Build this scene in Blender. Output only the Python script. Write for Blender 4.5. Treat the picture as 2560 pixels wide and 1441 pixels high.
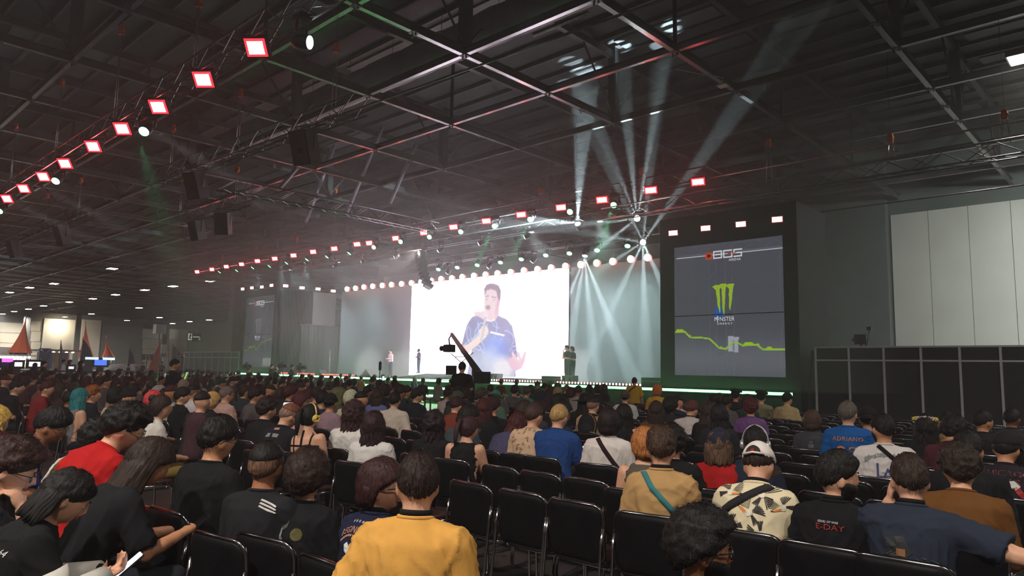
import bpy, bmesh, math, random
import numpy as np
from mathutils import Vector, Matrix, noise as mnoise
from mathutils.bvhtree import BVHTree

SC = bpy.context.scene
for o_ in list(bpy.data.objects): bpy.data.objects.remove(o_)
COL = SC.collection

# ------------------------------------------------------------------ camera
FPX, CXP, CYP = 1775.0, 1280.0, 720.5
CAM = np.array([0.0, 0.0, 1.65])
_p, _r, _y = math.radians(6.63), math.radians(1.16), math.radians(43.2)
_fw = np.array([-math.sin(_y)*math.cos(_p), math.cos(_y)*math.cos(_p), math.sin(_p)])
_r0 = np.array([math.cos(_y), math.sin(_y), 0.0]); _u0 = np.cross(_r0, _fw)
_rt = _r0*math.cos(_r)+_u0*math.sin(_r); _up = -_r0*math.sin(_r)+_u0*math.cos(_r)
cd = bpy.data.cameras.new('camera'); cam = bpy.data.objects.new('camera', cd); COL.objects.link(cam)
cd.sensor_width = 36.0; cd.lens = FPX/2560*36.0; cd.clip_end = 600; cd.clip_start = 0.05
cam.matrix_world = Matrix(((_rt[0], _up[0], -_fw[0], CAM[0]), (_rt[1], _up[1], -_fw[1], CAM[1]), (_rt[2], _up[2], -_fw[2], CAM[2]), (0, 0, 0, 1)))
SC.camera = cam
def ray(x, y):
    d = _fw+(x-CXP)/FPX*_rt-(y-CYP)/FPX*_up
    return d/np.linalg.norm(d)
def onz(x, y, z): d = ray(x, y); return CAM+d*((z-CAM[2])/d[2])       # where a sight line meets a level
def onY(x, y, Y): d = ray(x, y); return CAM+d*((Y-CAM[1])/d[1])       # ... a plane parallel to the stage front
def onX(x, y, X): d = ray(x, y); return CAM+d*((X-CAM[0])/d[0])       # ... a plane across it

# ------------------------------------------------------------------ world, exposure
W = bpy.data.worlds.new('world'); SC.world = W; W.use_nodes = True
W.node_tree.nodes['Background'].inputs[0].default_value = (0.55, 0.6, 0.7, 1)
W.node_tree.nodes['Background'].inputs[1].default_value = 0.004
SC.view_settings.view_transform = 'Standard'; SC.view_settings.look = 'None'
SC.view_settings.gamma = 1.0; SC.view_settings.exposure = 0.0; SC.view_settings.use_curve_mapping = False
cy = SC.cycles
cy.use_denoising = True; cy.max_bounces = 3; cy.diffuse_bounces = 1; cy.glossy_bounces = 1; cy.transmission_bounces = 3
cy.volume_bounces = 0; cy.transparent_max_bounces = 8; cy.sample_clamp_indirect = 4.0; cy.sample_clamp_direct = 0.0
cy.caustics_reflective = False; cy.caustics_refractive = False; cy.use_light_tree = True; cy.use_adaptive_sampling = True; cy.adaptive_threshold = 0.18

def area_light(name, loc, size, power, color, target, parent=None, spread=180):
    l = bpy.data.lights.new(name, 'AREA'); l.shape = 'DISK'; l.size = size; l.energy = power; l.color = color
    l.spread = math.radians(spread)
    o = bpy.data.objects.new(name, l); COL.objects.link(o)
    o.location = loc; o.rotation_euler = (Vector(target)-Vector(loc)).to_track_quat('-Z', 'Y').to_euler()
    return o
def spot(name, loc, target, power, color, angle, blend=0.3, size=0.05):
    l = bpy.data.lights.new(name, 'SPOT'); l.energy = power; l.color = color
    l.spot_size = math.radians(angle); l.spot_blend = blend; l.shadow_soft_size = size
    o = bpy.data.objects.new(name, l); COL.objects.link(o)
    o.location = loc; o.rotation_euler = (Vector(target)-Vector(loc)).to_track_quat('-Z', 'Y').to_euler()
    return o
# hall lighting behind and beside the seats: high-bay lamps under the roof (their fixtures are built further down)
HIGHBAY = [(-1.0, -5.0, 11.3, 1250), (-9.0, -5.5, 11.3, 560), (-20.0, -5.5, 11.3, 180), (7.0, -3.0, 11.3, 700), (9.0, 14.5, 11.3, 1300)]
WALLFILL = [(1.0, 35.0, 11.3, 1000), (9.0, 35.0, 11.3, 1300)]  # lamps added out of view to brighten the white wall sheets
for x_, y_, z_, p_ in HIGHBAY:
    area_light('highbay_light', (x_, y_, z_-0.2), 0.7, p_, (1.0, 0.93, 0.84), (x_, y_+0.6, 0), spread=150)

for x_, y_, z_, p_ in WALLFILL:
    area_light('wallfill_light', (x_, y_, z_-0.2), 0.7, p_, (0.97, 1.0, 0.92), (x_-4.0, 45.0, 1.0), spread=150)

# ------------------------------------------------------------------ helpers
RNG = random.Random(7)
MATS = {}
def mat(name, color=(0.5, 0.5, 0.5), rough=0.6, metal=0.0, spec=0.5, var=0.12, scale=8.0, bump=0.0, bscale=40.0, emis=None, estr=0.0, coat=0.0, sheen=0.0):
    if name in MATS: return MATS[name]
    m = bpy.data.materials.new(name); m.use_nodes = True; MATS[name] = m
    nt = m.node_tree; b = nt.nodes['Principled BSDF']
    b.inputs['Roughness'].default_value = rough; b.inputs['Metallic'].default_value = metal
    b.inputs['Specular IOR Level'].default_value = spec
    if coat: b.inputs['Coat Weight'].default_value = coat; b.inputs['Coat Roughness'].default_value = 0.15
    if sheen: b.inputs['Sheen Weight'].default_value = sheen
    tc = nt.nodes.new('ShaderNodeTexCoord')
    if var:
        n = nt.nodes.new('ShaderNodeTexNoise'); n.inputs['Scale'].default_value = scale; n.inputs['Detail'].default_value = 4
        nt.links.new(tc.outputs['Object'], n.inputs['Vector'])
        r = nt.nodes.new('ShaderNodeValToRGB')
        r.color_ramp.elements[0].position = 0.3; r.color_ramp.elements[1].position = 0.7
        r.color_ramp.elements[0].color = tuple(max(0, c*(1-var)) for c in color[:3])+(1,)
        r.color_ramp.elements[1].color = tuple(min(1, c*(1+var)) for c in color[:3])+(1,)
        nt.links.new(n.outputs['Fac'], r.inputs['Fac']); nt.links.new(r.outputs['Color'], b.inputs['Base Color'])
    else:
        b.inputs['Base Color'].default_value = tuple(color[:3])+(1,)
    if bump:
        n2 = nt.nodes.new('ShaderNodeTexNoise'); n2.inputs['Scale'].default_value = bscale; n2.inputs['Detail'].default_value = 5
        nt.links.new(tc.outputs['Object'], n2.inputs['Vector'])
        bp = nt.nodes.new('ShaderNodeBump'); bp.inputs['Strength'].default_value = bump; bp.inputs['Distance'].default_value = 0.01
        nt.links.new(n2.outputs['Fac'], bp.inputs['Height']); nt.links.new(bp.outputs['Normal'], b.inputs['Normal'])
    if emis is not None:
        b.inputs['Emission Color'].default_value = tuple(emis)+(1,); b.inputs['Emission Strength'].default_value = estr
    return m
def glow(name, color, strength, sample=False):
    if name in MATS: return MATS[name]
    m = bpy.data.materials.new(name); m.use_nodes = True; MATS[name] = m
    m.cycles.emission_sampling = 'FRONT' if sample else 'NONE'
    nt = m.node_tree; nt.nodes.clear()
    e = nt.nodes.new('ShaderNodeEmission'); e.inputs[0].default_value = tuple(color)+(1,); e.inputs[1].default_value = strength
    o = nt.nodes.new('ShaderNodeOutputMaterial'); nt.links.new(e.outputs[0], o.inputs[0])
    return m
def glow_attr(name, strength):
    if name in MATS: return MATS[name]
    m = bpy.data.materials.new(name); m.use_nodes = True; MATS[name] = m
    nt = m.node_tree; nt.nodes.clear()
    m.cycles.emission_sampling = 'NONE'
    a = nt.nodes.new('ShaderNodeAttribute'); a.attribute_name = 'Col'
    e = nt.nodes.new('ShaderNodeEmission'); e.inputs[1].default_value = strength
    o = nt.nodes.new('ShaderNodeOutputMaterial'); nt.links.new(a.outputs['Color'], e.inputs[0]); nt.links.new(e.outputs[0], o.inputs[0])
    return m
def srgb(r, g, b):
    f = lambda c: (c/255/12.92) if c/255 <= 0.04045 else ((c/255+0.055)/1.055)**2.4
    return (f(r), f(g), f(b))

def tag(o, label=None, cat=None, group=None, kind=None):
    if label: o['label'] = label
    if cat: o['category'] = cat
    if group: o['group'] = group
    if kind: o['kind'] = kind
    return o
def empty(name, loc=(0, 0, 0), rz=0.0):
    o = bpy.data.objects.new(name, None); o.empty_display_size = 0.1; COL.objects.link(o)
    o.location = loc; o.rotation_euler = (0, 0, rz); return o
def thing(name, label, cat, loc=(0, 0, 0), rz=0.0, group=None):
    return tag(empty(name, loc, rz), label, cat, group)
def link(name, me, m=None, parent=None, loc=None, rot=None):
    o = bpy.data.objects.new(name, me); COL.objects.link(o)
    if m is not None and not me.materials: me.materials.append(m)
    if parent is not None: o.parent = parent
    if loc is not None: o.location = loc
    if rot is not None: o.rotation_euler = rot
    return o
def copy_tree(o, parent=None):
    c = o.copy(); COL.objects.link(c); c.parent = parent
    for ch in o.children: copy_tree(ch, c)
    return c

class MB:
    """collects shapes and builds them as one mesh"""
    def __init__(s): s.v = []; s.f = []; s.n = 0; s.sm = []
    def add(s, vs, fs, smooth=False):
        s.v.extend([tuple(p) for p in vs]); s.f.extend([tuple(i+s.n for i in f) for f in fs]); s.sm.extend([smooth]*len(fs)); s.n += len(vs); return s
    def box(s, x0, x1, y0, y1, z0, z1):
        return s.add([(x0, y0, z0), (x1, y0, z0), (x1, y1, z0), (x0, y1, z0), (x0, y0, z1), (x1, y0, z1), (x1, y1, z1), (x0, y1, z1)],
                     [(0, 3, 2, 1), (4, 5, 6, 7), (0, 1, 5, 4), (1, 2, 6, 5), (2, 3, 7, 6), (3, 0, 4, 7)])
    def obox(s, c, dx, dy, dz, M=None):
        vs = [Vector((a*dx/2, b*dy/2, e*dz/2)) for a in (-1, 1) for b in (-1, 1) for e in (-1, 1)]
        if M is not None: vs = [M @ v for v in vs]
        vs = [v+Vector(c) for v in vs]
        return s.add(vs, [(0, 1, 3, 2), (4, 6, 7, 5), (0, 4, 5, 1), (2, 3, 7, 6), (0, 2, 6, 4), (1, 5, 7, 3)])
    def tube(s, pts, r, n=8, cap=True, closed=False):
        pts = [Vector(p) for p in pts]; R = r if isinstance(r, (list, tuple)) else [r]*len(pts)
        rings = []; N = len(pts); prev = None
        for i, p in enumerate(pts):
            if closed: t = pts[(i+1) % N]-pts[i-1]
            else: t = pts[min(i+1, N-1)]-pts[max(i-1, 0)]
            t = t.normalized() if t.length > 1e-9 else Vector((0, 0, 1))
            if prev is None: a = t.cross(Vector((0.13, 0.29, 0.95))).normalized()
            else: a = prev-t*prev.dot(t); a = a.normalized() if a.length > 1e-6 else t.orthogonal().normalized()
            prev = a; b = t.cross(a)
            rings.append([p+(a*math.cos(2*math.pi*k/n)+b*math.sin(2*math.pi*k/n))*R[i] for k in range(n)])
        vs = [v for rg in rings for v in rg]; fs = []
        for i in range(N if closed else N-1):
            j = (i+1) % N
            for k in range(n): fs.append((i*n+k, i*n+(k+1) % n, j*n+(k+1) % n, j*n+k))
        if cap and not closed: fs.append(tuple(range(n-1, -1, -1))); fs.append(tuple((N-1)*n+k for k in range(n)))
        return s.add(vs, fs, True)
    def lathe(s, prof, n=16, c=(0, 0, 0), M=None):
        vs = []; fs = []
        for r, z in prof:
            for k in range(n):
                a = 2*math.pi*k/n; v = Vector((r*math.cos(a), r*math.sin(a), z))
                vs.append((M @ v if M is not None else v)+Vector(c))
        for i in range(len(prof)-1):
            for k in range(n): fs.append((i*n+k, i*n+(k+1) % n, (i+1)*n+(k+1) % n, (i+1)*n+k))
        fs.append(tuple(range(n-1, -1, -1))); fs.append(tuple((len(prof)-1)*n+k for k in range(n)))
        return s.add(vs, fs, True)
    def ball(s, c, rx, ry=None, rz=None, n=10, m=6, M=None):
        ry = rx if ry is None else ry; rz = rx if rz is None else rz
        vs = []; fs = []
        for i in range(m+1):
            t = math.pi*i/m
            for k in range(n):
                a = 2*math.pi*k/n; v = Vector((rx*math.sin(t)*math.cos(a), ry*math.sin(t)*math.sin(a), rz*math.cos(t)))
                vs.append((M @ v if M is not None else v)+Vector(c))
        for i in range(m):
            for k in range(n): fs.append((i*n+k, (i+1)*n+k, (i+1)*n+(k+1) % n, i*n+(k+1) % n))
        return s.add(vs, fs, True)
    def prism(s, poly, thick, M=None, c=(0, 0, 0)):
        """poly in local XZ, extruded along local +Y by thick"""
        n = len(poly); vs = [Vector((p[0], 0, p[1])) for p in poly]+[Vector((p[0], thick, p[1])) for p in poly]
        vs = [(M @ v if M is not None else v)+Vector(c) for v in vs]
        fs = [tuple(range(n)), tuple(range(2*n-1, n-1, -1))]+[(i, i+n, (i+1) % n+n, (i+1) % n) for i in range(n)]
        return s.add(vs, fs)
    def mesh(s, name):
        me = bpy.data.meshes.new(name); me.from_pydata(s.v, [], s.f); me.validate()
        if len(me.polygons) == len(s.sm): me.polygons.foreach_set('use_smooth', s.sm)
        me.update(); return me
    def build(s, name, m, parent=None, loc=None, rot=None):
        return link(name, s.mesh(name), m, parent, loc, rot)
def rotm(rx=0, ry=0, rz=0):
    return Matrix.Rotation(rz, 3, 'Z') @ Matrix.Rotation(ry, 3, 'Y') @ Matrix.Rotation(rx, 3, 'X')
def aim(d):
    """rotation whose -Z looks along d"""
    return Vector(d).to_track_quat('-Z', 'Y').to_matrix()
PI = math.pi

# ------------------------------------------------------------------ lettering, evaluated once while the scene is still empty
TEXTS = {}
def bake_texts(items):
    made = []
    for body, shear, spacing, res in items:
        cu_ = bpy.data.curves.new('lettering', 'FONT'); cu_.body = body; cu_.size = 1.0; cu_.shear = shear
        cu_.align_x = 'CENTER'; cu_.align_y = 'CENTER'; cu_.space_character = spacing; cu_.resolution_u = res
        o = bpy.data.objects.new('lettering', cu_); COL.objects.link(o); made.append(((body, shear, spacing, res), o, cu_))
    dg = bpy.context.evaluated_depsgraph_get()
    for k, o, c in made: me = bpy.data.meshes.new_from_object(o.evaluated_get(dg)); me.materials.clear(); TEXTS[k] = me
    for k, o, c in made: bpy.data.objects.remove(o); bpy.data.curves.remove(c)
def text_mesh(body, size, shear=0.0, extrude=0.0, spacing=1.0, res=3):
    k = (body, round(shear, 3), round(spacing, 3), res)
    if k not in TEXTS: print('text not baked', k); bake_texts([k])
    me = TEXTS[k].copy(); c = np.zeros(len(me.vertices)*3, np.float32); me.vertices.foreach_get('co', c); me.vertices.foreach_set('co', c*size); me.update(); return me
bake_texts([(b, 0, 1.0, 2) for b in ('GEARS OF WAR', 'E-DAY', 'L', 'A', '22', 'CHICAGO', 'BULLS', '64', 'BEGINNERS', '* * * * *', 'O', 'EMPRE', '06', 'UNIPLANES', '.COM')]+[('ADRIANO', 0, 1.1, 2), ('OSPHERE', 0.2, 1.0, 2)]
           + [(b, 0, 1.0, 3) for b in ('ARENA', 'M NSTER', 'O', 'SIMULADORES')]+[('ENERGY', 0, 1.35, 3)])
ORD = 'first second third fourth fifth sixth seventh eighth ninth tenth eleventh twelfth thirteenth fourteenth fifteenth sixteenth seventeenth eighteenth nineteenth twentieth twenty-first twenty-second twenty-third twenty-fourth twenty-fifth twenty-sixth'.split()

# ------------------------------------------------------------------ haze in the hall air
def haze():
    def vol(name, dens, an):
        m = bpy.data.materials.new(name); m.use_nodes = True; nt = m.node_tree; nt.nodes.clear()
        v = nt.nodes.new('ShaderNodeVolumeScatter'); v.inputs['Color'].default_value = (1, 1, 1, 1)
        v.inputs['Density'].default_value = dens; v.inputs['Anisotropy'].default_value = an
        o = nt.nodes.new('ShaderNodeOutputMaterial'); nt.links.new(v.outputs[0], o.inputs['Volume']); return m
    h = MB().box(-75.0, 23.9, -11.9, 75.9, 0.05, 15.2).build('haze', vol('hall_haze', 0.003, 0.3))
    tag(h, 'thin grey haze filling the air above the audience', 'haze', kind='stuff')
    h = MB().box(-56, -6, 19.0, 28.4, 1.2, 14.5).build('haze', vol('stage_haze', 0.018, 0.1))
    tag(h, 'denser fog of the smoke machines over the stage', 'haze', kind='stuff')
haze()
# ------------------------------------------------------------------ levels and planes of the place
YF, YB, YW = 24.0, 28.6, 45.0           # stage front, stage back wall, hall wall behind the stage
ZS = 1.12                               # stage floor
XFAR = -185.0
M_steel = mat('dark_painted_steel', (0.075, 0.072, 0.075), 0.45, 0.3, 0.5, 0.2, 3)
M_beam = mat('ceiling_beam_paint', (0.22, 0.21, 0.215), 0.24, 0.7, 0.5, 0.15, 2)
M_roof = mat('roof_deck_metal', (0.055, 0.053, 0.058), 0.6, 0.2, 0.4, 0.25, 0.6)
M_truss = mat('black_truss_tube', (0.16, 0.155, 0.16), 0.34, 0.7, 0.5, 0.2, 6)
M_alu = mat('aluminium_tube', (0.55, 0.55, 0.58), 0.3, 0.9, 0.5, 0.08, 6)
M_black = mat('black_paint', (0.012, 0.012, 0.014), 0.5, 0, 0.4, 0.2, 5)
M_navy = mat('tower_navy_cladding', (0.032, 0.034, 0.045), 0.65, 0, 0.3, 0.15, 1.5)
M_floor = mat('hall_floor', (0.035, 0.026, 0.024), 0.55, 0, 0.4, 0.35, 1.2, 0.15, 30)

# ------------------------------------------------------------------ floor
fl = MB().box(-190, 24, -12, 76, -0.3, 0).build('floor', M_floor); tag(fl, kind='structure')
MB().box(-9.9, -8.8, 5.12, 5.36, 0.0, 0.004).build('floor_marking', mat('yellow_floor_paint', (0.75, 0.42, 0.03), 0.5, var=0.2), fl)
MB().box(-30, 8, 22.2, 22.3, 0.0, 0.004).build('floor_marking', MATS['yellow_floor_paint'], fl)

# ------------------------------------------------------------------ hall walls
M_wdark = mat('dark_hall_wall', (0.13, 0.158, 0.15), 0.8, 0, 0.2, 0.12, 0.4)
M_wwhite = mat('white_wall_sheet', (0.62, 0.64, 0.60), 0.7, 0, 0.3, 0.05, 0.5)
wb = MB().box(-61.5, 24, YW, YW+0.4, 0, 15.3).build('wall_back', M_wdark); tag(wb, kind='structure')
def sheet_run(x0, x1, z0, z1, step):
    x = x0
    while x < x1-0.1:
        MB().box(x+0.012, min(x+step, x1)-0.012, YW-0.06, YW, z0, z1).build('wall_sheet', M_wwhite, wb); x += step
sheet_run(-11.85, 8, 0.4, 11.15, 1.94)
sheet_run(-60.8, -20.0, 0.4, 11.2, 4.2)
for px in (2140, ):   # dark pilaster in front of the wall, between the tower and the white sheets
    MB().box(-17.4, -12.0, YW-0.5, YW, 0, 14.2).build('wall_pilaster', M_wdark, wb)
wr = MB().box(24, 24.4, -12, 76, 0, 15.3).build('wall_right', M_wdark); tag(wr, kind='structure')
wn = MB().box(-190, 24, -12.4, -12, 0, 15.3).build('wall_rear', M_wdark); tag(wn, kind='structure')
wside = MB().box(-61.9, -61.5, YW, 76, 0, 15.3).build('wall_return', M_wdark); tag(wside, kind='structure')
wq = MB().box(-190, -61.5, 76, 76.4, 0, 15.3).build('wall_annex', M_wdark); tag(wq, kind='structure')

# far end wall of the hall with its loading bays
wf = MB().box(XFAR-0.4, XFAR, -12, 76, 0, 15.3).build('wall_far', mat('far_hall_wall', (0.16, 0.165, 0.16), 0.8, var=0.1, scale=0.2)); tag(wf, kind='structure')
M_cream = mat('cream_wall_sheet', (0.55, 0.52, 0.45), 0.75, 0, 0.2, 0.06, 0.3)
def far_rect(px0, py0, px1, py1, m, name, thick=0.12, parent=wf, X=XFAR):
    a = onX(px0, py0, X); b = onX(px1, py0, X); c = onX(px0, py1, X)
    return MB().box(X, X+thick, a[1], b[1], max(0.02, c[2]), a[2]).build(name, m, parent)
for px0, px1, py0 in ((0, 62, 806), (78, 102, 803), (357, 421, 821), (424, 552, 823), (578, 596, 830)):
    for k in range(4):
        a = onX(px0, py0+26*k, XFAR); 
        if k < 3: far_rect(px0, py0+26*k, px1, py0+26*k+25, M_cream, 'wall_sheet', 0.1)
        else: far_rect(px0, py0+26*k, px1, py0+26*k+60, M_cream, 'wall_sheet', 0.1)
far_rect(110, 796, 192, 912, mat('pale_display_wall', (0.8, 0.78, 0.72), 0.7, var=0.03), 'wall_sheet', 0.3)
far_rect(205, 799, 253, 912, MATS['pale_display_wall'], 'wall_sheet', 0.3)
far_rect(256, 815, 355, 912, mat('grey_roller_door', (0.17, 0.175, 0.17), 0.7, var=0.06, scale=0.3), 'wall_sheet', 0.2)
for px0, px1 in ((62, 78), (192, 205), (411, 423), (553, 578)):
    a = onX(px0, 790, XFAR+6); b = onX(px1, 790, XFAR+6)
    MB().box(XFAR+5.4, XFAR+6, a[1], b[1], 0, 13).build('hall_column', mat('hall_column_paint', (0.10, 0.105, 0.105), 0.6), wf)

# ------------------------------------------------------------------ ceiling: roof deck, purlins, bolted beam grid, roof trusses, duct
ceil = MB().box(-190, 24.4, -12.4, 76, 15.3, 15.6).build('ceiling', M_roof); tag(ceil, kind='structure')
GX = [-16.7+5.4*k for k in range(-31, 8)]; GY = [15.25+4.28*k for k in range(-6, 8)]
GX = [x for x in GX if -184 < x < 22]; GY = [y for y in GY if -11 < y < 45]
GYL = GY+[44.9+4.28*k for k in range(1, 8)]
def ibeam(mb, a, b, w=0.17, h=0.30):
    a = Vector(a); b = Vector(b); d = (b-a).normalized(); s = Vector((0, 0, 1)).cross(d)*(w/2); t = Vector((0, 0, 1))
    def slab(z0, z1, k):
        p = [a-s*k+t*z0, a+s*k+t*z0, b+s*k+t*z0, b-s*k+t*z0]; q = [v+t*(z1-z0) for v in p]
        mb.add(p+q, [(0, 3, 2, 1), (4, 5, 6, 7), (0, 1, 5, 4), (1, 2, 6, 5), (2, 3, 7, 6), (3, 0, 4, 7)])
    slab(0, 0.03, 1); slab(0.03, h-0.03, 0.18); slab(h-0.03, h, 1)
for x in GX:
    near = x > -62
    y1 = 44.9 if near else 75.8
    ibeam_mb = MB(); ibeam(ibeam_mb, (x, -11.9, 12), (x, y1, 12))
    ibeam_mb.build('ceiling_beam', M_beam, ceil)
for y in GYL:
    x1 = 23.9 if y < 45 else -62
    mb = MB(); ibeam(mb, (-184.9, y, 12.02), (x1, y, 12.02), 0.15, 0.26); mb.build('ceiling_beam', M_beam, ceil)
# bolted joint plates and hangers at the nodes one can see
jp = MB().box(-0.13, 0.13, -0.13, 0.13, -0.012, 0).box(-0.1, -0.06, -0.02, 0.02, -0.12, 0).box(0.06, 0.1, -0.02, 0.02, -0.1, 0).mesh('joint_plate'); jp.materials.append(M_steel)
post = MB().box(-0.05, 0.05, -0.05, 0.05, 0.28, 3.0).mesh('roof_post'); post.materials.append(M_steel)
posth = MB().box(-0.17, 0.17, -0.17, 0.17, 0.28, 3.3).mesh('roof_column'); posth.materials.append(M_steel)
_d = 2.14
brace = MB().tube([(0, 0, 0.3), (0, _d, 2.9)], 0.045, 5).mesh('roof_brace'); brace.materials.append(M_steel)
for i, x in enumerate(GX):
    for j, y in enumerate(GY):
        if x < -62: continue
        link('joint_plate', jp, None, ceil, (x, y, 12))
        if (i+j) % 2 == 0: link('roof_post', posth if (i % 2 == 0 and j % 2 == 0) else post, None, ceil, (x, y, 12))
        if i % 2 == 0 and j % 2 == 0:
            link('roof_brace', brace, None, ceil, (x, y, 12)); link('roof_brace', brace, None, ceil, (x, y, 12), (0, 0, PI))
        if i % 2 == 0 and j % 2 == 1 and x > -40: link('joint_plate', jp, None, ceil, (x, y+2.14, 12))
for x in GX:
    if x > -62: MB().box(x-0.11, x+0.11, -11.9, 44.9, 14.85, 15.15).build('roof_girder', M_steel, ceil)
k = -11.5
while k < 45:
    MB().box(-120, 23.9, k-0.05, k+0.05, 15.12, 15.3).build('roof_purlin', M_steel, ceil); k += 1.42
# pale corrugated light strips of the roof deck, seen between the purlins
M_deck = mat('roof_sheet_grey', (0.13, 0.13, 0.14), 0.5, 0.2, 0.4, 0.2, 0.5)
for x in GX:
    if x > -45:
        for k in range(20):
            if (k*7+int(abs(x))) % 5 in (0, 2): MB().box(x+0.5, x+4.9, -11.0+2.84*k, -11.0+2.84*k+1.1, 15.22, 15.29).build('roof_sheet', M_deck, ceil)
# slanted wind braces in front of the roof (the pale bars left of the middle)
for px0, py0, px1, py1, z0 in ((868, 530, 968, 290, 12.0), (975, 508, 1040, 360, 12.0), (765, 555, 850, 330, 12.0), (700, 470, 742, 420, 12.0)):
    a = onz(px0, py0, 10.8); Yp = a[1]; b = onY(px1, py1, Yp)
    MB().tube([a, b], 0.11, 6).build('wind_brace', mat('pale_brace_paint', (0.33, 0.29, 0.37), 0.5, 0.2), ceil)
# main column
cx0 = -62.6
MB().box(cx0-0.5, cx0+0.5, 34, 35, 0, 12).build('hall_column', mat('hall_column_paint', (0.10, 0.105, 0.105), 0.6), ceil)
_a = onY(583, 700, 36)
MB().box(_a[0]-0.5, _a[0]+0.6, 36, 37, 0, 12).build('hall_column', MATS['hall_column_paint'], ceil)
# fabric air duct
M_duct = mat('fabric_duct_skin', (0.30, 0.29, 0.31), 0.55, 0.1, 0.5, 0.15, 1.0, 0.6, 4)
dt = thing('air_duct', 'long round grey fabric air duct hanging under the roof', 'air duct', (-13.5, 16.6, 13.55))
pts = []; rr = []
for k in range(120):
    x = 18-k*0.5; pts.append((x, 0.02*math.sin(k), 0.0)); rr.append(0.62+0.014*math.sin(k*2.4)+(0.02 if k % 6 == 0 else 0))
MB().tube(pts, rr, 20).build('duct_skin', M_duct, dt)
for k in range(0, 120, 6): MB().tube([(18-k*0.5, 0, 0.6), (18-k*0.5, 0, 1.6)], 0.012, 4).build('hanger_wire', M_steel, dt)
# long tube lamps (unlit) beside the beams
for px, py, ln in ((1400, 62, 2.2), (1250, 95, 2.8), (1090, 160, 2.6), (1290, 448, 2.0), (1225, 460, 1.5)):
    a = onz(px, py, 12.4)
    t = thing('tube_lamp', 'thin pale tube lamp hung under the roof beside a beam', 'tube lamp', tuple(a), 0, 'tube lamps under the roof')
    MB().box(-ln/2, ln/2, -0.06, 0.06, 0, 0.07).build('lamp_housing', M_steel, t)
    MB().tube([(-ln/2, 0, -0.03), (ln/2, 0, -0.03)], 0.022, 6).build('tube', mat('tube_glass', (0.75, 0.72, 0.78), 0.3), t)

# ------------------------------------------------------------------ box trusses
def box_truss(name, label, a, b, w=0.42, group=None, step=0.62, m=None, bracer=0.016):
    m = m or M_truss
    a = Vector(a); b = Vector(b); d = b-a; L = d.length; d.normalize()
    rz = math.atan2(d.y, d.x); t = thing(name, label, 'truss', tuple(a), rz, group)
    h = w/2
    for sy in (-1, 1):
        for sz in (-1, 1):
            MB().tube([(0, sy*h, sz*h), (L, sy*h, sz*h)], 0.028, 6).build('chord', m, t)
    n = max(2, int(L/step)); st = L/n
    key = ('br', round(st, 3), round(w, 3), round(bracer, 3), m.name)
    if key not in BR:
        def bm(p, q): 
            me = MB().tube([p, q], bracer, 4, cap=False).mesh('brace'); me.materials.append(m); return me
        BR[key] = (bm((0, -h, -h), (st, -h, h)), bm((0, -h, h), (st, h, h)), bm((0, -h, -h), (st, h, -h)), bm((0, -h, -h), (0, -h, h)))
    v, tp, bt, up = BR[key]
    for i in range(n):
        fl = i % 2
        link('brace', v, None, t, (i*st, 0, 0) if not fl else ((i+1)*st, 0, 0), None if not fl else (0, 0, PI)).location = (i*st, 0, 0) if not fl else (i*st, 0, 0)
        o = t.children[-1]
        if fl: o.rotation_euler = (PI, 0, 0); o.location = (i*st, 0, 0)
        o2 = link('brace', v, None, t, (i*st, w, 0)) if not fl else link('brace', v, None, t, (i*st, -w, 0), (PI, 0, 0))
        link('brace', bt, None, t, (i*st, 0, 0), None if not fl else (0, 0, 0))
    return t
BR = {}
STZ, STY = 9.25, 24.35
box_truss('stage_truss', 'long black lighting truss over the stage front carrying the red lamps', (-59, STY+0.25, STZ+0.1), (-12.0, STY+0.25, STZ+0.1), 0.5, step=0.8)
box_truss('front_truss', 'black truss high above the seats with the nine big red lamps', (-36, 6.45, 8.4), (-7.0, 6.45, 8.4), 0.42)
box_truss('low_stage_truss', 'thin truss below the red lamp row holding the white moving heads', (-46, 24.6, 8.35), (-14.5, 24.6, 8.35), 0.36, step=0.8)
box_truss('back_truss', 'truss at the back of the stage with green spotlights', (-34, 26.8, 7.9), (-16.6, 26.8, 7.9), 0.34, step=0.7)
box_truss('wing_truss', 'black truss in front of the dark wall over the booth wall', (-17, 23.6, 8.12), (3.0, 23.6, 8.12), 0.46, step=0.7)
a_ = onz(390, 447, 9.0); b_ = onz(900, 262, 9.0)
box_truss('speaker_truss', 'black truss with a big speaker hung on its end, nearest of the speaker trusses', tuple(a_), tuple(b_), 0.5)
box_truss('speaker_truss', 'short black truss with a reddish speaker box above the stage side', tuple(onz(440, 550, 9.0)), tuple(onz(615, 498, 9.0)), 0.5)
box_truss('speaker_truss', 'black truss over the far seats with two small speakers at the left edge', tuple(onz(-30, 632, 9.0)), tuple(onz(235, 528, 9.0)), 0.5)
box_truss('side_truss', 'long truss running towards the stage over the middle seats', (-28.1, 12.4, 9.0), (-28.1, 24.0, 9.0), 0.5)
box_truss('side_truss', 'long truss running towards the stage over the far left seats', (-60.0, 11.0, 9.0), (-60.0, 29.0, 9.0), 0.5)
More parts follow.
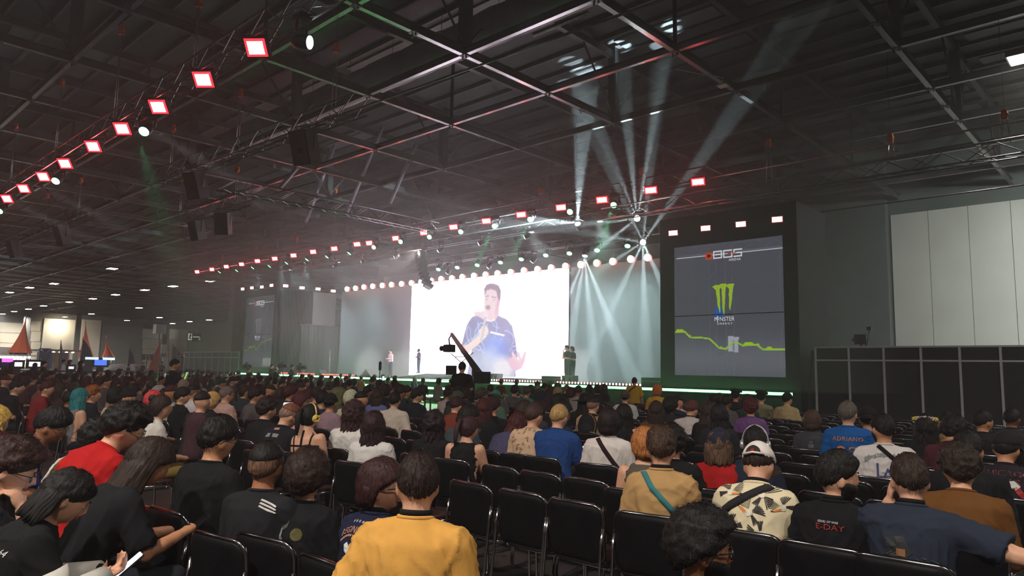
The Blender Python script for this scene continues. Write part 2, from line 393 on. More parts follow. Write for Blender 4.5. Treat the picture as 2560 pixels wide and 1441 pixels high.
# ------------------------------------------------------------------ lamps of the show
G_red = glow('red_panel_core', (1.0, 0.10, 0.11), 66, True); G_redhalo = glow('red_panel_halo', (1.0, 0.02, 0.03), 3.2)  # the lamp border glows red to imitate the halo round it
G_green = glow('green_lens', (0.16, 1.0, 0.42), 9); G_white = glow('white_lens', (0.85, 1.0, 0.98), 40); G_whitehot = glow('white_lens_bright', (0.85, 1.0, 0.98), 160)
G_pink = glow('pale_pink_panel', (1.0, 0.80, 0.76), 7); G_pinkhalo = glow('pink_halo', (1.0, 0.18, 0.16), 2.0)  # pink edge glow stands in for the halo of the small lamps
G_strip = glow('green_led_strip', (0.10, 1.0, 0.22), 24, True)
def panel_lamp_mesh(w, h, core, rim, dep=0.14, k=0.05):
    """front looks along local -Z"""
    hs = MB().box(-w/2-0.03, w/2+0.03, -h/2-0.03, h/2+0.03, 0.0, dep).mesh('housing'); hs.materials.append(M_black)
    rm = MB().box(-w/2, w/2, -h/2, h/2, -0.012, 0.0).mesh('rim'); rm.materials.append(rim)  # glowing edge in place of the lamp's halo
    cr = MB(); [cr.add([(-w/2+k, a_, -0.016), (w/2-k, a_, -0.016), (w/2-k, b_, -0.016), (-w/2+k, b_, -0.016)], [(0, 3, 2, 1)]) for a_, b_ in ((0.004, h/2-k), (-h/2+k, -0.004))]; cr = cr.mesh('panel'); cr.materials.append(core)
    yk = MB().tube([(-w/2-0.06, 0, 0.06), (-w/2-0.06, 0.1, h*0.9), (w/2+0.06, 0.1, h*0.9), (w/2+0.06, 0, 0.06)], 0.012, 5).mesh('yoke'); yk.materials.append(M_truss)
    return hs, rm, cr, yk
def panel_lamp(name, label, cat, loc, d, meshes, group):
    t = thing(name, label, cat, tuple(loc), 0, group); t.rotation_euler = Vector(d).to_track_quat('-Z', 'Y').to_euler()
    for nm, me in zip(('housing', 'rim', 'panel', 'yoke'), meshes): link(nm, me, None, t)
    return t
BIG = panel_lamp_mesh(0.42, 0.36, G_red, G_redhalo); STG = panel_lamp_mesh(0.52, 0.30, G_red, G_redhalo); TWR = panel_lamp_mesh(0.36, 0.20, G_pink, G_pinkhalo, 0.1, 0.02)
for n_, (px, py) in enumerate(((640, 120), (508, 202), (396, 267), (306, 320), (233, 366), (163, 404), (109, 437), (60, 467), (18, 493))):
    p = onY(px, py, 6.35)
    panel_lamp('red_panel_lamp', 'nearest and largest of the big red square lamps above the seats' if n_ == 0 else '%s big red square lamp from the near end of the truss above the seats' % ORD[n_], 'stage lamp', (p[0], 6.35, 8.0), (0.42, -0.5, -0.62), BIG, 'red lamps on the truss above the seats')
for n_, (px, py) in enumerate(((1745, 455), (1627, 476), (1505, 500), (1403, 519), (1303, 537), (1216, 553), (1134, 568), (1060, 582), (990, 596), (924, 608), (893, 611), (836, 622), (783, 630), (734, 639), (687, 647), (644, 653), (604, 661), (566, 667), (530, 674), (493, 680))):
    p = onY(px, py, STY-0.1)
    panel_lamp('red_panel_lamp', '%s glowing red lamp from the right end of the long row over the stage front' % ORD[n_], 'stage lamp', tuple(p), (0.25, -0.85, -0.36), STG, 'red lamps in the row over the stage')
# moving heads: base, yoke, head, lens
def head_meshes(lens, s=1.0):
    base = MB().box(-0.17*s, 0.17*s, -0.13*s, 0.13*s, 0.0, 0.13*s).mesh('base'); base.materials.append(M_black)
    yoke = MB().tube([(-0.2*s, 0, 0.0), (-0.22*s, 0, -0.12*s), (-0.21*s, 0, -0.34*s)], 0.035*s, 6).tube([(0.2*s, 0, 0.0), (0.22*s, 0, -0.12*s), (0.21*s, 0, -0.34*s)], 0.035*s, 6).box(-0.21*s, 0.21*s, -0.05*s, 0.05*s, -0.04*s, 0.0).mesh('yoke'); yoke.materials.append(M_black)
    head = MB().lathe([(0.06*s, 0.2*s), (0.13*s, 0.16*s), (0.16*s, 0.0), (0.165*s, -0.14*s), (0.15*s, -0.2*s)], 14).mesh('head'); head.materials.append(M_black)
    ln = MB().lathe([(0.135*s, -0.2*s), (0.13*s, -0.215*s), (0.08*s, -0.225*s)], 14).mesh('lens'); ln.materials.append(lens)
    return base, yoke, head, ln
HG = head_meshes(G_green, 0.95); HW = head_meshes(G_white, 0.8); HWB = head_meshes(G_whitehot, 0.9)
def moving_head(label, loc, d, meshes, group, s=1.0):
    t = thing('moving_head_light', label, 'spotlight', tuple(loc), 0, group)
    link('base', meshes[0], None, t, (0, 0, 0.34*s)); rz = math.atan2(d[1], d[0])+PI/2
    link('yoke', meshes[1], None, t, (0, 0, 0.34*s), (0, 0, rz))
    h = link('head', meshes[2], None, t); h.rotation_euler = Vector(d).to_track_quat('-Z', 'Y').to_euler()
    link('lens', meshes[3], None, h)
    return t
for i, (px, py) in enumerate(((367, 321), (146, 446), (5, 522))):
    p = onY(px, py, 6.5); moving_head('%s green moving head hanging under the truss of big red lamps' % ('nearest', 'middle', 'farthest')[i], (p[0], 6.5, p[2]), (0.5, -0.5, -0.7), HG, 'green heads on the truss above the seats')
p = onY(752, 104, 6.5); moving_head('black moving head seen edge on beside the nearest big red lamp', tuple(p), tuple(_rt*1.0+ray(752, 104)*(-0.22)-_up*0.1), HWB, None, 1.2)
for n_, (px, py) in enumerate(((1536, 510), (1427, 527), (1328, 546), (1239, 563), (1155, 577), (1077, 590), (1005, 602), (938, 616), (878, 628), (822, 637), (772, 644), (721, 653), (678, 661), (636, 665), (596, 672), (553, 676))):
    p = onY(px, py, STY-0.1); moving_head('%s green-lit wash light from the right in the red lamp row over the stage' % ORD[n_], tuple(p), (0.35, -0.8, -0.5) if px > 900 else (-0.3, -0.5, -0.8), HG, 'green lights in the row over the stage')
for n_, (px, py) in enumerate(((1320, 590), (1205, 607), (1103, 625), (993, 640), (910, 652), (840, 663), (770, 673))):
    p = onY(px, py, 24.5); moving_head('%s small white moving head from the right on the lower stage truss' % ORD[n_], tuple(p), (-0.75, -0.25, -0.3), HW, 'white heads on the lower stage truss')
for n_, (px, py) in enumerate(((1570, 608), (1494, 619), (1425, 627), (1366, 632), (1305, 642), (1253, 650), (1195, 657), (1145, 663), (1098, 668))):
    p = onY(px, py, 26.8); moving_head('%s green spotlight from the right on the back truss above the screen' % ORD[n_], tuple(p), (0.2, -0.5, -0.8), HG, 'green spots on the back truss')
for n_, (px, py) in enumerate(((1335, 649), (1225, 664), (1122, 678))):
    p = onY(px, py, 26.7); moving_head('%s small white head from the right under the back truss' % ORD[n_], tuple(p), (-0.6, -0.1, -0.6), HW, 'white heads under the back truss')
# the bright white heads right of the screen with their beams in the haze
CB = (0.72, 0.95, 1.0)
def beam_head(label, px, py, Y, d, beams, meshes=HWB, ang=9, pw=3000):
    p = onY(px, py, Y); moving_head(label, tuple(p), d, meshes, None)
    dv = Vector(d).normalized()
    for bx, by, bz, k in beams:
        v = Vector((bx, by, bz)).normalized(); q = Vector(p)+dv*0.26
        spot('beam', tuple(q), tuple(q+v*10), pw*k*(16 if bz < 0.3 else 9), CB, ang, 0.5, 0.04)
beam_head('dazzling white moving head with star rays left of the tower lamps', 1608, 607, 26.6, (0.5, -0.85, -0.1), ((0.15, -0.2, -1, 1.0), (-0.5, -0.1, -1, 0.9), (0.55, -0.3, -0.8, 0.8), (-1, 0, -0.45, 0.9), (-0.35, -0.1, 0.8, 0.8), (0.7, -0.2, 0.6, 0.8), (-1, -0.1, 0.25, 0.8), (0.25, -0.2, 1, 0.7)), ang=8, pw=2600)
beam_head('bright white moving head hanging highest of the star lights', 1594, 545, 24.5, (0.4, -0.8, -0.3), ((-0.05, -0.1, 1, 1.2), (0.3, -0.1, 1, 1.1), (-1, -0.1, 0.02, 0.9), (-0.4, -0.1, 1, 1.0), (-0.8, -0.1, -0.5, 0.8)), ang=8, pw=2600)
beam_head('bright white moving head throwing a tall beam up to the roof', 1447, 568, 24.5, (0.2, -0.6, 0.5), ((0.02, 0.05, 1, 2.4), (-1, 0, 0.15, 1.2)), ang=13, pw=2600)
beam_head('white head on the back wall top fanning four beams down', 1464, 632, 27.6, (0, -0.3, -0.9), ((-0.42, -0.1, -1, 1), (-0.12, -0.1, -1, 1), (0.2, -0.1, -1, 1), (0.55, -0.1, -1, 1)), ang=8, pw=3000)
for px, py, dx in ((993, 640, -1), (910, 652, -1), (840, 663, -0.8), (1103, 625, -1), (1205, 607, -1), (1320, 590, -1)):
    p = onY(px, py, 24.4); spot('beam', (p[0]-0.2, p[1], p[2]-0.1), (p[0]-0.2+10*dx, p[1]-1.5, p[2]-1.2), 6000, CB, 14, 0.6, 0.05)
for px, py, pw in ((700, 655, 260), (760, 645, 260), (640, 668, 260)):
    p = onY(px, py, 24.2); spot('beam', tuple(p), (p[0]+4, p[1]-1, p[2]-6), pw*14, CB, 16, 0.6, 0.05)
for px, py, dd in ((1536, 510, (0.1, -0.5, -1)), (1328, 546, (-0.1, -0.5, -1)), (367, 321, (0.3, 0.2, -1)), (1239, 563, (-0.2, -0.4, -1))):
    Yp = 6.5 if px < 400 else 24.2
    p = onY(px, py, Yp); spot('beam', (p[0], p[1]-0.2, p[2]-0.25), (p[0]+dd[0]*10, p[1]+dd[1]*10, p[2]+dd[2]*10), 5000, (0.1, 1.0, 0.4), 16, 0.6, 0.05)
# wash lights of the rig on the stage back and side walls
for x_, tx_, pw_, c_ in ((-44, -44, 1600, (0.7, 0.9, 1.0)), (-38, -41, 1600, (0.6, 0.95, 0.95)), (-22, -21.5, 3000, (0.8, 0.97, 1.0)), (-18, -19, 2800, (0.75, 1.0, 0.95)), (-30, -47, 5000, (1.0, 0.86, 0.82))):
    spot('wall_wash', (x_, 24.6, 8.2), (tx_, YB if tx_ > -46 else 25.2, 3.4), pw_, c_, 62 if tx_ > -46 else 46, 0.9, 0.15)
for tx_, ty_, sx_ in ((-39.5, 26.6, -34.0), (-35.5, 26.6, -30.0), (-22.2, 26.4, -20.0)):   # front light on the people on stage
    spot('front_light', (sx_, 6.6, 8.0), (tx_, ty_, 2.0), 26000, (1.0, 0.93, 0.9), 9, 0.8, 0.1)
# round bulbs along the top of the stage back wall
bulb = MB().ball((0, 0, 0), 0.155, 0.155, 0.18, 10, 6).mesh('bulb'); bulb.materials.append(glow('warm_pink_bulb', (1.0, 0.62, 0.5), 9))
brim = MB().lathe([(0.10, 0.10), (0.175, 0.11), (0.16, 0.18), (0.08, 0.2)], 12, M=rotm(-PI/2)).mesh('halo_socket'); brim.materials.append(G_pinkhalo)  # socket made to glow as the halo round the bulb
for n_, (px, py) in enumerate(((1618, 644), (1576, 648), (1531, 654), (1491, 658), (1451, 662), (1413, 666), (1377, 670), (1343, 674), (1309, 677), (1276, 681), (1243, 684), (1213, 687), (1184, 690), (1155, 693), (1129, 696), (1102, 698), (1077, 702), (1052, 705), (1028, 708), (1003, 710), (978, 712), (955, 714), (931, 716), (909, 718), (888, 721), (867, 723))):
    p = onY(px, py, YB-0.3); t = thing('round_bulb_lamp', '%s round glowing bulb from the right along the top of the stage back wall' % ORD[n_], 'bulb', tuple(p), 0, 'bulbs along the stage back wall')
    link('bulb', bulb, None, t); link('halo_socket', brim, None, t)
for pts_, lab, Yp in ((((607, 723), (630, 720), (655, 718), (679, 714)), 'small bright panel lamp on top of the far banner tower', YF-0.1), (((1683, 583), (1764, 571), (1852, 561), (1943, 549)), 'small bright panel lamp on top of the near banner tower', YF-0.1)):
    for n_, (px, py) in enumerate(pts_):
        panel_lamp('tower_lamp', lab.replace('small', ORD[n_]+' small')+', counted from the left', 'stage lamp', tuple(onY(px, py, Yp)), (0.2, -0.95, -0.1), TWR, lab.replace('small bright panel lamp', 'lamps'))
XLT = onY(690, 720, YF)[0]
for n_, (px, py) in enumerate(((714, 715), (755, 720), (795, 723), (833, 728))):
    panel_lamp('tower_lamp', '%s small bright lamp along the stage side wall, counted from the far tower' % ORD[n_], 'stage lamp', tuple(onX(px, py, XLT+0.15)), (0.95, -0.3, -0.1), TWR, 'lamps along the stage side wall')

# ceiling lamps far down the hall
G_ceil = glow('white_ceiling_lamp', (1.0, 0.97, 0.9), 26)
cl_h = MB().box(-0.75, 0.75, -0.42, 0.42, 0.0, 0.2).mesh('housing'); cl_h.materials.append(M_steel)
cl_p = MB().box(-0.7, 0.7, -0.37, 0.37, -0.03, 0.0).mesh('panel'); cl_p.materials.append(G_ceil)
for x, y in ((72, 868), (220, 832), (403, 803), (20, 1028), (105, 1010), (212, 992), (325, 968), (515, 940), (690, 915), (860, 885), (1078, 850), (1288, 822), (833, 692), (1570, 783), (1557, 1073), (1410, 1085), (945, 1077), (484, 1050), (680, 1028), (1035, 983), (1187, 1055), (1285, 1100), (1655, 1113), (1755, 1105)):
    p = onz(x/2.977, 440+y/2.977, 11.5)
    t = thing('ceiling_lamp', 'small white ceiling lamp far down the hall', 'ceiling lamp', tuple(p), 0, 'ceiling lamps far down the hall')
    link('housing', cl_h, None, t); link('panel', cl_p, None, t)
for i, (x, y) in enumerate(((-100, 20), (-100, 45), (-130, 20), (-130, 50), (-165, 25), (-165, 50), (-75, 8), (-178, 38))):
    area_light('hall_light', (x, y, 11.2), 1.2, 3000, (1.0, 0.93, 0.8), (x, y, 0), spread=165)
area_light('wall_wash', onX(152, 800, XFAR+3)+np.array([0, 0, -0.5]), 0.5, 420, (1.0, 0.85, 0.6), onX(150, 838, XFAR))
for x_, y_, z_, p_ in HIGHBAY+WALLFILL:  # includes shades for the added wall lamps
    t = thing('unseen_roof_lamp', 'round white high-bay lamp under the roof out over the seats', 'ceiling lamp', (x_, y_, z_), 0, 'high-bay lamps')
    MB().lathe([(0.1, 0.5), (0.14, 0.3), (0.38, 0.0), (0.36, -0.02), (0.1, 0.02)], 16).build('shade', M_steel, t)
    MB().tube([(0, 0, 0.5), (0, 0, 0.7)], 0.02, 5).build('hanger', M_steel, t)
p = onz(2592, 138, 11.6); t = thing('ceiling_lamp', 'white ceiling lamp at the far right edge under the roof', 'ceiling lamp', tuple(p))
link('housing', cl_h, None, t); link('panel', cl_p, None, t); area_light('edge_lamp_light', (p[0], p[1], p[2]-0.1), 0.8, 220, (1.0, 0.95, 0.85), (p[0], p[1]+1, 0), spread=170)
p = onz(1807, 216, 11.55); t = thing('emergency_lamp', 'small flat square lamp hanging unlit from a beam by its cable', 'lamp', tuple(p))
MB().box(-0.16, 0.16, -0.16, 0.16, 0, 0.05).build('lamp_panel', mat('white_plastic', (0.7, 0.7, 0.72), 0.4), t)
MB().tube([(0, 0, 0.05), (0.02, 0, 0.3), (-0.6, -0.5, 0.45), (-1.2, -1.1, 0.6)], 0.012, 5).build('cable', MATS['white_plastic'], t)

HC_ = {}
# chain hoists carrying the trusses
ho_b = MB().box(-0.07, 0.07, -0.07, 0.07, -0.14, 0.14).ball((0, 0, 0.0), 0.11, 0.09, 0.1, 10, 6).mesh('hoist_body'); ho_b.materials.append(mat('orange_hoist', (0.75, 0.13, 0.03), 0.45))
def chain_mesh(L):
    mb = MB(); n = int(L/0.07)
    for i in range(n):
        z = -0.14-i*0.07; a = (0.018, 0) if i % 2 else (0, 0.018)
        mb.tube([(a[0], a[1], z), (a[0]*1.2, a[1]*1.2, z-0.045), (0, 0, z-0.085), (-a[0]*1.2, -a[1]*1.2, z-0.045), (-a[0], -a[1], z)], 0.009, 4, closed=True)
    return mb
def hoist(px, py, Y, ztruss, group='chain hoists above the trusses', label='orange chain hoist holding up a truss'):
    p = onY(px, py, Y); L = max(0.4, p[2]-ztruss)
    t = thing('chain_hoist', label, 'hoist', tuple(p), 0, group)
    link('hoist_body', ho_b, None, t)
    for dx in (-0.05, 0.05):
        MB().tube([(dx, 0, -0.12), (dx*2.2, 0, -L)], 0.013, 5).build('chain', mat('hoist_chain', (0.35, 0.33, 0.32), 0.35, 0.9, var=0.3, scale=30), t)
    MB().tube([(0, 0, 0.14), (0, 0, max(0.2, 12-p[2]))], 0.008, 4).build('wire', M_steel, t)
for n_, (px, py, Y, zt) in enumerate(((305, 75, 6.45, 8.6), (155, 207, 6.45, 8.6), (40, 318, 6.45, 8.6), (498, 3, 6.45, 8.6), (841, 120, 10.9, 9.2), (602, 233, 10.7, 9.2), (434, 322, 10.4, 9.2), (594, 425, 14.5, 9.2), (456, 445, 14.5, 9.2), (203, 452, 10.8, 9.2), (120, 490, 10.8, 9.2), (1921, 358, 23.6, 8.3), (2226, 346, 23.6, 8.3), (1604, 428, 24.5, 9.4), (1350, 478, 24.5, 9.4), (640, 620, 24.5, 9.4), (556, 642, 24.5, 9.4), (840, 478, 24.5, 9.4), (1054, 620, 26.0, 8.0))):
    wh_ = 'the truss of big red lamps' if Y < 7 else 'the near speaker truss' if Y > 10.3 and Y < 10.95 and px > 300 else 'the far left truss' if Y < 11 else 'the short side truss' if Y < 15 else 'the wing truss on the right' if Y == 23.6 else 'the line array' if Y == 26 else 'the stage lamp truss'
    HC_[wh_] = HC_.get(wh_, -1)+1
    hoist(px, py, Y, zt, 'chain hoists above the trusses', '%s orange chain hoist listed along %s' % (ORD[HC_[wh_]], wh_) if False else 'orange chain hoist above %s, %s of its hoists' % (wh_, ORD[HC_[wh_]]))
hoist(2511, 288, 23.6, 8.3, None, 'orange chain hoist with pale double chain above the right end of the wing truss')
hoist(742, 600, 24.5, 9.4, 'chain hoists above the trusses', 'orange chain hoist above the left third of the stage lamp truss')

# speakers
def speaker(label, loc, rz, tilt, w, h, d, red=False, group=None):
    t = thing('loudspeaker', label, 'loudspeaker', tuple(loc), rz, group); M = rotm(tilt)
    m = mat('speaker_cabinet', (0.035, 0.034, 0.036), 0.5)
    b = MB(); b.prism([(-w/2, -h/2), (w/2, -h/2), (w/2, h/2), (-w/2, h/2)], d, M=M); b.build('cabinet', m, t)
    MB().obox(M @ Vector((0, -0.012, 0)), w*0.92, 0.02, h*0.94, M).build('grille', mat('speaker_grille', (0.09, 0.06, 0.062), 0.6, 0.3, bump=0.4, bscale=200), t)
    MB().obox(M @ Vector((0.05, -0.028, -0.08)), 0.12, 0.012, 0.14, M).build('badge', M_black, t)
    MB().tube([(-w/2-0.03, d/2, 0), (-w/2-0.03, d/2, h/2+0.25), (w/2+0.03, d/2, h/2+0.25), (w/2+0.03, d/2, 0)], 0.02, 5).build('bracket', M_truss, t)
speaker('large black loudspeaker under the end of the nearest speaker truss', onz(748, 370, 7.9), 0.35, 0.35, 0.62, 1.0, 0.5)
speaker('black loudspeaker under the near end of the speaker truss chain', onz(477, 465, 8.1), 0.35, 0.35, 0.6, 1.0, 0.5)
speaker('reddish loudspeaker hanging below the short truss beside the stage', onz(552, 560, 8.0), 0.75, 0.3, 0.62, 1.0, 0.5)
speaker('dark loudspeaker hanging beside the reddish one under the short truss', onz(482, 578, 8.1), 0.2, 0.3, 0.6, 0.95, 0.5)
speaker('small dark loudspeaker under the far truss, nearer its middle', onz(144, 590, 8.0), 0.2, 0.35, 0.6, 1.0, 0.5)
speaker('small dark loudspeaker under the far truss at the left edge of the view', onz(25, 625, 8.0), 0.2, 0.35, 0.6, 1.0, 0.5)
la = onY(1050, 655, 25.2); t = thing('line_array', 'curved black line array of stacked speakers beside the screen top', 'loudspeaker', (la[0], 25.2, la[2]+0.45))
zz = 0.0; yy = 0.0; ang = -0.05
for k in range(9):
    M = rotm(0, 0, -0.5) @ rotm(ang)
    MB().obox((0.02*k, yy, zz), 0.95, 0.42, 0.23, M).build('array_box', MATS['speaker_cabinet'], t)
    MB().obox(Vector((0.02*k, yy, zz))+M @ Vector((0, -0.22, 0)), 0.88, 0.02, 0.19, M).build('array_grille', MATS['speaker_grille'], t)
    ang -= 0.06; zz -= 0.235*math.cos(ang); yy += 0.235*math.sin(-ang)*0.9
MB().box(-0.4, 0.4, -0.15, 0.15, 0.15, 0.25).build('rigging_frame', M_truss, t)
# ------------------------------------------------------------------ stage
M_stage = mat('stage_deck_paint', (0.055, 0.065, 0.062), 0.35, 0, 0.5, 0.15, 1.0)
M_back = mat('stage_back_cloth', (0.28, 0.30, 0.315), 0.85, 0, 0.2, 0.05, 0.6, 0.1, 6)
M_side = mat('stage_side_cloth', (0.22, 0.215, 0.22), 0.85, 0, 0.2, 0.05, 0.6, 0.1, 6)
XL0, XL1 = onY(599, 800, YF)[0], onY(690, 800, YF)[0]
XR0, XR1 = onY(1651, 800, YF)[0], onY(1998, 800, YF)[0]
st = thing('stage', 'long low stage with glowing green edge strips in front of the screen', 'stage', (-28, YF, 0))
MB().box(XL1+28.02, XR0+27.98, 0, YB-YF, 0, ZS).build('deck', M_stage, st)
MB().box(XL1+28, XR0+28, -0.03, 0, 0.02, ZS-0.16).build('fascia', mat('stage_fascia', (0.06, 0.07, 0.065), 0.5), st)
# LED strips of the stage edge
def strip(label, x0, x1, y, z, rz=0, h=0.055):
    t = thing('led_strip', label, 'LED strip', (x0, y, z), 0)
    MB().box(0, x1-x0, -0.03, 0.0, -0.05, h+0.02).build('profile', M_alu, t)
    MB().box(0.02, x1-x0-0.02, -0.055, -0.03, -0.02, h).build('tube', G_strip, t)
    return t
strip('long green LED strip along the stage front edge', XL0+0.1, XR1-0.25, YF-0.04, 1.03)
# steps in the middle of the stage front with lit edges
x0 = onY(868, 950, 23.2)[0]; x1 = onY(1140, 960, 23.2)[0]
sp = thing('stage_steps', 'low stage steps with green lit edges left of the camera crane', 'steps', ((x0+x1)/2, 23.4, 0)); hw = (x1-x0)/2
MB().box(-hw, hw, 0.0, 0.57, 0, 0.74).build('step', M_stage, sp); MB().box(-hw, hw, -0.5, 0.0, 0, 0.40).build('step', M_stage, sp)
strip('green LED strip on the upper stage step', x0, x1, 23.36, 0.68); strip('green LED strip on the lowest stage step', x0, x1, 22.86, 0.33)

def noisep(x, y, s): return mnoise.noise((x*s, y*s, 3.7))
# back wall, side wall
bw = MB().box(onY(862, 800, YB)[0]-0.5, onY(1651, 800, YB)[0]+4, YB, YB+0.15, 0, onY(1500, 662, YB)[2]).build('wall_stage_back', M_back); tag(bw, kind='structure')
sw = MB().box(XL1-0.15, XL1, YF+0.05, YB, 0, onX(760, 727, XL1)[2]).build('wall_stage_side', M_side); tag(sw, kind='structure')
# curtain in the stage side
cu = thing('stage_curtain', 'tall dark folded curtain hanging in the stage side wall', 'curtain', (XL1+0.12, 0, 0))
cy0 = onX(751, 850, XL1+0.1)[1]; cy1 = onX(846, 850, XL1+0.1)[1]; cz = onX(760, 812, XL1+0.1)[2]
for k in range(5):
    ya = cy0+(cy1-cy0)*k/5; yb = cy0+(cy1-cy0)*(k+1)/5; mb = MB(); n = 20; vs = []; fs = []
    for i in range(n+1):
        y = ya+(yb-ya)*i/n; o = 0.05*math.sin(i/n*2*PI*2+k)+0.03*math.sin(i*1.7+k*2)
        vs += [(o*1.6+0.05, y, ZS), (o+0.05, y, ZS+2), (o*0.3+0.05, y, cz), (o*1.6+0.0, y, ZS), (o*0.3, y, cz)]
        if i < n: a = i*5; fs += [(a, a+5, a+6, a+1), (a+1, a+6, a+7, a+2), (a+3, a+4, a+9, a+8), (a+2, a+7, a+9, a+4)]
    mb.add(vs, fs, True); mb.build('curtain_panel', mat('curtain_cloth', (0.10, 0.105, 0.10) if k % 2 else (0.16, 0.165, 0.16), 0.9) if False else (mat('curtain_cloth_pale', (0.06, 0.063, 0.06), 0.9) if k in (0, 1, 3) else mat('curtain_cloth_dark', (0.03, 0.032, 0.03), 0.9)), cu)
MB().tube([(0.06, cy0-0.1, cz), (0.06, cy1+0.1, cz)], 0.03, 6).build('curtain_rail', M_steel, cu)

# ------------------------------------------------------------------ raster pictures (screens and printed cloth)
class Pic:
    def __init__(s, w, h, nx, ny, bg):
        s.w, s.h, s.nx, s.ny = w, h, nx, ny
        s.X, s.Z = np.meshgrid((np.arange(nx)+0.5)/nx*w, (np.arange(ny)+0.5)/ny*h)
        s.c = np.ones((ny, nx, 3))*np.array(bg, float)
    def poly(s, pts, col, a=1.0, soft=0.0):
        P = np.array(pts, float); ins = np.zeros(s.X.shape, bool); n = len(P)
        for i in range(n):
            x0, y0 = P[i]; x1, y1 = P[(i+1) % n]
            if y0 == y1: continue
            c = ((s.Z >= min(y0, y1)) & (s.Z < max(y0, y1))) & (s.X < (x1-x0)*(s.Z-y0)/(y1-y0)+x0); ins ^= c
        m = ins.astype(float)
        for _ in range(int(soft)):
            m = (m+np.roll(m, 1, 0)+np.roll(m, -1, 0)+np.roll(m, 1, 1)+np.roll(m, -1, 1))/5
        s.mix(m*a, col); return s
    def mix(s, m, col): s.c = s.c*(1-m[..., None])+np.array(col, float)*m[..., None]
    def ell(s, cx, cz, rx, rz, col, a=1.0, soft=0.15):
        d = np.sqrt(((s.X-cx)/rx)**2+((s.Z-cz)/rz)**2); m = np.clip((1-d)/soft+0.5, 0, 1); s.mix(m*a, col); return s
    def line(s, pts, wd, col, a=1.0):
        m = np.zeros(s.X.shape)
        for (x0, z0), (x1, z1) in zip(pts[:-1], pts[1:]):
            L2 = (x1-x0)**2+(z1-z0)**2+1e-9; t = np.clip(((s.X-x0)*(x1-x0)+(s.Z-z0)*(z1-z0))/L2, 0, 1)
            d = np.hypot(s.X-x0-t*(x1-x0), s.Z-z0-t*(z1-z0)); m = np.maximum(m, np.clip((wd-d)/(wd*0.5)+0.5, 0, 1))
        s.mix(m*a, col); return s
    def mesh(s, name, m, skip=None):
        nx, ny = s.nx, s.ny
        gx, gz = np.meshgrid(np.linspace(0, s.w, nx+1), np.linspace(0, s.h, ny+1))
        v = np.stack([gx.ravel(), np.zeros(gx.size), gz.ravel()], 1)
        i = (np.arange(ny)[:, None]*(nx+1)+np.arange(nx)[None]).ravel()
        f = np.stack([i, i+1, i+nx+2, i+nx+1], 1); cc = s.c.reshape(-1, 3)
        if skip is not None: keep = np.abs(cc-np.array(skip)).max(1) > 0.01; f = f[keep]; cc = cc[keep]
        me = bpy.data.meshes.new(name); me.from_pydata(v.tolist(), [], f.tolist()); me.update()
        at = me.color_attributes.new('Col', 'FLOAT_COLOR', 'CORNER')
        c = np.repeat(np.concatenate([cc, np.ones((len(cc), 1))], 1), 4, 0)
        at.data.foreach_set('color', c.astype(np.float32).ravel()); me.materials.append(m); return me

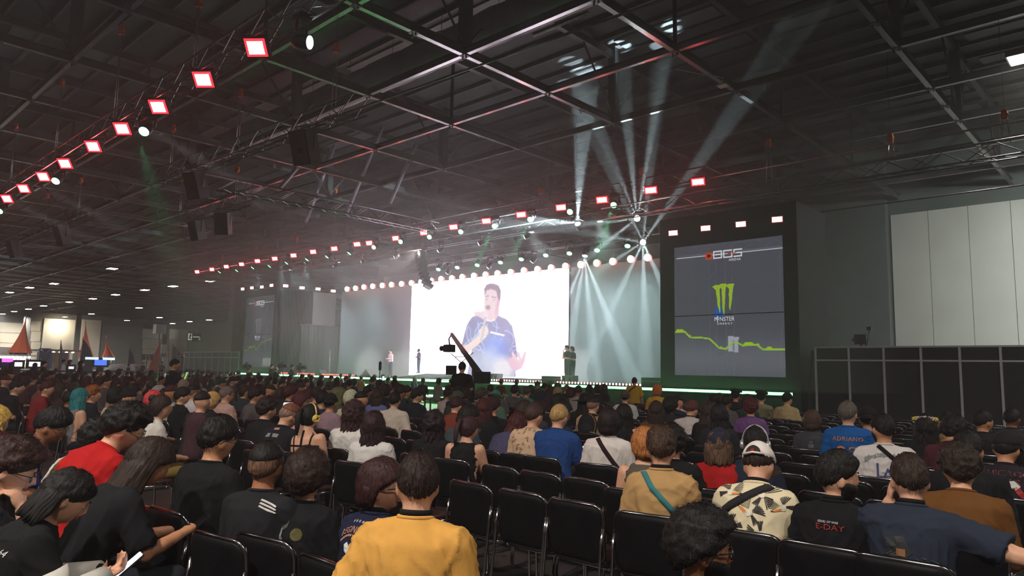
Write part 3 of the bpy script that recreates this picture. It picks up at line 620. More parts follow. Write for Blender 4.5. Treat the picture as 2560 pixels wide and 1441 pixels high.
# ------------------------------------------------------------------ LED screen with the speaker's close-up
sx0, sx1 = onY(1031, 830, YB)[0], onY(1426, 800, YB)[0]; sz1 = onY(1427, 670, YB)[2]; sz0 = max(ZS+0.02, onY(1427, 950, YB)[2])
SCW, SCH = sx1-sx0, sz1-sz0
scr = thing('led_screen', 'huge white LED screen showing a man in a dark patterned t-shirt with a microphone', 'screen', (sx0, YB-0.16, sz0))
MB().box(0, SCW, 0.02, 0.14, 0, SCH).build('cabinet', M_black, scr)
def su(px, py): q = onY(px, py, YB-0.16); return (q[0]-sx0, q[2]-sz0)
def build_screen_picture():
    pc = Pic(SCW, SCH, 330, 150, (1.12, 1.02, 1.10))
    P = lambda L: [su(*q) for q in L]
    sk = (0.98, 0.72, 0.78); hr = (0.34, 0.20, 0.31); sh = (0.30, 0.26, 0.52); sh2 = (0.27, 0.25, 0.58)
    # raised arm, neck
    pc.poly(P([(1186, 782), (1212, 778), (1240, 790), (1240, 806), (1192, 808)]), sk, 1, 1)
    # head
    pc.poly(P([(1213, 735), (1222, 722), (1238, 722), (1248, 735), (1249, 760), (1242, 782), (1232, 794), (1220, 796), (1212, 784), (1211, 762)]), sk, 1, 1)
    pc.poly(P([(1212, 740), (1211, 722), (1217, 712), (1233, 709), (1246, 714), (1252, 726), (1252, 745), (1248, 757), (1244, 745), (1241, 728), (1228, 723), (1217, 727)]), hr, 1, 1)
    pc.poly(P([(1243, 745), (1249, 752), (1246, 790), (1241, 800), (1237, 786)]), (0.80, 0.42, 0.60), 0.75, 2)
    pc.poly(P([(1213, 741), (1222, 739), (1222, 742), (1213, 744)]), hr, 0.9, 1); pc.poly(P([(1229, 741), (1240, 743), (1240, 746), (1230, 744)]), hr, 0.9, 1)
    pc.poly(P([(1214, 748), (1220, 748), (1220, 750), (1214, 750)]), (0.5, 0.3, 0.42), 0.8, 1); pc.poly(P([(1230, 749), (1238, 750), (1238, 752), (1230, 751)]), (0.5, 0.3, 0.42), 0.8, 1)
    pc.poly(P([(1216, 764), (1224, 764), (1227, 772), (1221, 776), (1214, 772)]), (0.35, 0.18, 0.26), 0.9, 1)
    pc.poly(P([(1217, 770), (1224, 770), (1223, 773), (1218, 773)]), (0.8, 0.35, 0.42), 0.9, 0)
    # shirt
    body = P([(1194, 790), (1180, 793), (1168, 812), (1160, 842), (1154, 866), (1178, 872), (1182, 862), (1176, 900), (1168, 940), (1290, 942), (1284, 905), (1280, 872), (1290, 902), (1294, 893), (1288, 850), (1280, 815), (1268, 800), (1246, 790), (1236, 803), (1215, 804)])
    pc.poly(body, sh, 1, 1)
    rs = np.random.RandomState(4); m = np.zeros(pc.X.shape)
    inside = Pic(SCW, SCH, 330, 150, (0, 0, 0)); inside.poly(body, (1, 1, 1), 1, 1); ins = inside.c[..., 0]
    for _ in range(34):
        x, z = su(rs.uniform(1165, 1290), rs.uniform(800, 940)); pts = [(x, z)]; a = rs.uniform(0, 6.28)
        for _k in range(6): a += rs.uniform(-0.9, 0.9); x += 0.22*math.cos(a); z += 0.22*math.sin(a); pts.append((x, z))
        q = Pic(SCW, SCH, 330, 150, (0, 0, 0)); q.line(pts, 0.035, (1, 1, 1)); m = np.maximum(m, q.c[..., 0]*rs.uniform(0.3, 0.9))
    pc.mix(m*ins, (0.55, 0.72, 1.2))
    for cx, cz_, rx, rz, col, a in ((1240, 875, 0.9, 0.8, (0.25, 0.40, 1.1), 0.8), (1200, 905, 0.8, 0.7, (0.75, 0.78, 1.0), 0.5), (1228, 915, 0.7, 0.9, (0.9, 0.95, 1.1), 0.6), (1258, 925, 0.8, 0.7, (1.1, 1.05, 1.1), 0.85), (1190, 925, 0.7, 0.8, (0.6, 0.66, 0.85), 0.6), (1210, 830, 0.4, 0.4, (0.3, 0.45, 0.8), 0.4), (1270, 860, 0.35, 0.7, (0.3, 0.32, 0.75), 0.5)):
        q = Pic(SCW, SCH, 330, 150, (0, 0, 0)); x, z = su(cx, cz_); q.ell(x, z, rx, rz, (1, 1, 1), 1, 0.8); pc.mix(q.c[..., 0]*a*ins, col)
    pc.poly(P([(1216, 801), (1226, 806), (1238, 801), (1237, 797), (1226, 802), (1216, 797)]), (1.1, 1.0, 1.05), 0.9, 0)
    pc.poly(P([(1226, 828), (1262, 837), (1261, 842), (1227, 834)]), (1.1, 1.05, 1.1), 0.9, 0)
    # forearm and hand with microphone
    pc.poly(P([(1152, 868), (1150, 884), (1166, 886), (1196, 862), (1210, 846), (1204, 832), (1190, 845), (1172, 860)]), (1.05, 0.78, 0.72), 1, 1)
    pc.poly(P([(1198, 826), (1206, 816), (1218, 816), (1222, 828), (1216, 842), (1206, 850), (1198, 842)]), (1.1, 0.86, 0.84), 1, 1)
    pc.poly(P([(1211, 790), (1217, 791), (1211, 830), (1206, 858), (1200, 856), (1206, 826)]), (0.72, 0.66, 0.74), 1, 0)
    pc.poly(P([(1209, 778), (1219, 779), (1218, 793), (1210, 792)]), (0.95, 0.85, 0.92), 0.9, 1)
    for k in range(4): pc.line(P([(1199, 824+6*k), (1219, 819+6*k)]), 0.025, (0.75, 0.5, 0.55), 0.6)
    # other hand, palm up
    pc.poly(P([(1272, 897), (1284, 892), (1296, 904), (1306, 896), (1311, 884), (1314, 886), (1311, 905), (1304, 922), (1288, 928), (1274, 915)]), (1.0, 0.62, 0.78), 1, 1)
    pc.line(P([(1296, 905), (1282, 886)]), 0.09, (1.02, 0.72, 0.84)); pc.line(P([(1302, 902), (1296, 884)]), 0.08, (1.02, 0.72, 0.84)); pc.line(P([(1306, 900), (1313, 883)]), 0.08, (1.02, 0.66, 0.80))
    link('screen_picture', pc.mesh('screen_picture', glow_attr('screen_light', 1.0), (1.12, 1.02, 1.10)), None, scr, (0, -0.008, 0))
    MB().add([(0, 0, 0), (SCW, 0, 0), (SCW, 0, SCH), (0, 0, SCH)], [(0, 1, 2, 3)]).build('screen_face', glow('screen_white', (1.0, 0.86, 1.0), 8.5, True), scr)
build_screen_picture()

# ------------------------------------------------------------------ text
def flat_text(body, x, z, size, m, parent, y=-0.012, sx=1.0, shear=0.0, spacing=1.0, bold=0.0, rz=0.0):
    me = text_mesh(body, size, shear, 0, spacing)
    co = np.zeros(len(me.vertices)*3, np.float32); me.vertices.foreach_get('co', co); co = co.reshape(-1, 3)
    out = np.stack([x+co[:, 0]*sx, y-co[:, 2], z+co[:, 1]], 1); me.vertices.foreach_set('co', out.astype(np.float32).ravel()); me.update()
    return link('lettering', me, m, parent)

# ------------------------------------------------------------------ banner towers
def scrim(name, tint, alpha, emit):
    if name in MATS: return MATS[name]
    m = bpy.data.materials.new(name); m.use_nodes = True; MATS[name] = m; nt = m.node_tree; nt.nodes.clear()
    a = nt.nodes.new('ShaderNodeAttribute'); a.attribute_name = 'Col'
    e = nt.nodes.new('ShaderNodeEmission'); e.inputs[1].default_value = emit
    tr = nt.nodes.new('ShaderNodeBsdfTransparent'); mx = nt.nodes.new('ShaderNodeMixShader'); mx.inputs[0].default_value = alpha
    o = nt.nodes.new('ShaderNodeOutputMaterial')
    nt.links.new(a.outputs['Color'], e.inputs[0]); nt.links.new(tr.outputs[0], mx.inputs[1]); nt.links.new(e.outputs[0], mx.inputs[2]); nt.links.new(mx.outputs[0], o.inputs[0])
    return m
def banner_tower(name, label, xa, xb, ztop, bx0, bx1, bz0, bz1, dim, flip):
    t = thing(name, label, 'banner tower', (xa, YF, 0)); W_ = xb-xa; a, b = bx0-xa, bx1-xa
    MB().box(0, a, 0, 0.3, 0, ztop).build('frame_side', M_navy, t); MB().box(b, W_, 0, 0.3, 0, ztop).build('frame_side', M_navy, t)
    MB().box(a, b, 0, 0.3, bz1, ztop).build('frame_top', M_navy, t); MB().box(a, b, 0, 0.3, 0, bz0).build('frame_bottom', M_navy, t)
    MB().box(0, W_, 2.6, 2.75, 0, ztop).build('back_panel', M_navy, t)
    MB().box(-0.02, 0.1, 0.3, 2.6, 0, ztop).build('side_panel', M_navy, t); MB().box(W_-0.1, W_, 0.3, 2.6, 0, ztop).build('side_panel', M_navy, t)
    bw_, bh = b-a, bz1-bz0
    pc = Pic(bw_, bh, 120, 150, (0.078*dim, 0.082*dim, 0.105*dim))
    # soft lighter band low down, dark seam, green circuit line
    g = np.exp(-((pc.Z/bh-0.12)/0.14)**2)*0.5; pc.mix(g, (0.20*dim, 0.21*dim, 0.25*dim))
    gr = (0.36*dim, 0.62*dim, 0.02)
    pts = [(0, 0.33), (0.10, 0.335), (0.15, 0.29), (0.27, 0.285), (0.34, 0.275), (0.43, 0.205), (0.49, 0.2), (0.55, 0.245), (0.60, 0.24), (0.64, 0.222), (0.76, 0.228), (0.81, 0.195), (1.0, 0.192)]
    if flip: pts = [(0, 0.235), (0.13, 0.235), (0.20, 0.27), (0.27, 0.275), (0.33, 0.285), (0.38, 0.30), (0.46, 0.24), (0.55, 0.30), (0.63, 0.345), (0.70, 0.35), (0.80, 0.375), (1.0, 0.39)]
    pts = [(u*bw_, w*bh) for u, w in pts]
    pc.line(pts, 0.028, gr)
    for (u0, u1, w) in ((0.0, 0.10, 0.338), (0.64, 0.74, 0.235), (0.83, 0.90, 0.2)) if not flip else ((0.18, 0.3, 0.28),):
        pc.poly([(u0*bw_, (w-0.008)*bh), (u1*bw_, (w-0.008)*bh), ((u1-0.015)*bw_, (w+0.012)*bh), ((u0+0.02)*bw_, (w+0.012)*bh)], gr)
    for u, w in ((0.15, 0.30), (0.445, 0.207), (0.77, 0.228)) if not flip else ((0.2, 0.27), (0.38, 0.3)): pc.ell(u*bw_, w*bh, 0.05, 0.05, gr)
    if not flip:  # card with a standing figure, and the blue can behind the claw mark
        pc.poly([(0.505*bw_, 0.18*bh), (0.60*bw_, 0.175*bh), (0.605*bw_, 0.285*bh), (0.505*bw_, 0.295*bh)], (0.42, 0.43, 0.5), 1)
        pc.poly([(0.548*bw_, 0.185*bh), (0.568*bw_, 0.185*bh), (0.565*bw_, 0.235*bh), (0.552*bw_, 0.235*bh)], (0.16, 0.2, 0.2), 0.9); pc.ell(0.558*bw_, 0.247*bh, 0.05, 0.07, (0.16, 0.2, 0.2), 0.9)
        pc.line(pts[6:9], 0.028, gr)
        pc.poly([(0.39*bw_, 0.435*bh), (0.465*bw_, 0.432*bh), (0.46*bw_, 0.52*bh), (0.40*bw_, 0.52*bh)], (0.01, 0.10, 0.42), 1, 1)
    else:
        pc.poly([(0.86*bw_, 0.02*bh), (0.98*bw_, 0.02*bh), (0.98*bw_, 0.13*bh), (0.7*bw_, 0.12*bh), (0.7*bw_, 0.02*bh)], (0.35, 0.33, 0.28), 0.7)
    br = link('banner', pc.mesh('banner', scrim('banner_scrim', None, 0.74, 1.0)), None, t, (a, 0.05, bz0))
    sz = bz0+bh*0.455
    MB().box(a, b, 0.03, 0.045, sz-0.015, sz+0.015).build('seam', M_black, t)
    # lettering and marks, slightly proud of the cloth
    ox, oz = a, bz0
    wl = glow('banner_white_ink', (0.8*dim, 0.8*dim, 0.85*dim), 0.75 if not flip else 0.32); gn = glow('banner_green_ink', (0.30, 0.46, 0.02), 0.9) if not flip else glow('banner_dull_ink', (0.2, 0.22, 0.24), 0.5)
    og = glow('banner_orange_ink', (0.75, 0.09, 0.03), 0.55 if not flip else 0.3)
    def rect(x0, x1, z0, z1, m, y=-0.0): MB().box(ox+x0*bw_, ox+x1*bw_, 0.028+y, 0.04+y, oz+z0*bh, oz+z1*bh).build('banner_mark', m, t)
    def pol(pl, m, y=0.0): MB().prism([(ox+u*bw_, oz+w*bh) for u, w in pl], 0.012, c=(0, 0.028+y, 0)).build('banner_mark', m, t)
    hk = 0.905
    rect(0.31, 0.375, hk-0.026, hk+0.026, og)
    pol([(0.333, hk-0.014), (0.345, hk-0.014), (0.345, hk+0.014), (0.333, hk+0.014)], M_black, -0.014); pol([(0.349, hk-0.012), (0.366, hk), (0.349, hk+0.012)], M_black, -0.014)
    # B G S drawn as open bar letters
    def bars(L, m):
        for x0_, x1_, z0_, z1_ in L: rect(x0_, x1_, z0_, z1_, m)
    h0, h1, k = hk-0.026, hk+0.034, 0.010
    bars([(0.385, 0.395, h0, h1), (0.385, 0.465, h1-k, h1), (0.385, 0.465, h0, h0+k), (0.40, 0.465, hk, hk+k), (0.457, 0.467, h0, h1)], wl)
    bars([(0.478, 0.488, h0, h1), (0.478, 0.56, h1-k, h1), (0.478, 0.56, h0, h0+k), (0.552, 0.562, h0, hk+k)], wl); bars([(0.52, 0.60, hk, hk+k)], og)
    bars([(0.572, 0.65, h1-k, h1), (0.572, 0.582, hk, h1), (0.59, 0.648, hk, hk+k), (0.638, 0.648, h0, hk+k), (0.572, 0.648, h0, h0+k)], wl)
    flat_text('ARENA', ox+0.583*bw_, oz+(hk-0.045)*bh, 0.027*bh, wl, t, 0.028, sx=1.1)
    # three claw strokes
    rs = random.Random(3)
    for cx, top, bot, lean in ((0.42, 0.665, 0.47, 0.02), (0.475, 0.672, 0.452, 0.0), (0.545, 0.668, 0.485, -0.012)):
        L_, R_ = [], []
        for i in range(9):
            f = i/8; z = top+(bot-top)*f; w = 0.017*(1-f)**0.6+0.002; j = rs.uniform(-0.004, 0.004)
            L_.append((cx+lean*f-w+j, z)); R_.append((cx+lean*f+w+j*0.5, z))
        pl = [(cx-0.048, top+0.002), (cx-0.02, top+0.014), (cx+0.03, top+0.012)]+R_[1:]+L_[::-1][:-1]
        pol(pl, gn)
    flat_text('M NSTER', ox+0.48*bw_, oz+0.42*bh, 0.044*bh, wl, t, 0.028, sx=0.92)
    flat_text('O', ox+0.418*bw_, oz+0.424*bh, 0.034*bh, wl, t, 0.028, sx=0.95); rect(0.4155, 0.4205, 0.398, 0.447, wl)
    flat_text('ENERGY', ox+0.485*bw_, oz+0.386*bh, 0.021*bh, wl, t, 0.028, sx=1.25, spacing=1.35)
    # inside: truss uprights and a lit truss across the top
    for u in (0.2, 0.36, 0.86):
        x = a+u*bw_
        for dx in (0, 0.3): MB().tube([(x+dx, 1.2, 0), (x+dx, 1.2, ztop-0.2)], 0.03, 6).build('inner_upright', M_alu, t)
        for i in range(12): MB().tube([(x, 1.2, 0.4+i*0.5), (x+0.3, 1.2, 0.65+i*0.5)], 0.014, 4).build('inner_brace', M_alu, t)
    for dz in (0, 0.3): MB().tube([(a, 0.25, bz1-0.32+dz), (b, 0.25, bz1-0.32+dz)], 0.03, 6).build('inner_chord', M_alu, t)
    n = 11
    for i in range(n): MB().tube([(a+bw_*i/n, 0.25, bz1-0.32), (a+bw_*(i+1)/n, 0.25, bz1-0.02)] if i % 2 else [(a+bw_*i/n, 0.25, bz1-0.02), (a+bw_*(i+1)/n, 0.25, bz1-0.32)], 0.016, 4).build('inner_brace', M_alu, t)
    MB().box(a, b, 0.2, 0.24, bz1-0.42, bz1-0.39).build('light_bar', glow('cool_light_bar', (0.85, 0.92, 1.0), 1.6 if not flip else 0.7), t)
    return t
zt = onY(1800, 530, YF)[2]
banner_tower('banner_tower', 'tall dark banner tower on the right with a green claw logo banner', XR0, XR1, zt, onY(1685, 800, YF)[0], onY(1961, 800, YF)[0], onY(1687, 938, YF)[2], onY(1820, 604, YF)[2], 1.0, False)
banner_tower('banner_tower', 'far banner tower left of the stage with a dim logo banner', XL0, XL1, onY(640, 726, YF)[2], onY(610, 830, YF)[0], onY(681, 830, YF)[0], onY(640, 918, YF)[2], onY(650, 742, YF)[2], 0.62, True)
# cable bundle hanging beside the right tower
cb = onY(2025, 960, YF-0.1)
t = thing('cable_bundle', 'tangle of cables hanging between the tower and the booth wall', 'cables', (cb[0], YF-0.15, 0))
for k in range(6):
    MB().tube([(0.1+0.02*k, 0, 2.5), (0.06, 0.02*k, 1.9), (-0.05*(k % 3), 0.03, 1.4), (0.05*(k % 2), 0.02*k, 0.9), (-0.06+0.03*k, 0, 0.4), (0.1*(k-2)*0.3, 0, 0.02)], 0.014, 5).build('cable', mat('cable_rubber', (0.03, 0.035, 0.03), 0.5), t)

# ------------------------------------------------------------------ exhibition wall right: panels and aluminium posts
M_bpanel = mat('booth_panel_black', (0.018, 0.017, 0.021), 0.6, 0, 0.3, 0.1, 2); M_bpost = mat('booth_post_aluminium', (0.60, 0.57, 0.64), 0.4, 0.15, 0.5, 0.06, 5)
YBO = YF-0.25
bo = thing('booth_wall', 'black exhibition panel wall with pale posts on the right', 'partition', (onY(2040, 900, YBO)[0], YBO, 0))
bx = [onY(q, 866, YBO)[0] for q in (2040, 2123, 2210, 2303, 2400, 2502)]; bx += [bx[-1]+1.02*k for k in range(1, 4)]
zb = onY(2210, 866, YBO)[2]; zr = onY(2210, 902, YBO)[2]; X0 = bx[0]
for i in range(len(bx)):
    MB().box(bx[i]-X0-0.03, bx[i]-X0+0.03, -0.05, 0.01, 0, zb).build('post', M_bpost, bo)
    if i+1 < len(bx):
        MB().box(bx[i]-X0+0.03, bx[i+1]-X0-0.03, -0.01, 0.02, 0.02, zr-0.02).build('panel', M_bpanel, bo)
        MB().box(bx[i]-X0+0.03, bx[i+1]-X0-0.03, -0.01, 0.02, zr+0.02, zb-0.04).build('panel', M_bpanel, bo)
        MB().box(bx[i]-X0+0.03, bx[i+1]-X0-0.03, -0.045, 0.0, zr-0.025, zr+0.025).build('rail', M_bpost, bo)
        MB().box(bx[i]-X0+0.03, bx[i+1]-X0-0.03, -0.045, 0.0, zb-0.05, zb).build('rail', M_bpost, bo)
MB().box(0, 0.05, 0, 3.0, 0, zb).build('end_panel', M_bpanel, bo)
# small camera on a bracket on the wall top
q = onY(2152, 858, YBO+0.5); t = thing('monitor_camera', 'small black camera monitor standing on top of the booth wall', 'camera', (q[0], YBO+0.5, zb-0.02))
MB().box(-0.18, 0.18, -0.06, 0.06, 0.10, 0.42).build('monitor', M_black, t); MB().tube([(0, 0, 0.0), (0, 0, 0.12)], 0.03, 6).build('foot', M_black, t)
MB().box(-0.25, -0.18, -0.03, 0.03, 0.2, 0.3).build('knob', M_black, t); MB().tube([(0.14, 0, 0.02), (0.22, 0, 0.25), (0.26, 0, 0.55)], 0.018, 5).build('arm', M_truss, t)
MB().box(0.2, 0.34, -0.05, 0.05, 0.55, 0.66).build('camera_head', M_steel, t)
MB().box(-6, 14, -0.3, 2.4, zb-0.10, zb-0.04).build('booth_roof', M_bpanel, bo, (6.0, 0.35, 0)) if False else None
# blue exhibition wall left of the far tower
M_blue = mat('booth_panel_blue', (0.035, 0.05, 0.10), 0.5, 0, 0.4, 0.1, 2)
bl = thing('booth_wall', 'navy blue exhibition panel wall with pale posts left of the far tower', 'partition', (onY(462, 900, YF)[0], YF, 0))
xs = [onY(q, 880, YF)[0] for q in (462, 475, 488, 503, 517, 532, 548, 564, 579, 598)]; zb2 = onY(500, 880, YF)[2]; zr2 = onY(500, 894, YF)[2]
for i, x in enumerate(xs):
    MB().box(x-xs[0]-0.04, x-xs[0]+0.04, -0.06, 0, 0, zb2).build('post', M_bpost, bl)
    if i+1 < len(xs):
        MB().box(x-xs[0]+0.04, xs[i+1]-xs[0]-0.04, -0.02, 0.02, 0, zr2-0.03).build('panel', M_blue, bl); MB().box(x-xs[0]+0.04, xs[i+1]-xs[0]-0.04, -0.02, 0.02, zr2+0.03, zb2-0.06).build('panel', M_blue, bl)
        MB().box(x-xs[0]+0.04, xs[i+1]-xs[0]-0.04, -0.05, 0, zr2-0.03, zr2+0.03).build('rail', M_bpost, bl); MB().box(x-xs[0]+0.04, xs[i+1]-xs[0]-0.04, -0.05, 0, zb2-0.06, zb2).build('rail', M_bpost, bl)
# ------------------------------------------------------------------ chairs
M_vinyl = mat('black_chair_vinyl', (0.005, 0.0045, 0.0055), 0.5, 0, 0.10, 0.2, 6, 0.12, 60)
M_edge = mat('black_chair_edge', (0.22, 0.21, 0.22), 0.2, 1.0, 0.5, 0.1, 6)
M_chrome = mat('chair_chrome', (0.55, 0.54, 0.56), 0.16, 1.0, 0.5, 0.05, 6)
M_seat = mat('chair_seat_vinyl', (0.045, 0.016, 0.014), 0.28, 0, 0.6, 0.2, 6, 0.1, 60)
def rrect(w, h, r, n=5):
    out = []
    for cx, cz, a0 in ((w/2-r, h/2-r, 0), (-w/2+r, h/2-r, PI/2), (-w/2+r, -h/2+r, PI), (w/2-r, -h/2+r, 1.5*PI)):
        for i in range(n+1): a = a0+PI/2*i/n; out.append((cx+r*math.cos(a), cz+r*math.sin(a)))
    return out
def chair_meshes():
    # backrest: padded rounded panel, slightly bowed and leaning back
    ol = rrect(0.44, 0.36, 0.065); n = len(ol)
    def place(x, y, z): return (x, y-0.10*z/0.36*0.35+0.10*(x/0.22)**2*0.35, z+0.625)
    mb = MB(); vs = []; fs = []
    prof = [(0.0, -0.026), (0.80, -0.026), (0.95, -0.022), (1.0, -0.008), (1.0, 0.008), (0.95, 0.022), (0.80, 0.026), (0.0, 0.026)]
    for k, (s, y) in enumerate(prof):
        for x, z in ol: vs.append(place(x*s if s else x*0.02, y, z*s if s else z*0.02))
    for k in range(len(prof)-1):
        for i in range(n): fs.append((k*n+i, k*n+(i+1) % n, (k+1)*n+(i+1) % n, (k+1)*n+i))
    fs.append(tuple(range(n-1, -1, -1))); fs.append(tuple((len(prof)-1)*n+i for i in range(n)))
    mb.add(vs, fs, True); back = mb.mesh('backrest'); back.materials.append(M_vinyl)
    # glossy rim tube round the backrest
    rim = MB().tube([place(x*1.0, 0.0, z*1.0) for x, z in ol], 0.0135, 6, closed=True).mesh('back_rim'); rim.materials.append(M_edge)
    st_ol = rrect(0.45, 0.42, 0.07); mb = MB(); vs = []; fs = []
    prof = [(0.02, 0.452), (0.85, 0.452), (0.97, 0.446), (1.0, 0.43), (0.97, 0.412), (0.02, 0.408)]
    for s, z in prof:
        for x, y in st_ol: vs.append((x*s, 0.27+y*s, z+(0.012*(abs(x)/0.22)**2 if s < 0.99 else 0)))
    for k in range(len(prof)-1):
        for i in range(n): fs.append((k*n+i, k*n+(i+1) % n, (k+1)*n+(i+1) % n, (k+1)*n+i))
    fs.append(tuple(range(n-1, -1, -1))); fs.append(tuple((len(prof)-1)*n+i for i in range(n)))
    mb.add(vs, fs, True); seat = mb.mesh('seat'); seat.materials.append(M_seat)
    side = []
    for s in (-1, 1):
        x = s*0.225
        p = [(x, 0.02, 0.67), (x, 0.0, 0.57), (x, -0.01, 0.45), (x, -0.035, 0.25), (x, -0.055, 0.06), (x, -0.035, 0.018), (x, 0.02, 0.012), (x, 0.40, 0.012), (x, 0.445, 0.02), (x, 0.455, 0.06), (x, 0.44, 0.37), (x*0.96, 0.40, 0.405), (x*0.93, 0.10, 0.405)]
        me = MB().tube(p, 0.0115, 6).mesh('side_frame'); me.materials.append(M_chrome); side.append(me)
    bar = MB().tube([(-0.21, 0.12, 0.40), (0.21, 0.12, 0.40)], 0.01, 6).tube([(-0.21, 0.40, 0.40), (0.21, 0.40, 0.40)], 0.01, 6).mesh('crossbar'); bar.materials.append(M_chrome)
    return back, rim, seat, side, bar
CH = chair_meshes(); CHAIRS = []
def chair(x, y, rz, label, group):
    CHAIRS.append((x, y)); t = thing('stacking_chair', label, 'chair', (x, y, 0), rz, group)
    b = link('backrest', CH[0], None, t); link('back_rim', CH[1], None, b); link('seat', CH[2], None, t)
    for me in CH[3]: link('side_frame', me, None, t)
    link('crossbar', CH[4], None, t); return t

# ------------------------------------------------------------------ surfaces of people: remeshed in one go
JOBS = []
class Job:
    def __init__(s, name, mb, voxel, smooth=4, post=None):
        s.mb, s.voxel, s.smooth, s.post, s.mesh = mb, voxel, smooth, post, None
        me = mb.mesh(name); s.o = bpy.data.objects.new('tmp', me); TMP.objects.link(s.o)
        m = s.o.modifiers.new('r', 'REMESH'); m.mode = 'VOXEL'; m.voxel_size = voxel; m.use_smooth_shade = True
        if smooth: m2 = s.o.modifiers.new('s', 'SMOOTH'); m2.iterations = smooth; m2.factor = 0.5
        JOBS.append(s)
TMP = bpy.data.collections.new('tmp'); COL.children.link(TMP)
def run_jobs():
    dg = bpy.context.evaluated_depsgraph_get(); dg.update()
    for j in JOBS:
        if j.mesh is None:
            j.mesh = bpy.data.meshes.new_from_object(j.o.evaluated_get(dg)); j.mesh.name = 'surface'; j.mesh.materials.clear()
            if j.post: j.post(j.mesh)
    for j in JOBS:
        if j.o: me = j.o.data; bpy.data.objects.remove(j.o); bpy.data.meshes.remove(me); j.o = None
def co_of(me):
    a = np.zeros(len(me.vertices)*3, np.float32); me.vertices.foreach_get('co', a); return a.reshape(-1, 3).astype(float)
def nor_of(me):
    a = np.zeros(len(me.vertices)*3, np.float32); me.vertices.foreach_get('normal', a); return a.reshape(-1, 3).astype(float)
def set_co(me, c): me.vertices.foreach_set('co', c.astype(np.float32).ravel()); me.update()
def smooth_shade(me): me.polygons.foreach_set('use_smooth', [True]*len(me.polygons)); me.update()
def folds(seed, amp, nb=None):
    def f(me):
        c = co_of(me); nn = nor_of(me); r = np.random.RandomState(seed); d = np.zeros(len(c))
        w = c+0.03*np.sin(c[:, [1, 2, 0]]*22+r.uniform(0, 6, 3))
        for k in range(7):
            v = r.normal(size=3); v[2] *= 0.55; v /= np.linalg.norm(v); fq = r.uniform(22, 62)
            s_ = np.sin(w @ v*fq+r.uniform(0, 6)+1.4*np.sin(c @ r.normal(size=3)*7))
            d += (1-np.abs(s_))**3*r.uniform(0.3, 1.0)*np.clip(np.sin(c @ r.normal(size=3)*6+r.uniform(0, 6))+0.35, 0, 1)
        fd = 1.0 if nb is None else np.clip((np.linalg.norm(c-np.array(nb), axis=1)-0.09)/0.08, 0, 1)
        set_co(me, c+nn*((d*amp-amp*0.6)*fd)[:, None]); smooth_shade(me)
    return f

def eloft(mb, rings, n=18):
    """rings: (centre, right vector*rx, forward vector*ry)"""
    vs = []; fs = []
    for c, a, b in rings:
        c, a, b = Vector(c), Vector(a), Vector(b)
        for k in range(n): t = 2*PI*k/n; vs.append(c+a*math.cos(t)+b*math.sin(t))
    m = len(rings)
    for i in range(m-1):
        for k in range(n): fs.append((i*n+k, i*n+(k+1) % n, (i+1)*n+(k+1) % n, (i+1)*n+k))
    fs.append(tuple(range(n-1, -1, -1))); fs.append(tuple((m-1)*n+k for k in range(n)))
    mb.add(vs, fs, True)
def cap_tube(mb, pts, rad, n=10):
    mb.tube(pts, rad, n)
    for p, r in zip(pts, rad): mb.ball(p, r, n=n, m=6)

# head shape -------------------------------------------------------
def sph(nt, npn):
    th = np.linspace(0, PI, nt+1); ph = np.linspace(0, 2*PI, npn, endpoint=False); T, P_ = np.meshgrid(th, ph, indexing='ij')
    d = np.stack([np.sin(T)*np.sin(P_), np.sin(T)*np.cos(P_), np.cos(T)], -1).reshape(-1, 3); fs = []
    for i in range(nt):
        for k in range(npn): fs.append((i*npn+k, (i+1)*npn+k, (i+1)*npn+(k+1) % npn, i*npn+(k+1) % npn))
    return d, fs
def bump_at(d, c, s, st=1.0):
    c = np.array(c, float); c /= np.linalg.norm(c); q = d-c; q[:, 2] *= st
    return np.exp(-(q**2).sum(1)/s**2)
def head_shape(d, face=True):
    x, y, z = d[:, 0], d[:, 1], d[:, 2]
    p = d*np.array([0.077, 0.097, 0.118])
    low = np.clip(-z, 0, 1); p[:, 0] *= 1-0.22*low**1.3; p[:, 1] = np.where(y > 0, p[:, 1]*(1-0.02*low), p[:, 1]*(1-0.42*low**1.2))
    p[:, 1] += 0.008*np.clip(-y, 0, 1)*np.clip(z+0.3, 0, 1)*-1
    if face:
        g = np.zeros(len(d)); g += 0.024*bump_at(d, (0, 1, -0.14), 0.13, 0.8); g += 0.010*bump_at(d, (0, 1, 0.05), 0.12, 0.6)
        g += 0.005*bump_at(d, (0.28, 1, 0.16), 0.2)+0.005*bump_at(d, (-0.28, 1, 0.16), 0.2)
        g -= 0.009*bump_at(d, (0.30, 1, 0.01), 0.14)+0.009*bump_at(d, (-0.30, 1, 0.01), 0.14)
        g += 0.006*bump_at(d, (0, 1, -0.42), 0.12)-0.004*bump_at(d, (0, 1, -0.56), 0.1)+0.010*bump_at(d, (0, 1, -0.85), 0.22)
        g += 0.004*bump_at(d, (0.55, 1, -0.2), 0.25)+0.004*bump_at(d, (-0.55, 1, -0.2), 0.25)
        p += d*g[:, None]
    return p
HD, HF = sph(30, 40)
def add_head(mb, M, k=1.0):
    p = head_shape(HD)*k
    mb.add([M @ Vector(v) for v in p], HF, True)
    for s in (-1, 1):
        mb.ball(M @ Vector((s*0.077*k, -0.006*k, -0.012*k)), 0.010*k, 0.021*k, 0.032*k, 8, 6, M.to_3x3() @ rotm(0.15, 0, -s*0.35))
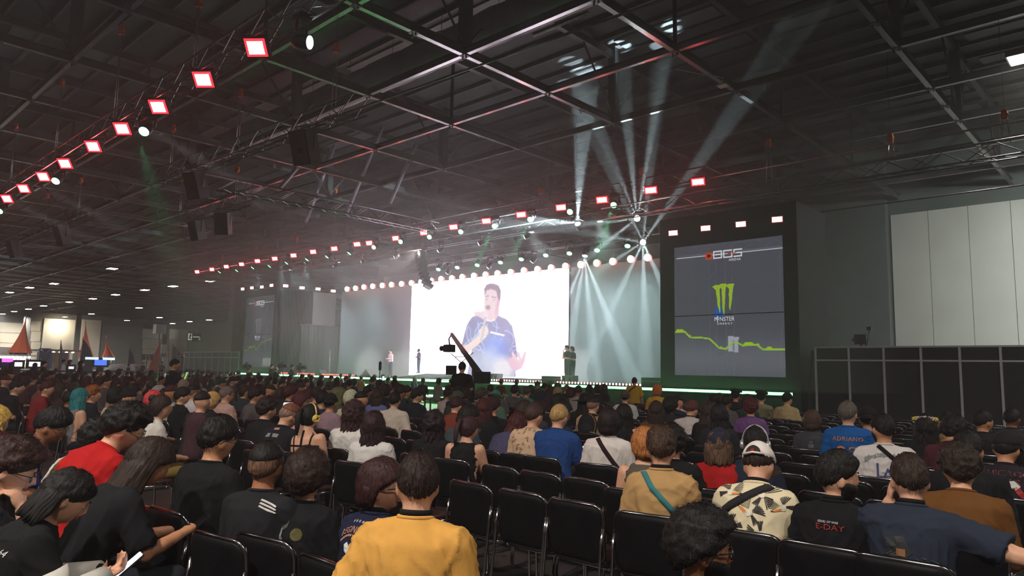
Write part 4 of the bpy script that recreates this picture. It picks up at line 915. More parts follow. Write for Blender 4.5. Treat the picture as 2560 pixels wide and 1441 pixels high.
# hair ------------------------------------------------------------
HAIRC = {}
def vnoise(p, s, seed=0):
    return np.array([mnoise.noise((a*s+seed, b*s, c*s)) for a, b, c in p])
def hair_mesh(style, seed=0):
    key = (style, seed)
    if key in HAIRC: return HAIRC[key]
    rs = np.random.RandomState(seed+11); fine = style in ('curly', 'afro', 'bigcurl')
    d, f = sph(56, 84) if fine else sph(44, 110); x, y, z = d.T
    base = head_shape(d, False); mb = MB()
    # hairline: front edge high on the brow, sides over the ears, nape behind
    front = np.clip(y, 0, 1); back = np.clip(-y, 0, 1); side = np.abs(x)
    line = 0.42*front**1.2-0.02-0.60*back**0.8+0.10*side*(front < 0.05)
    if style in ('long', 'wavy', 'bob', 'pony', 'bun', 'bigcurl', 'hood'): line = 0.46*front**1.3-0.35*side*np.clip((0.25-y)/0.2, 0, 1)-0.85*back**0.6
    if style in ('short', 'quiff', 'fade', 'crop'): line = line+0.16*back
    if style == 'fade': line = 0.34+0.10*front-0.10*back
    wd = 0.46 if style in ('short', 'quiff', 'crop', 'curly', 'mullet') else 0.18
    m = np.clip((z-line)/wd+0.5, 0, 1); m = m*m*(3-2*m)
    th = dict(short=0.014, fade=0.018, crop=0.010, bald=0.003, curly=0.034, afro=0.055, bigcurl=0.05, long=0.022, wavy=0.034, bob=0.026, pony=0.016, bun=0.014, quiff=0.022, cap=0.006, beanie=0.016, hood=0.04, mullet=0.018)[style]*np.ones(len(d))
    if style in ('short', 'quiff'): th *= (0.55+0.6*np.clip(z, 0, 1))*np.clip((z+0.6)/0.6, 0.3, 1)
    if style == 'quiff': th += 0.02*np.clip(z*0.7+y*0.7, 0, 1)**2
    if style == 'fade': th *= np.clip((z+0.1)/0.6, 0.2, 1.05)
    if style in ('afro', 'curly', 'bigcurl'): th *= (0.75+0.35*np.clip(z+0.35, 0, 1))*np.where(z < 0.55, np.clip((0.62-y)/0.5, 0.25, 1), 1)
    if style in ('long', 'wavy', 'bob'): th *= (1+0.35*np.clip(-z, 0, 1)); th = th*np.where(np.abs(np.arctan2(x, -y)) < 0.12, 0.9, 1)
    nz = {'curly': (0.016, 34), 'afro': (0.010, 48), 'bigcurl': (0.022, 26), 'wavy': (0.008, 22), 'short': (0.005, 40), 'quiff': (0.007, 34), 'long': (0.003, 18), 'bob': (0.004, 20), 'mullet': (0.008, 30), 'hood': (0.006, 12)}.get(style, (0.0025, 40))
    n1 = vnoise(base, nz[1], seed)*nz[0]+vnoise(base, nz[1]*2.3, seed+5)*nz[0]*0.6
    if not fine:   # combed streaks running down from the crown
        ph_ = np.arctan2(x, y+0.25*z); q_ = np.stack([np.cos(ph_)*3.0, np.sin(ph_)*3.0, z*0.5+0.4*y], 1)
        am = {'short': 0.0045, 'quiff': 0.006, 'crop': 0.0012, 'bald': 0.0, 'fade': 0.003, 'hood': 0.001}.get(style, 0.0045); n1 += (vnoise(q_, 3.4, seed+2)*am+vnoise(q_, 8.0, seed+3)*am*0.7)*np.clip(1.2-np.abs(z)**6, 0.2, 1)
    sink = 0.007 if wd > 0.3 else 0.014
    p = base+d*((th+n1)*(m**1.4 if wd > 0.3 else m)-sink*(1-m))[:, None]
    if style == 'hood': p[:, 1] = np.where(y > 0.5, p[:, 1]*0.8, p[:, 1])
    mb.add(p, f, True); tsel = (m > 0.8) & (z > (-0.3 if style in ('short', 'quiff', 'fade', 'crop', 'curly', 'afro') else -2)); tips = p[tsel]; tn = d[tsel]
    def lock(pts, rx, ry, n=10):
        R = []
        for i, q in enumerate(pts):
            t = Vector(pts[min(i+1, len(pts)-1)])-Vector(pts[max(i-1, 0)]); t.normalize(); a = Vector((1, 0, 0)); b = t.cross(a); b.normalize()
            R.append((q, a*rx[i], b*ry[i]))
        eloft(mb, R, n)
    L = {'long': 0.46, 'wavy': 0.34, 'bob': 0.06, 'bigcurl': 0.20, 'mullet': 0.12}.get(style, 0)
    if L:
        nl = 34 if style in ('long', 'wavy') else 20
        for i in range(nl):
            am_ = 1.30 if style in ('bob', 'mullet') else 1.6; a = -am_+2*am_*i/(nl-1); x0 = 0.088*math.sin(a); y0 = -0.092*math.cos(a)*0.95-0.004; ll = L*rs.uniform(0.8, 1.05)*(1 if abs(a) < 1.3 else 0.85)
            pts, rx, ry = [], [], []; ns = 7 if L > 0.1 else 4; ph = rs.uniform(0, 6)
            for k in range(ns):
                t = k/(ns-1); wv = (0.012 if style in ('wavy', 'bigcurl') else 0.003)*math.sin(ph+t*9)
                flare = 1+0.22*t*(1 if style != 'bob' else -0.4)
                pts.append((x0*flare+wv, y0*(1-0.06*t)-0.03*t*math.cos(a)+wv, 0.02-(ll+0.05)*t)); q = (1-t**3*0.75)
                rx.append(0.020*q+0.002); ry.append(0.016*q+0.002)
            lock(pts, rx, ry, 6)
    if style == 'pony':
        lock([(0, -0.085, 0.06), (0, -0.135, 0.055), (0.01, -0.155, -0.02), (0.015, -0.15, -0.11), (0.01, -0.135, -0.19)], [0.016, 0.026, 0.032, 0.028, 0.008], [0.014, 0.024, 0.028, 0.022, 0.006], 10)
    if style == 'bun': mb.ball((0, -0.085, 0.085), 0.042, 0.04, 0.038, 12, 8)
    # loose strands that break the outline
    ns = {'curly': 900, 'afro': 1200, 'bigcurl': 900, 'wavy': 500, 'long': 300, 'short': 700, 'quiff': 800, 'bob': 450, 'mullet': 500, 'fade': 400, 'pony': 300, 'bun': 300}.get(style, 60)
    idx = rs.randint(0, len(tips), ns)
    for i in idx:
        q = tips[i]; nrm = tn[i]; w = 0.0011
        if fine:
            r = rs.uniform(0.005, 0.012); a = np.cross(nrm, rs.normal(size=3)); a /= np.linalg.norm(a)+1e-9; b = np.cross(nrm, a); pr = []
            for k in range(6): t = k*1.15; pr.append(q+nrm*(-0.004+0.0035*k)+(a*math.cos(t)+b*math.sin(t))*r)
        else:
            fl = np.array([0.2*nrm[0], -0.5 if nrm[2] > 0.5 else -0.1, -1.0 if nrm[2] < 0.8 else -0.2])+rs.normal(size=3)*0.35; fl -= nrm*(fl @ nrm); fl /= np.linalg.norm(fl)+1e-9
            ln = rs.uniform(0.012, 0.028) if style in ('short', 'quiff', 'fade', 'crop') else rs.uniform(0.02, 0.045); pr = [q-nrm*0.002, q+fl*ln*0.5+nrm*0.003, q+fl*ln+nrm*rs.uniform(-0.002, 0.004)]
        vs = []; sd = np.cross(nrm, pr[-1]-pr[0]); sd /= np.linalg.norm(sd)+1e-9
        for k, s_ in enumerate(pr): ww = w*(1-0.7*k/(len(pr)-1)); vs += [s_-sd*ww, s_+sd*ww]
        mb.add(vs, [(2*k, 2*k+1, 2*k+3, 2*k+2) for k in range(len(pr)-1)])
    me = mb.mesh('hair'); HAIRC[key] = me; return me
def beard_mesh(full=True):
    key = ('beard', full)
    if key in HAIRC: return HAIRC[key]
    d, f = sph(34, 48); x, y, z = d.T; base = head_shape(d, True)
    side = np.abs(x); m = np.clip((-0.28-z+0.30*np.clip(side-0.45, 0, 1))/0.14+0.5, 0, 1)*np.clip((y+0.12)/0.2, 0, 1)
    lip = bump_at(d, (0, 1, -0.43), 0.10, 1.6); m *= 1-lip
    th = (0.015 if full else 0.006); n1 = vnoise(base, 40, 3)*0.006
    dn = d.copy(); dn[:, 2] -= 0.5*np.clip(-z, 0, 1); p = base+dn*((th+n1)*m-0.014*(1-m))[:, None]
    mb = MB(); mb.add(p, f, True); me = mb.mesh('beard'); HAIRC[key] = me; return me
def cap_meshes():
    if 'cap' in HAIRC: return HAIRC['cap']
    d, f = sph(26, 40); z = d[:, 2]; y = d[:, 1]; base = head_shape(d, False)
    m = np.clip((z-0.16-0.12*np.clip(y, 0, 1)+0.12*np.clip(-y, 0, 1))/0.08+0.5, 0, 1); p = base+d*(0.018*m-0.02*(1-m))[:, None]; p[:, 2] += 0.01*m
    mb = MB(); mb.add(p, f, True); crown = mb.mesh('cap_crown')
    mb = MB(); n = 14; vs = []; fs = []
    for i in range(n+1):
        a = -1.15+2.3*i/n; r0, r1 = 0.092, 0.165-0.035*(a/1.15)**2
        for r, dz in ((r0, 0.0), (r1, -0.02)):
            for t in (0, -0.006): vs.append((r*math.sin(a)*0.85, r*math.cos(a)+0.01, 0.045+dz+t-0.02*(a/1.15)**2))
    for i in range(n): a = i*4; fs += [(a, a+2, a+6, a+4), (a+1, a+5, a+7, a+3), (a+2, a+3, a+7, a+6)]
    mb.add(vs, fs, True); brim = mb.mesh('cap_brim')
    bt = MB().ball((0, 0, 0.140), 0.008, 0.008, 0.005, 8, 4).mesh('cap_button')
    HAIRC['cap'] = (crown, brim, bt); return HAIRC['cap']

# materials for people ------------------------------------------------
SKIN = {}
def skin(c):
    nm = 'skin_%d_%d_%d' % c
    return mat(nm, srgb(*c), 0.5, 0, 0.4, 0.07, 30, 0.06, 160)
def cloth(c, nm=None):
    nm = nm or 'cloth_%d_%d_%d' % c
    return mat(nm, srgb(*c), 0.88, 0, 0.2, 0.06, 14, 0.10, 220)
def hairmat(c):
    nm = 'hair_%d_%d_%d' % c
    if nm in MATS: return MATS[nm]
    m = mat(nm, srgb(*c), 0.62, 0, 0.28, 0.0); nt = m.node_tree; b = nt.nodes['Principled BSDF']
    tc = nt.nodes.new('ShaderNodeTexCoord'); mp = nt.nodes.new('ShaderNodeMapping'); mp.inputs['Scale'].default_value = (150, 150, 14)
    n = nt.nodes.new('ShaderNodeTexNoise'); n.inputs['Scale'].default_value = 1.0; n.inputs['Detail'].default_value = 3
    r = nt.nodes.new('ShaderNodeValToRGB'); l = srgb(*c); r.color_ramp.elements[0].position = 0.35; r.color_ramp.elements[1].position = 0.7
    r.color_ramp.elements[0].color = tuple(v*0.55 for v in l)+(1,); r.color_ramp.elements[1].color = tuple(min(1, v*1.5) for v in l)+(1,)
    bp = nt.nodes.new('ShaderNodeBump'); bp.inputs['Strength'].default_value = 0.7; bp.inputs['Distance'].default_value = 0.004
    for a, c_ in ((tc.outputs['Object'], mp.inputs[0]), (mp.outputs[0], n.inputs['Vector']), (n.outputs['Fac'], r.inputs['Fac']), (r.outputs['Color'], b.inputs['Base Color']), (n.outputs['Fac'], bp.inputs['Height']), (bp.outputs['Normal'], b.inputs['Normal'])): nt.links.new(a, c_)
    return m
def with_mat(o, m):
    if not o.data.materials: o.data.materials.append(None)
    o.material_slots[0].link = 'OBJECT'; o.material_slots[0].material = m; return o
S_L, S_M, S_T, S_D, S_K = (214, 160, 130), (196, 138, 104), (168, 112, 80), (128, 82, 58), (84, 54, 40)
H_K, H_B, H_R, H_G, H_Y, H_GR, H_T, H_P = (24, 20, 20), (46, 32, 26), (70, 30, 30), (150, 84, 40), (190, 150, 80), (96, 88, 82), (40, 118, 122), (220, 96, 104)

# poses ---------------------------------------------------------------
def skeleton(pose='lap', lean=8, hyaw=0, hpitch=0, hroll=0, stand=False, sw=1.0, slump=0.0):
    J = {}; R = math.radians; th = R(lean); z0 = 0.95 if stand else 0.535
    J['pel'] = Vector((0, 0, z0)); J['lum'] = J['pel']+Vector((0, math.sin(th*0.4), math.cos(th*0.4)))*0.15
    J['che'] = J['lum']+Vector((0, math.sin(th*0.9), math.cos(th*0.9)))*0.19; t2 = th*1.25+slump
    J['nb'] = J['che']+Vector((0, math.sin(t2), math.cos(t2)))*0.165
    tn_ = t2*0.5+R(hpitch)*0.4+0.18; J['hb'] = J['nb']+Vector((0, math.sin(tn_), math.cos(tn_)))*0.055
    Hr = (Matrix.Rotation(R(hyaw), 4, 'Z') @ Matrix.Rotation(-R(hpitch), 4, 'X') @ Matrix.Rotation(R(hroll), 4, 'Y'))
    hc = J['hb']+Hr.to_3x3() @ Vector((0, 0.012, 0.084)); J['H'] = Matrix.Translation(hc) @ Hr @ Matrix.Scale(1.06, 4); J['top'] = hc+Hr.to_3x3() @ Vector((0, 0, 0.125))
    up = Vector((0, math.sin(t2), math.cos(t2))); fw = Vector((0, math.cos(t2), -math.sin(t2))); J['up'], J['fw'] = up, fw
    for s, k in ((-1, 'L'), (1, 'R')):
        sh = J['nb']-up*0.078+Vector((s*0.160*sw, 0, 0)); J['sh'+k] = sh
        p = pose[0 if s < 0 else 1] if isinstance(pose, tuple) else pose
        if p == 'lap': el = sh+Vector((s*0.055, 0.03, -0.27)); wr = Vector((s*0.09, 0.28+0.3*math.sin(th), z0+0.11))
        elif p == 'phone': el = sh+Vector((s*0.05, 0.09, -0.26)); wr = Vector((s*0.06, el.y+0.22, el.z+0.05))
        elif p == 'phonehigh': el = sh+Vector((s*0.05, 0.16, -0.22)); wr = Vector((s*0.05, el.y+0.14, el.z+0.20))
        elif p == 'face': el = sh+Vector((s*0.02, 0.19, -0.20)); wr = hc+Hr.to_3x3() @ Vector((s*0.05, 0.14, -0.13))
        elif p == 'cheek': el = sh+Vector((s*0.06, 0.16, -0.21)); wr = hc+Hr.to_3x3() @ Vector((s*0.095, 0.04, -0.12))
        elif p == 'side': el = sh+Vector((s*0.07, -0.01, -0.29)); wr = el+Vector((s*0.01, 0.05, -0.25))
        elif p == 'out': el = sh+Vector((s*0.26, -0.04, -0.08)); wr = el+Vector((s*0.24, 0.04, -0.04))
        elif p == 'rest': el = sh+Vector((s*0.10, -0.07, -0.235)); wr = el+Vector((-s*0.16, 0.17, -0.04))
        elif p == 'up': el = sh+Vector((s*0.12, 0.16, -0.12)); wr = el+Vector((-s*0.05, 0.10, 0.24))
        elif p == 'mic': el = sh+Vector((s*0.07, 0.05, -0.27)); wr = J['hb']+Vector((s*0.04, 0.17, -0.10))
        elif p == 'fold': el = sh+Vector((s*0.06, 0.03, -0.27)); wr = el+Vector((-s*0.12, 0.22, 0.02))
        J['el'+k], J['wr'+k] = el, wr; d = (wr-el).normalized(); J['ha'+k] = wr+d*0.085
        hp = J['pel']+Vector((s*0.095, 0, -0.02)); J['hp'+k] = hp
        if stand: J['kn'+k] = hp+Vector((s*0.01, 0.02, -0.44)); J['an'+k] = J['kn'+k]+Vector((s*0.005, -0.03, -0.41)); J['to'+k] = J['an'+k]+Vector((s*0.03, 0.16, -0.05))
        else: J['kn'+k] = Vector((s*0.13, 0.43, z0-0.03)); J['an'+k] = Vector((s*0.13, 0.42, 0.09)); J['to'+k] = Vector((s*0.15, 0.57, 0.035))
    return J
def torso_rings(J, w, dp, g):
    X = Vector((1, 0, 0)); up = J['up']; fw = J['fw']; F0 = Vector((0, 1, 0))
    def mixf(t): v = F0*(1-t)+fw*t; return v.normalized()
    P, Lm, C, N = J['pel'], J['lum'], J['che'], J['nb']
    return [(P-Vector((0, 0, 0.075)), X*(0.155*w+g), F0*(0.115*dp+g)), (P, X*(0.168*w+g), F0*(0.125*dp+g)), (Lm, X*(0.150*w+g), mixf(0.3)*(0.112*dp+g)),
            (Lm.lerp(C, 0.5), X*(0.158*w+g), mixf(0.5)*(0.115*dp+g)), (C, X*(0.172*w+g), mixf(0.8)*(0.118*dp+g)), (C.lerp(N, 0.5), X*(0.178*w+g), fw*(0.108*dp+g)),
            (N-up*0.05, X*(0.128*w+g*0.8), fw*(0.090*dp+g*0.7)), (N-up*0.012, X*(0.088*w+g*0.4), fw*(0.070*dp+g*0.4)), (N+up*0.016, X*(0.066+g*0.3), fw*(0.062+g*0.3)), (N+up*0.022, X*0.055, fw*0.055)]
def hand(mb, w, d, nrm, side, curl=0.5, k=1.0):
    """palm and five bent fingers; d points along the hand, nrm out of the palm"""
    d = Vector(d).normalized(); nrm = Vector(nrm); nrm = (nrm-d*nrm.dot(d)).normalized(); lat = d.cross(nrm)*side
    M = Matrix((lat, d, nrm)).transposed()
    mb.ball(Vector(w)+d*0.045*k, 0.040*k, 0.052*k, 0.016*k, 10, 6, M)
    for i, (off, ln) in enumerate(((-0.030, 0.066), (-0.010, 0.078), (0.011, 0.073), (0.030, 0.058))):
        p = Vector(w)+d*0.080*k+lat*off*k; pts = [p]; a = 0.15
        for seg in (0.42, 0.33, 0.25):
            a += curl*(0.9 if seg > 0.3 else 0.7)*(0.9+0.08*i); v = d*math.cos(a)+nrm*math.sin(a); p = p+v*ln*seg*k*1.25; pts.append(p)
        cap_tube(mb, pts, [0.0095*k, 0.009*k, 0.0083*k, 0.0072*k], 7)
    p = Vector(w)+d*0.025*k-lat*0.030*k; pts = [p]
    for i, seg in enumerate((0.035, 0.030, 0.024)):
        v = (d*0.75-lat*(0.75-0.35*i)+nrm*(0.35+0.3*i*curl)).normalized(); p = p+v*seg*k; pts.append(p)
    cap_tube(mb, pts, [0.0125*k, 0.0105*k, 0.0095*k, 0.008*k], 7)

def body_jobs(sp):
    """returns skeleton and jobs for skin, top and trousers"""
    J = sp['J']; w, dp = sp.get('w', 1.0), sp.get('dp', 1.0); vox = sp.get('vox', 0.014); fine = sp.get('hands', False)
    mb = MB(); rings = torso_rings(J, w, dp, -0.006); bare = sp.get('bare')
    eloft(mb, rings); add_head(mb, J['H'])
    nr = 0.052*sp.get('neck', 1.0); fwo = J['H'].to_3x3() @ Vector((0, -0.006, -0.035))
    cap_tube(mb, [J['nb']-J['up']*0.05, J['nb'], J['hb']-Vector((0, 0.008, 0)), J['H'].translation+fwo], [nr*1.35, nr*1.1, nr, nr*1.02], 14)
    ak = sp.get('arm', 1.0)
    for s, k in ((-1, 'L'), (1, 'R')):
        sh, el, wr = J['sh'+k], J['el'+k], J['wr'+k]
        cap_tube(mb, [sh, sh.lerp(el, 0.5), el, el.lerp(wr, 0.35), wr], [0.056*ak, 0.050*ak, 0.041*ak, 0.040*ak, 0.028*ak], 10)
        d = (wr-el).normalized()
        if fine and k in fine:
            nn = fine[k]; hand(mb, wr+d*0.005, nn[0] if nn[0] else d, nn[1], s, nn[2])
        else: mb.ball(wr+d*0.06, 0.036, 0.062, 0.024, 8, 6, d.to_track_quat('Y', 'Z').to_matrix()); cap_tube(mb, [wr, wr+d*0.05], [0.026, 0.03], 8)
        cap_tube(mb, [J['hp'+k], J['kn'+k], J['an'+k]], [0.080, 0.052, 0.036], 10)
        cap_tube(mb, [J['an'+k]-Vector((0, 0.03, 0.03)), J['to'+k]], [0.038, 0.028], 8)
    jb = {'body': Job('body', mb, vox, 2 if fine else 3)}
    # top
    g = sp.get('loose', 0.014); sl = sp.get('sleeve', 'short'); mb = MB(); eloft(mb, torso_rings(J, w*(0.86 if sl == 'tank' else 1), dp, g)[:-2 if sl == 'tank' else -1])
    for s, k in ((-1, 'L'), (1, 'R')):
        sh, el, wr = J['sh'+k], J['el'+k], J['wr'+k]; a_ = ak*1.0
        if sl != 'tank': mb.ball(sh, 0.057*a_+g*0.7, n=12, m=8)
        t0 = J['nb']-J['up']*0.03
        if sl != 'tank': cap_tube(mb, [t0+Vector((s*0.05, 0, -0.004)), sh+Vector((0, 0, 0.004))], [0.050+g*0.3, 0.058*a_+g*0.6], 12)
        if sl == 'short': mb.tube([sh, sh.lerp(el, 0.5), sh.lerp(el, 0.88)], [0.059*a_+g*0.8, 0.058*a_+g, 0.057*a_+g*1.3], 14)
        elif sl == 'long': cap_tube(mb, [sh, el, el.lerp(wr, 0.5), wr-(wr-el)*0.04], [0.064*a_+g*0.8, 0.052*a_+g, 0.047*a_+g, 0.036*a_+g*0.8], 12)
        elif sl == 'tank': cap_tube(mb, [J['che']+Vector((s*0.07, -0.08, 0.03)), J['nb']+Vector((s*0.085, -0.045, -0.03)), J['nb']+Vector((s*0.085, 0.02, -0.028))], [0.04, 0.03, 0.026], 8)
    if sp.get('hoodie'): mb.ball(J['nb']-J['fw']*0.07, 0.11, 0.06, 0.07, 12, 8)
    if sl != 'none': jb['top'] = Job('top', mb, max(0.013, vox), 4, folds(sp.get('seed', 1), sp.get('fold', 0.009), tuple(J['nb'])))
    if not sp.get('nolegs'):
        mb = MB()
        for s, k in ((-1, 'L'), (1, 'R')): cap_tube(mb, [J['hp'+k], J['kn'+k], J['an'+k]+Vector((0, 0, 0.03))], [0.098, 0.070, 0.056], 10)
        mb.ball(J['pel']+Vector((0, 0.01, -0.03)), 0.165*w+0.006, 0.125*dp+0.006, 0.10, 12, 8)
        jb['legs'] = Job('trousers', mb, max(0.018, vox), 2)
    return jb
SHOE = MB().ball((0, 0.05, 0.045), 0.048, 0.13, 0.05, 10, 6).mesh('shoe')

# prints wrapped on a garment ------------------------------------------------
def bvh_of(me):
    c = co_of(me); return BVHTree.FromPolygons([tuple(v) for v in c], [tuple(p.vertices) for p in me.polygons])
def wrap_points(bv, pts, fr, off=0.003):
    """pts in a print plane (u right as seen from behind, v up); fr = (origin, right, up, direction of travel)"""
    o, u, v, n = fr; out = []
    for a, b in pts:
        s_ = o+u*a+v*b-n*0.5; h = bv.ray_cast(s_, n)
        if h[0] is not None and h[3] < 0.62: out.append(h[0]-n*off)
        else: q = bv.find_nearest(s_+n*0.45); out.append(q[0]+q[1]*off)
    return out
def print_mesh(bv, fr, polys, off=0.003, sub=0.02):
    mb = MB()
    for pl in polys:
        bm = bmesh.new(); vs = [bm.verts.new((p[0], p[1], 0)) for p in pl]
        try: bm.faces.new(vs)
        except Exception: bm.free(); continue
        bmesh.ops.triangulate(bm, faces=bm.faces[:])
        for _ in range(3):
            es = [e for e in bm.edges if e.calc_length() > sub]
            if not es: break
            bmesh.ops.subdivide_edges(bm, edges=es, cuts=1); bmesh.ops.triangulate(bm, faces=bm.faces[:])
        bm.verts.index_update(); w = wrap_points(bv, [(q.co.x, q.co.y) for q in bm.verts], fr, off)
        mb.add(w, [tuple(q.index for q in fc.verts) for fc in bm.faces]); bm.free()
    return mb
def print_text(root, bv, fr, body, size, m, at=(0, 0), sx=1.0, shear=0, arc=0.0, off=0.004, name='print', spacing=1.0):
    me = text_mesh(body, size, shear, 0, spacing, 2); c = co_of(me); pts = []
    for p in c:
        a, b = p[0]*sx, p[1]; b += -arc*a*a; pts.append((at[0]+a, at[1]+b))
    w = wrap_points(bv, pts, fr, off); set_co(me, np.array([tuple(q) for q in w])); return link(name, me, m, root)
def print_poly(root, bv, fr, polys, m, off=0.003, name='print'):
    return print_mesh(bv, fr, polys, off).build(name, m, root)
def band(root, bv, fr, path, width, m, name, off=0.007, n=22):
    """a strap lying on the garment along a path in the print plane"""
    P_ = []
    for i in range(n+1):
        t = i/n*(len(path)-1); k = min(int(t), len(path)-2); f = t-k
        P_.append((path[k][0]*(1-f)+path[k+1][0]*f, path[k][1]*(1-f)+path[k+1][1]*f))
    dx, dy = path[-1][0]-path[0][0], path[-1][1]-path[0][1]; L = math.hypot(dx, dy); nx, ny = -dy/L*width/2, dx/L*width/2
    a = wrap_points(bv, [(p[0]+nx, p[1]+ny) for p in P_], fr, off); b = wrap_points(bv, [(p[0]-nx, p[1]-ny) for p in P_], fr, off)
    c = wrap_points(bv, [(p[0]+nx, p[1]+ny) for p in P_], fr, off-0.005); d = wrap_points(bv, [(p[0]-nx, p[1]-ny) for p in P_], fr, off-0.005)
    vs = a+b+c+d; N = n+1; fs = []
    for i in range(n): fs += [(i, i+1, N+i+1, N+i), (i, 2*N+i, 2*N+i+1, i+1), (N+i, N+i+1, 3*N+i+1, 3*N+i)]
    return MB().add(vs, fs, True).build(name, m, root)
def ring_band(root, c, up, fw, rx, ry, h, m, name, tilt=0.0, n=28):
    X = Vector((1, 0, 0)); vs = []; fs = []; up = Vector(up); fw = Vector(fw)
    for i in range(n):
        a = 2*PI*i/n; q = Vector(c)+X*rx*math.cos(a)+fw*ry*math.sin(a)-up*tilt*max(0, math.sin(a))
        for r, z in ((1, -h/2), (1, h/2), (0.96, h/2), (0.96, -h/2)): vs.append(Vector(c)+(q-Vector(c))*r+up*z)
    for i in range(n):
        j = (i+1) % n
        for k in range(4): fs.append((i*4+k, j*4+k, j*4+(k+1) % 4, i*4+(k+1) % 4))
    return MB().add(vs, fs, True).build(name, m, root)
def head_child(root, sp, name, me, m):
    o = link(name, me, None, root); o.matrix_local = sp['J']['H']; return with_mat(o, m)
def glasses(root, sp, m, thick=0.0028):
    mb = MB()
    for s in (-1, 1):
        mb.tube([(s*0.034+0.026*math.cos(2*PI*k/14), 0.100, 0.008+0.021*math.sin(2*PI*k/14)) for k in range(14)], thick, 5, closed=True)
        mb.tube([(s*0.060, 0.098, 0.014), (s*0.080, 0.06, 0.012), (s*0.083, 0.0, 0.006), (s*0.080, -0.02, -0.012)], thick, 5)
    mb.tube([(-0.009, 0.103, 0.012), (0, 0.106, 0.014), (0.009, 0.103, 0.012)], thick, 5)
    g = mb.build('glasses', m, root); g.matrix_local = sp['J']['H']
    ln = MB()
    for s in (-1, 1): ln.add([(s*0.034+0.024*math.cos(2*PI*k/14), 0.1005, 0.008+0.019*math.sin(2*PI*k/14)) for k in range(14)], [tuple(range(14))])
    l_ = ln.build('lens', glass_mat(), g)
def glass_mat():
    if 'clear_lens' in MATS: return MATS['clear_lens']
    m = mat('clear_lens', (0.9, 0.9, 0.95), 0.05, 0, 0.5, 0.0); m.node_tree.nodes['Principled BSDF'].inputs['Alpha'].default_value = 0.18; return m
def eyes(root, sp):
    for s in (-1, 1):
        o = MB().ball((0, 0, 0), 0.011, 0.011, 0.009, 8, 6).build('eye', mat('eye_white', (0.6, 0.55, 0.52), 0.25), root); o.matrix_local = sp['J']['H'] @ Matrix.Translation((s*0.031, 0.0805, 0.004))
        p = MB().ball((0, 0.008, 0), 0.0055, 0.004, 0.0055, 8, 6).build('iris', mat('eye_dark', (0.03, 0.015, 0.01), 0.2), o)
        b = MB().tube([(-0.016, 0, 0), (0, 0.006, 0.005), (0.016, 0.0, 0.0)], [0.0022, 0.0035, 0.002], 5).build('eyebrow', hairmat(sp.get('hc', H_K)), root); b.matrix_local = sp['J']['H'] @ Matrix.Translation((s*0.032, 0.0935, 0.031))
    lp = MB().tube([(-0.021, -0.008, 0), (-0.008, 0.001, 0.002), (0.008, 0.001, 0.002), (0.021, -0.008, 0)], [0.002, 0.0052, 0.0052, 0.002], 6).tube([(-0.019, -0.008, -0.006), (0, 0.001, -0.009), (0.019, -0.008, -0.006)], [0.002, 0.006, 0.002], 6).build('lips', mat('lip_skin', (0.35, 0.12, 0.10), 0.45), root)
    lp.matrix_local = sp['J']['H'] @ Matrix.Translation((0, 0.0965, -0.046))
PHONE = None
def phone(label, loc, d, up, lit=True, group=None):
    """a phone held in a hand: its screen looks along d"""
    d = Vector(d).normalized(); up = Vector(up); up = (up-d*up.dot(d)).normalized(); M = Matrix((d.cross(up)*-1, -d, up)).transposed().to_4x4()
    t = thing('phone', label, 'phone', tuple(loc), 0, group); t.matrix_world = Matrix.Translation(loc) @ M
    MB().prism(rrect(0.072, 0.150, 0.010, 3), 0.009, c=(0, 0, 0)).build('case', M_black, t)
    MB().prism(rrect(0.066, 0.144, 0.008, 3), 0.001, c=(0, -0.0015, 0)).build('screen', glow('phone_screen_lit', (0.8, 0.85, 1.0), 1.6) if lit else M_edge, t)
    return t
# ------------------------------------------------------------------ the audience
ROW0, PITCH_ = 3.76, 0.82
HTOP = dict(short=0.013, fade=0.018, crop=0.01, bald=0.003, curly=0.034, afro=0.055, bigcurl=0.045, long=0.02, wavy=0.03, bob=0.024, pony=0.014, bun=0.02, quiff=0.03, cap=0.024, beanie=0.016, hood=0.04, mullet=0.018)
PEOPLE = {}; WARN = []
def place(sp, px, py, z=None, row=None, tor=0.0):
    J = sp['J']; Rz = Matrix.Rotation(math.radians(tor), 3, 'Z'); hair = sp.get('hair', 'short'); ht = 0.024 if sp.get('cap') else HTOP[hair]
    H = J['H']; h = Rz @ (H.translation+H.to_3x3() @ Vector((0, -0.01, 0.118+ht)))
    if row is not None:
        s = 1.0; yp = ROW0+PITCH_*row+0.22
        for _ in range(6): p = onY(px, py, yp+s*h.y); s = min(1.16, max(0.84, p[2]/h.z))
        if not 0.85 < s < 1.15: WARN.append((sp['key'], round(p[2]/h.z, 3)))
    else:
        s = z/h.z; s = min(1.16, max(0.84, s)); p = onz(px, py, s*h.z)
    return Vector((p[0]-s*h.x, p[1]-s*h.y, 0)), s
def person(key, px, py, label, z=1.3, row=None, face=20, tor=8, lean=6, pitch=0, roll=0, pose='lap', hair='short', hc=H_K, sk=S_M, top=(30, 30, 34), kind='t_shirt', pants=(34, 36, 44), stand=False, **kw):
    J = skeleton(pose, lean, face-tor, pitch, roll, stand, kw.get('w', 1.0), kw.get('slump', 0.0))
    sp = dict(key=key, J=J, hair=hair, hc=hc, sk=sk, topc=top, kind=kind, pants=pants, label=label, stand=stand, seed=len(PEOPLE)+1, **kw)
    loc, s = place(sp, px, py, z, row, tor); sp['loc'], sp['s'], sp['tor'] = loc, s, tor
    sp['jobs'] = body_jobs(sp); PEOPLE[key] = sp; return sp
S = person
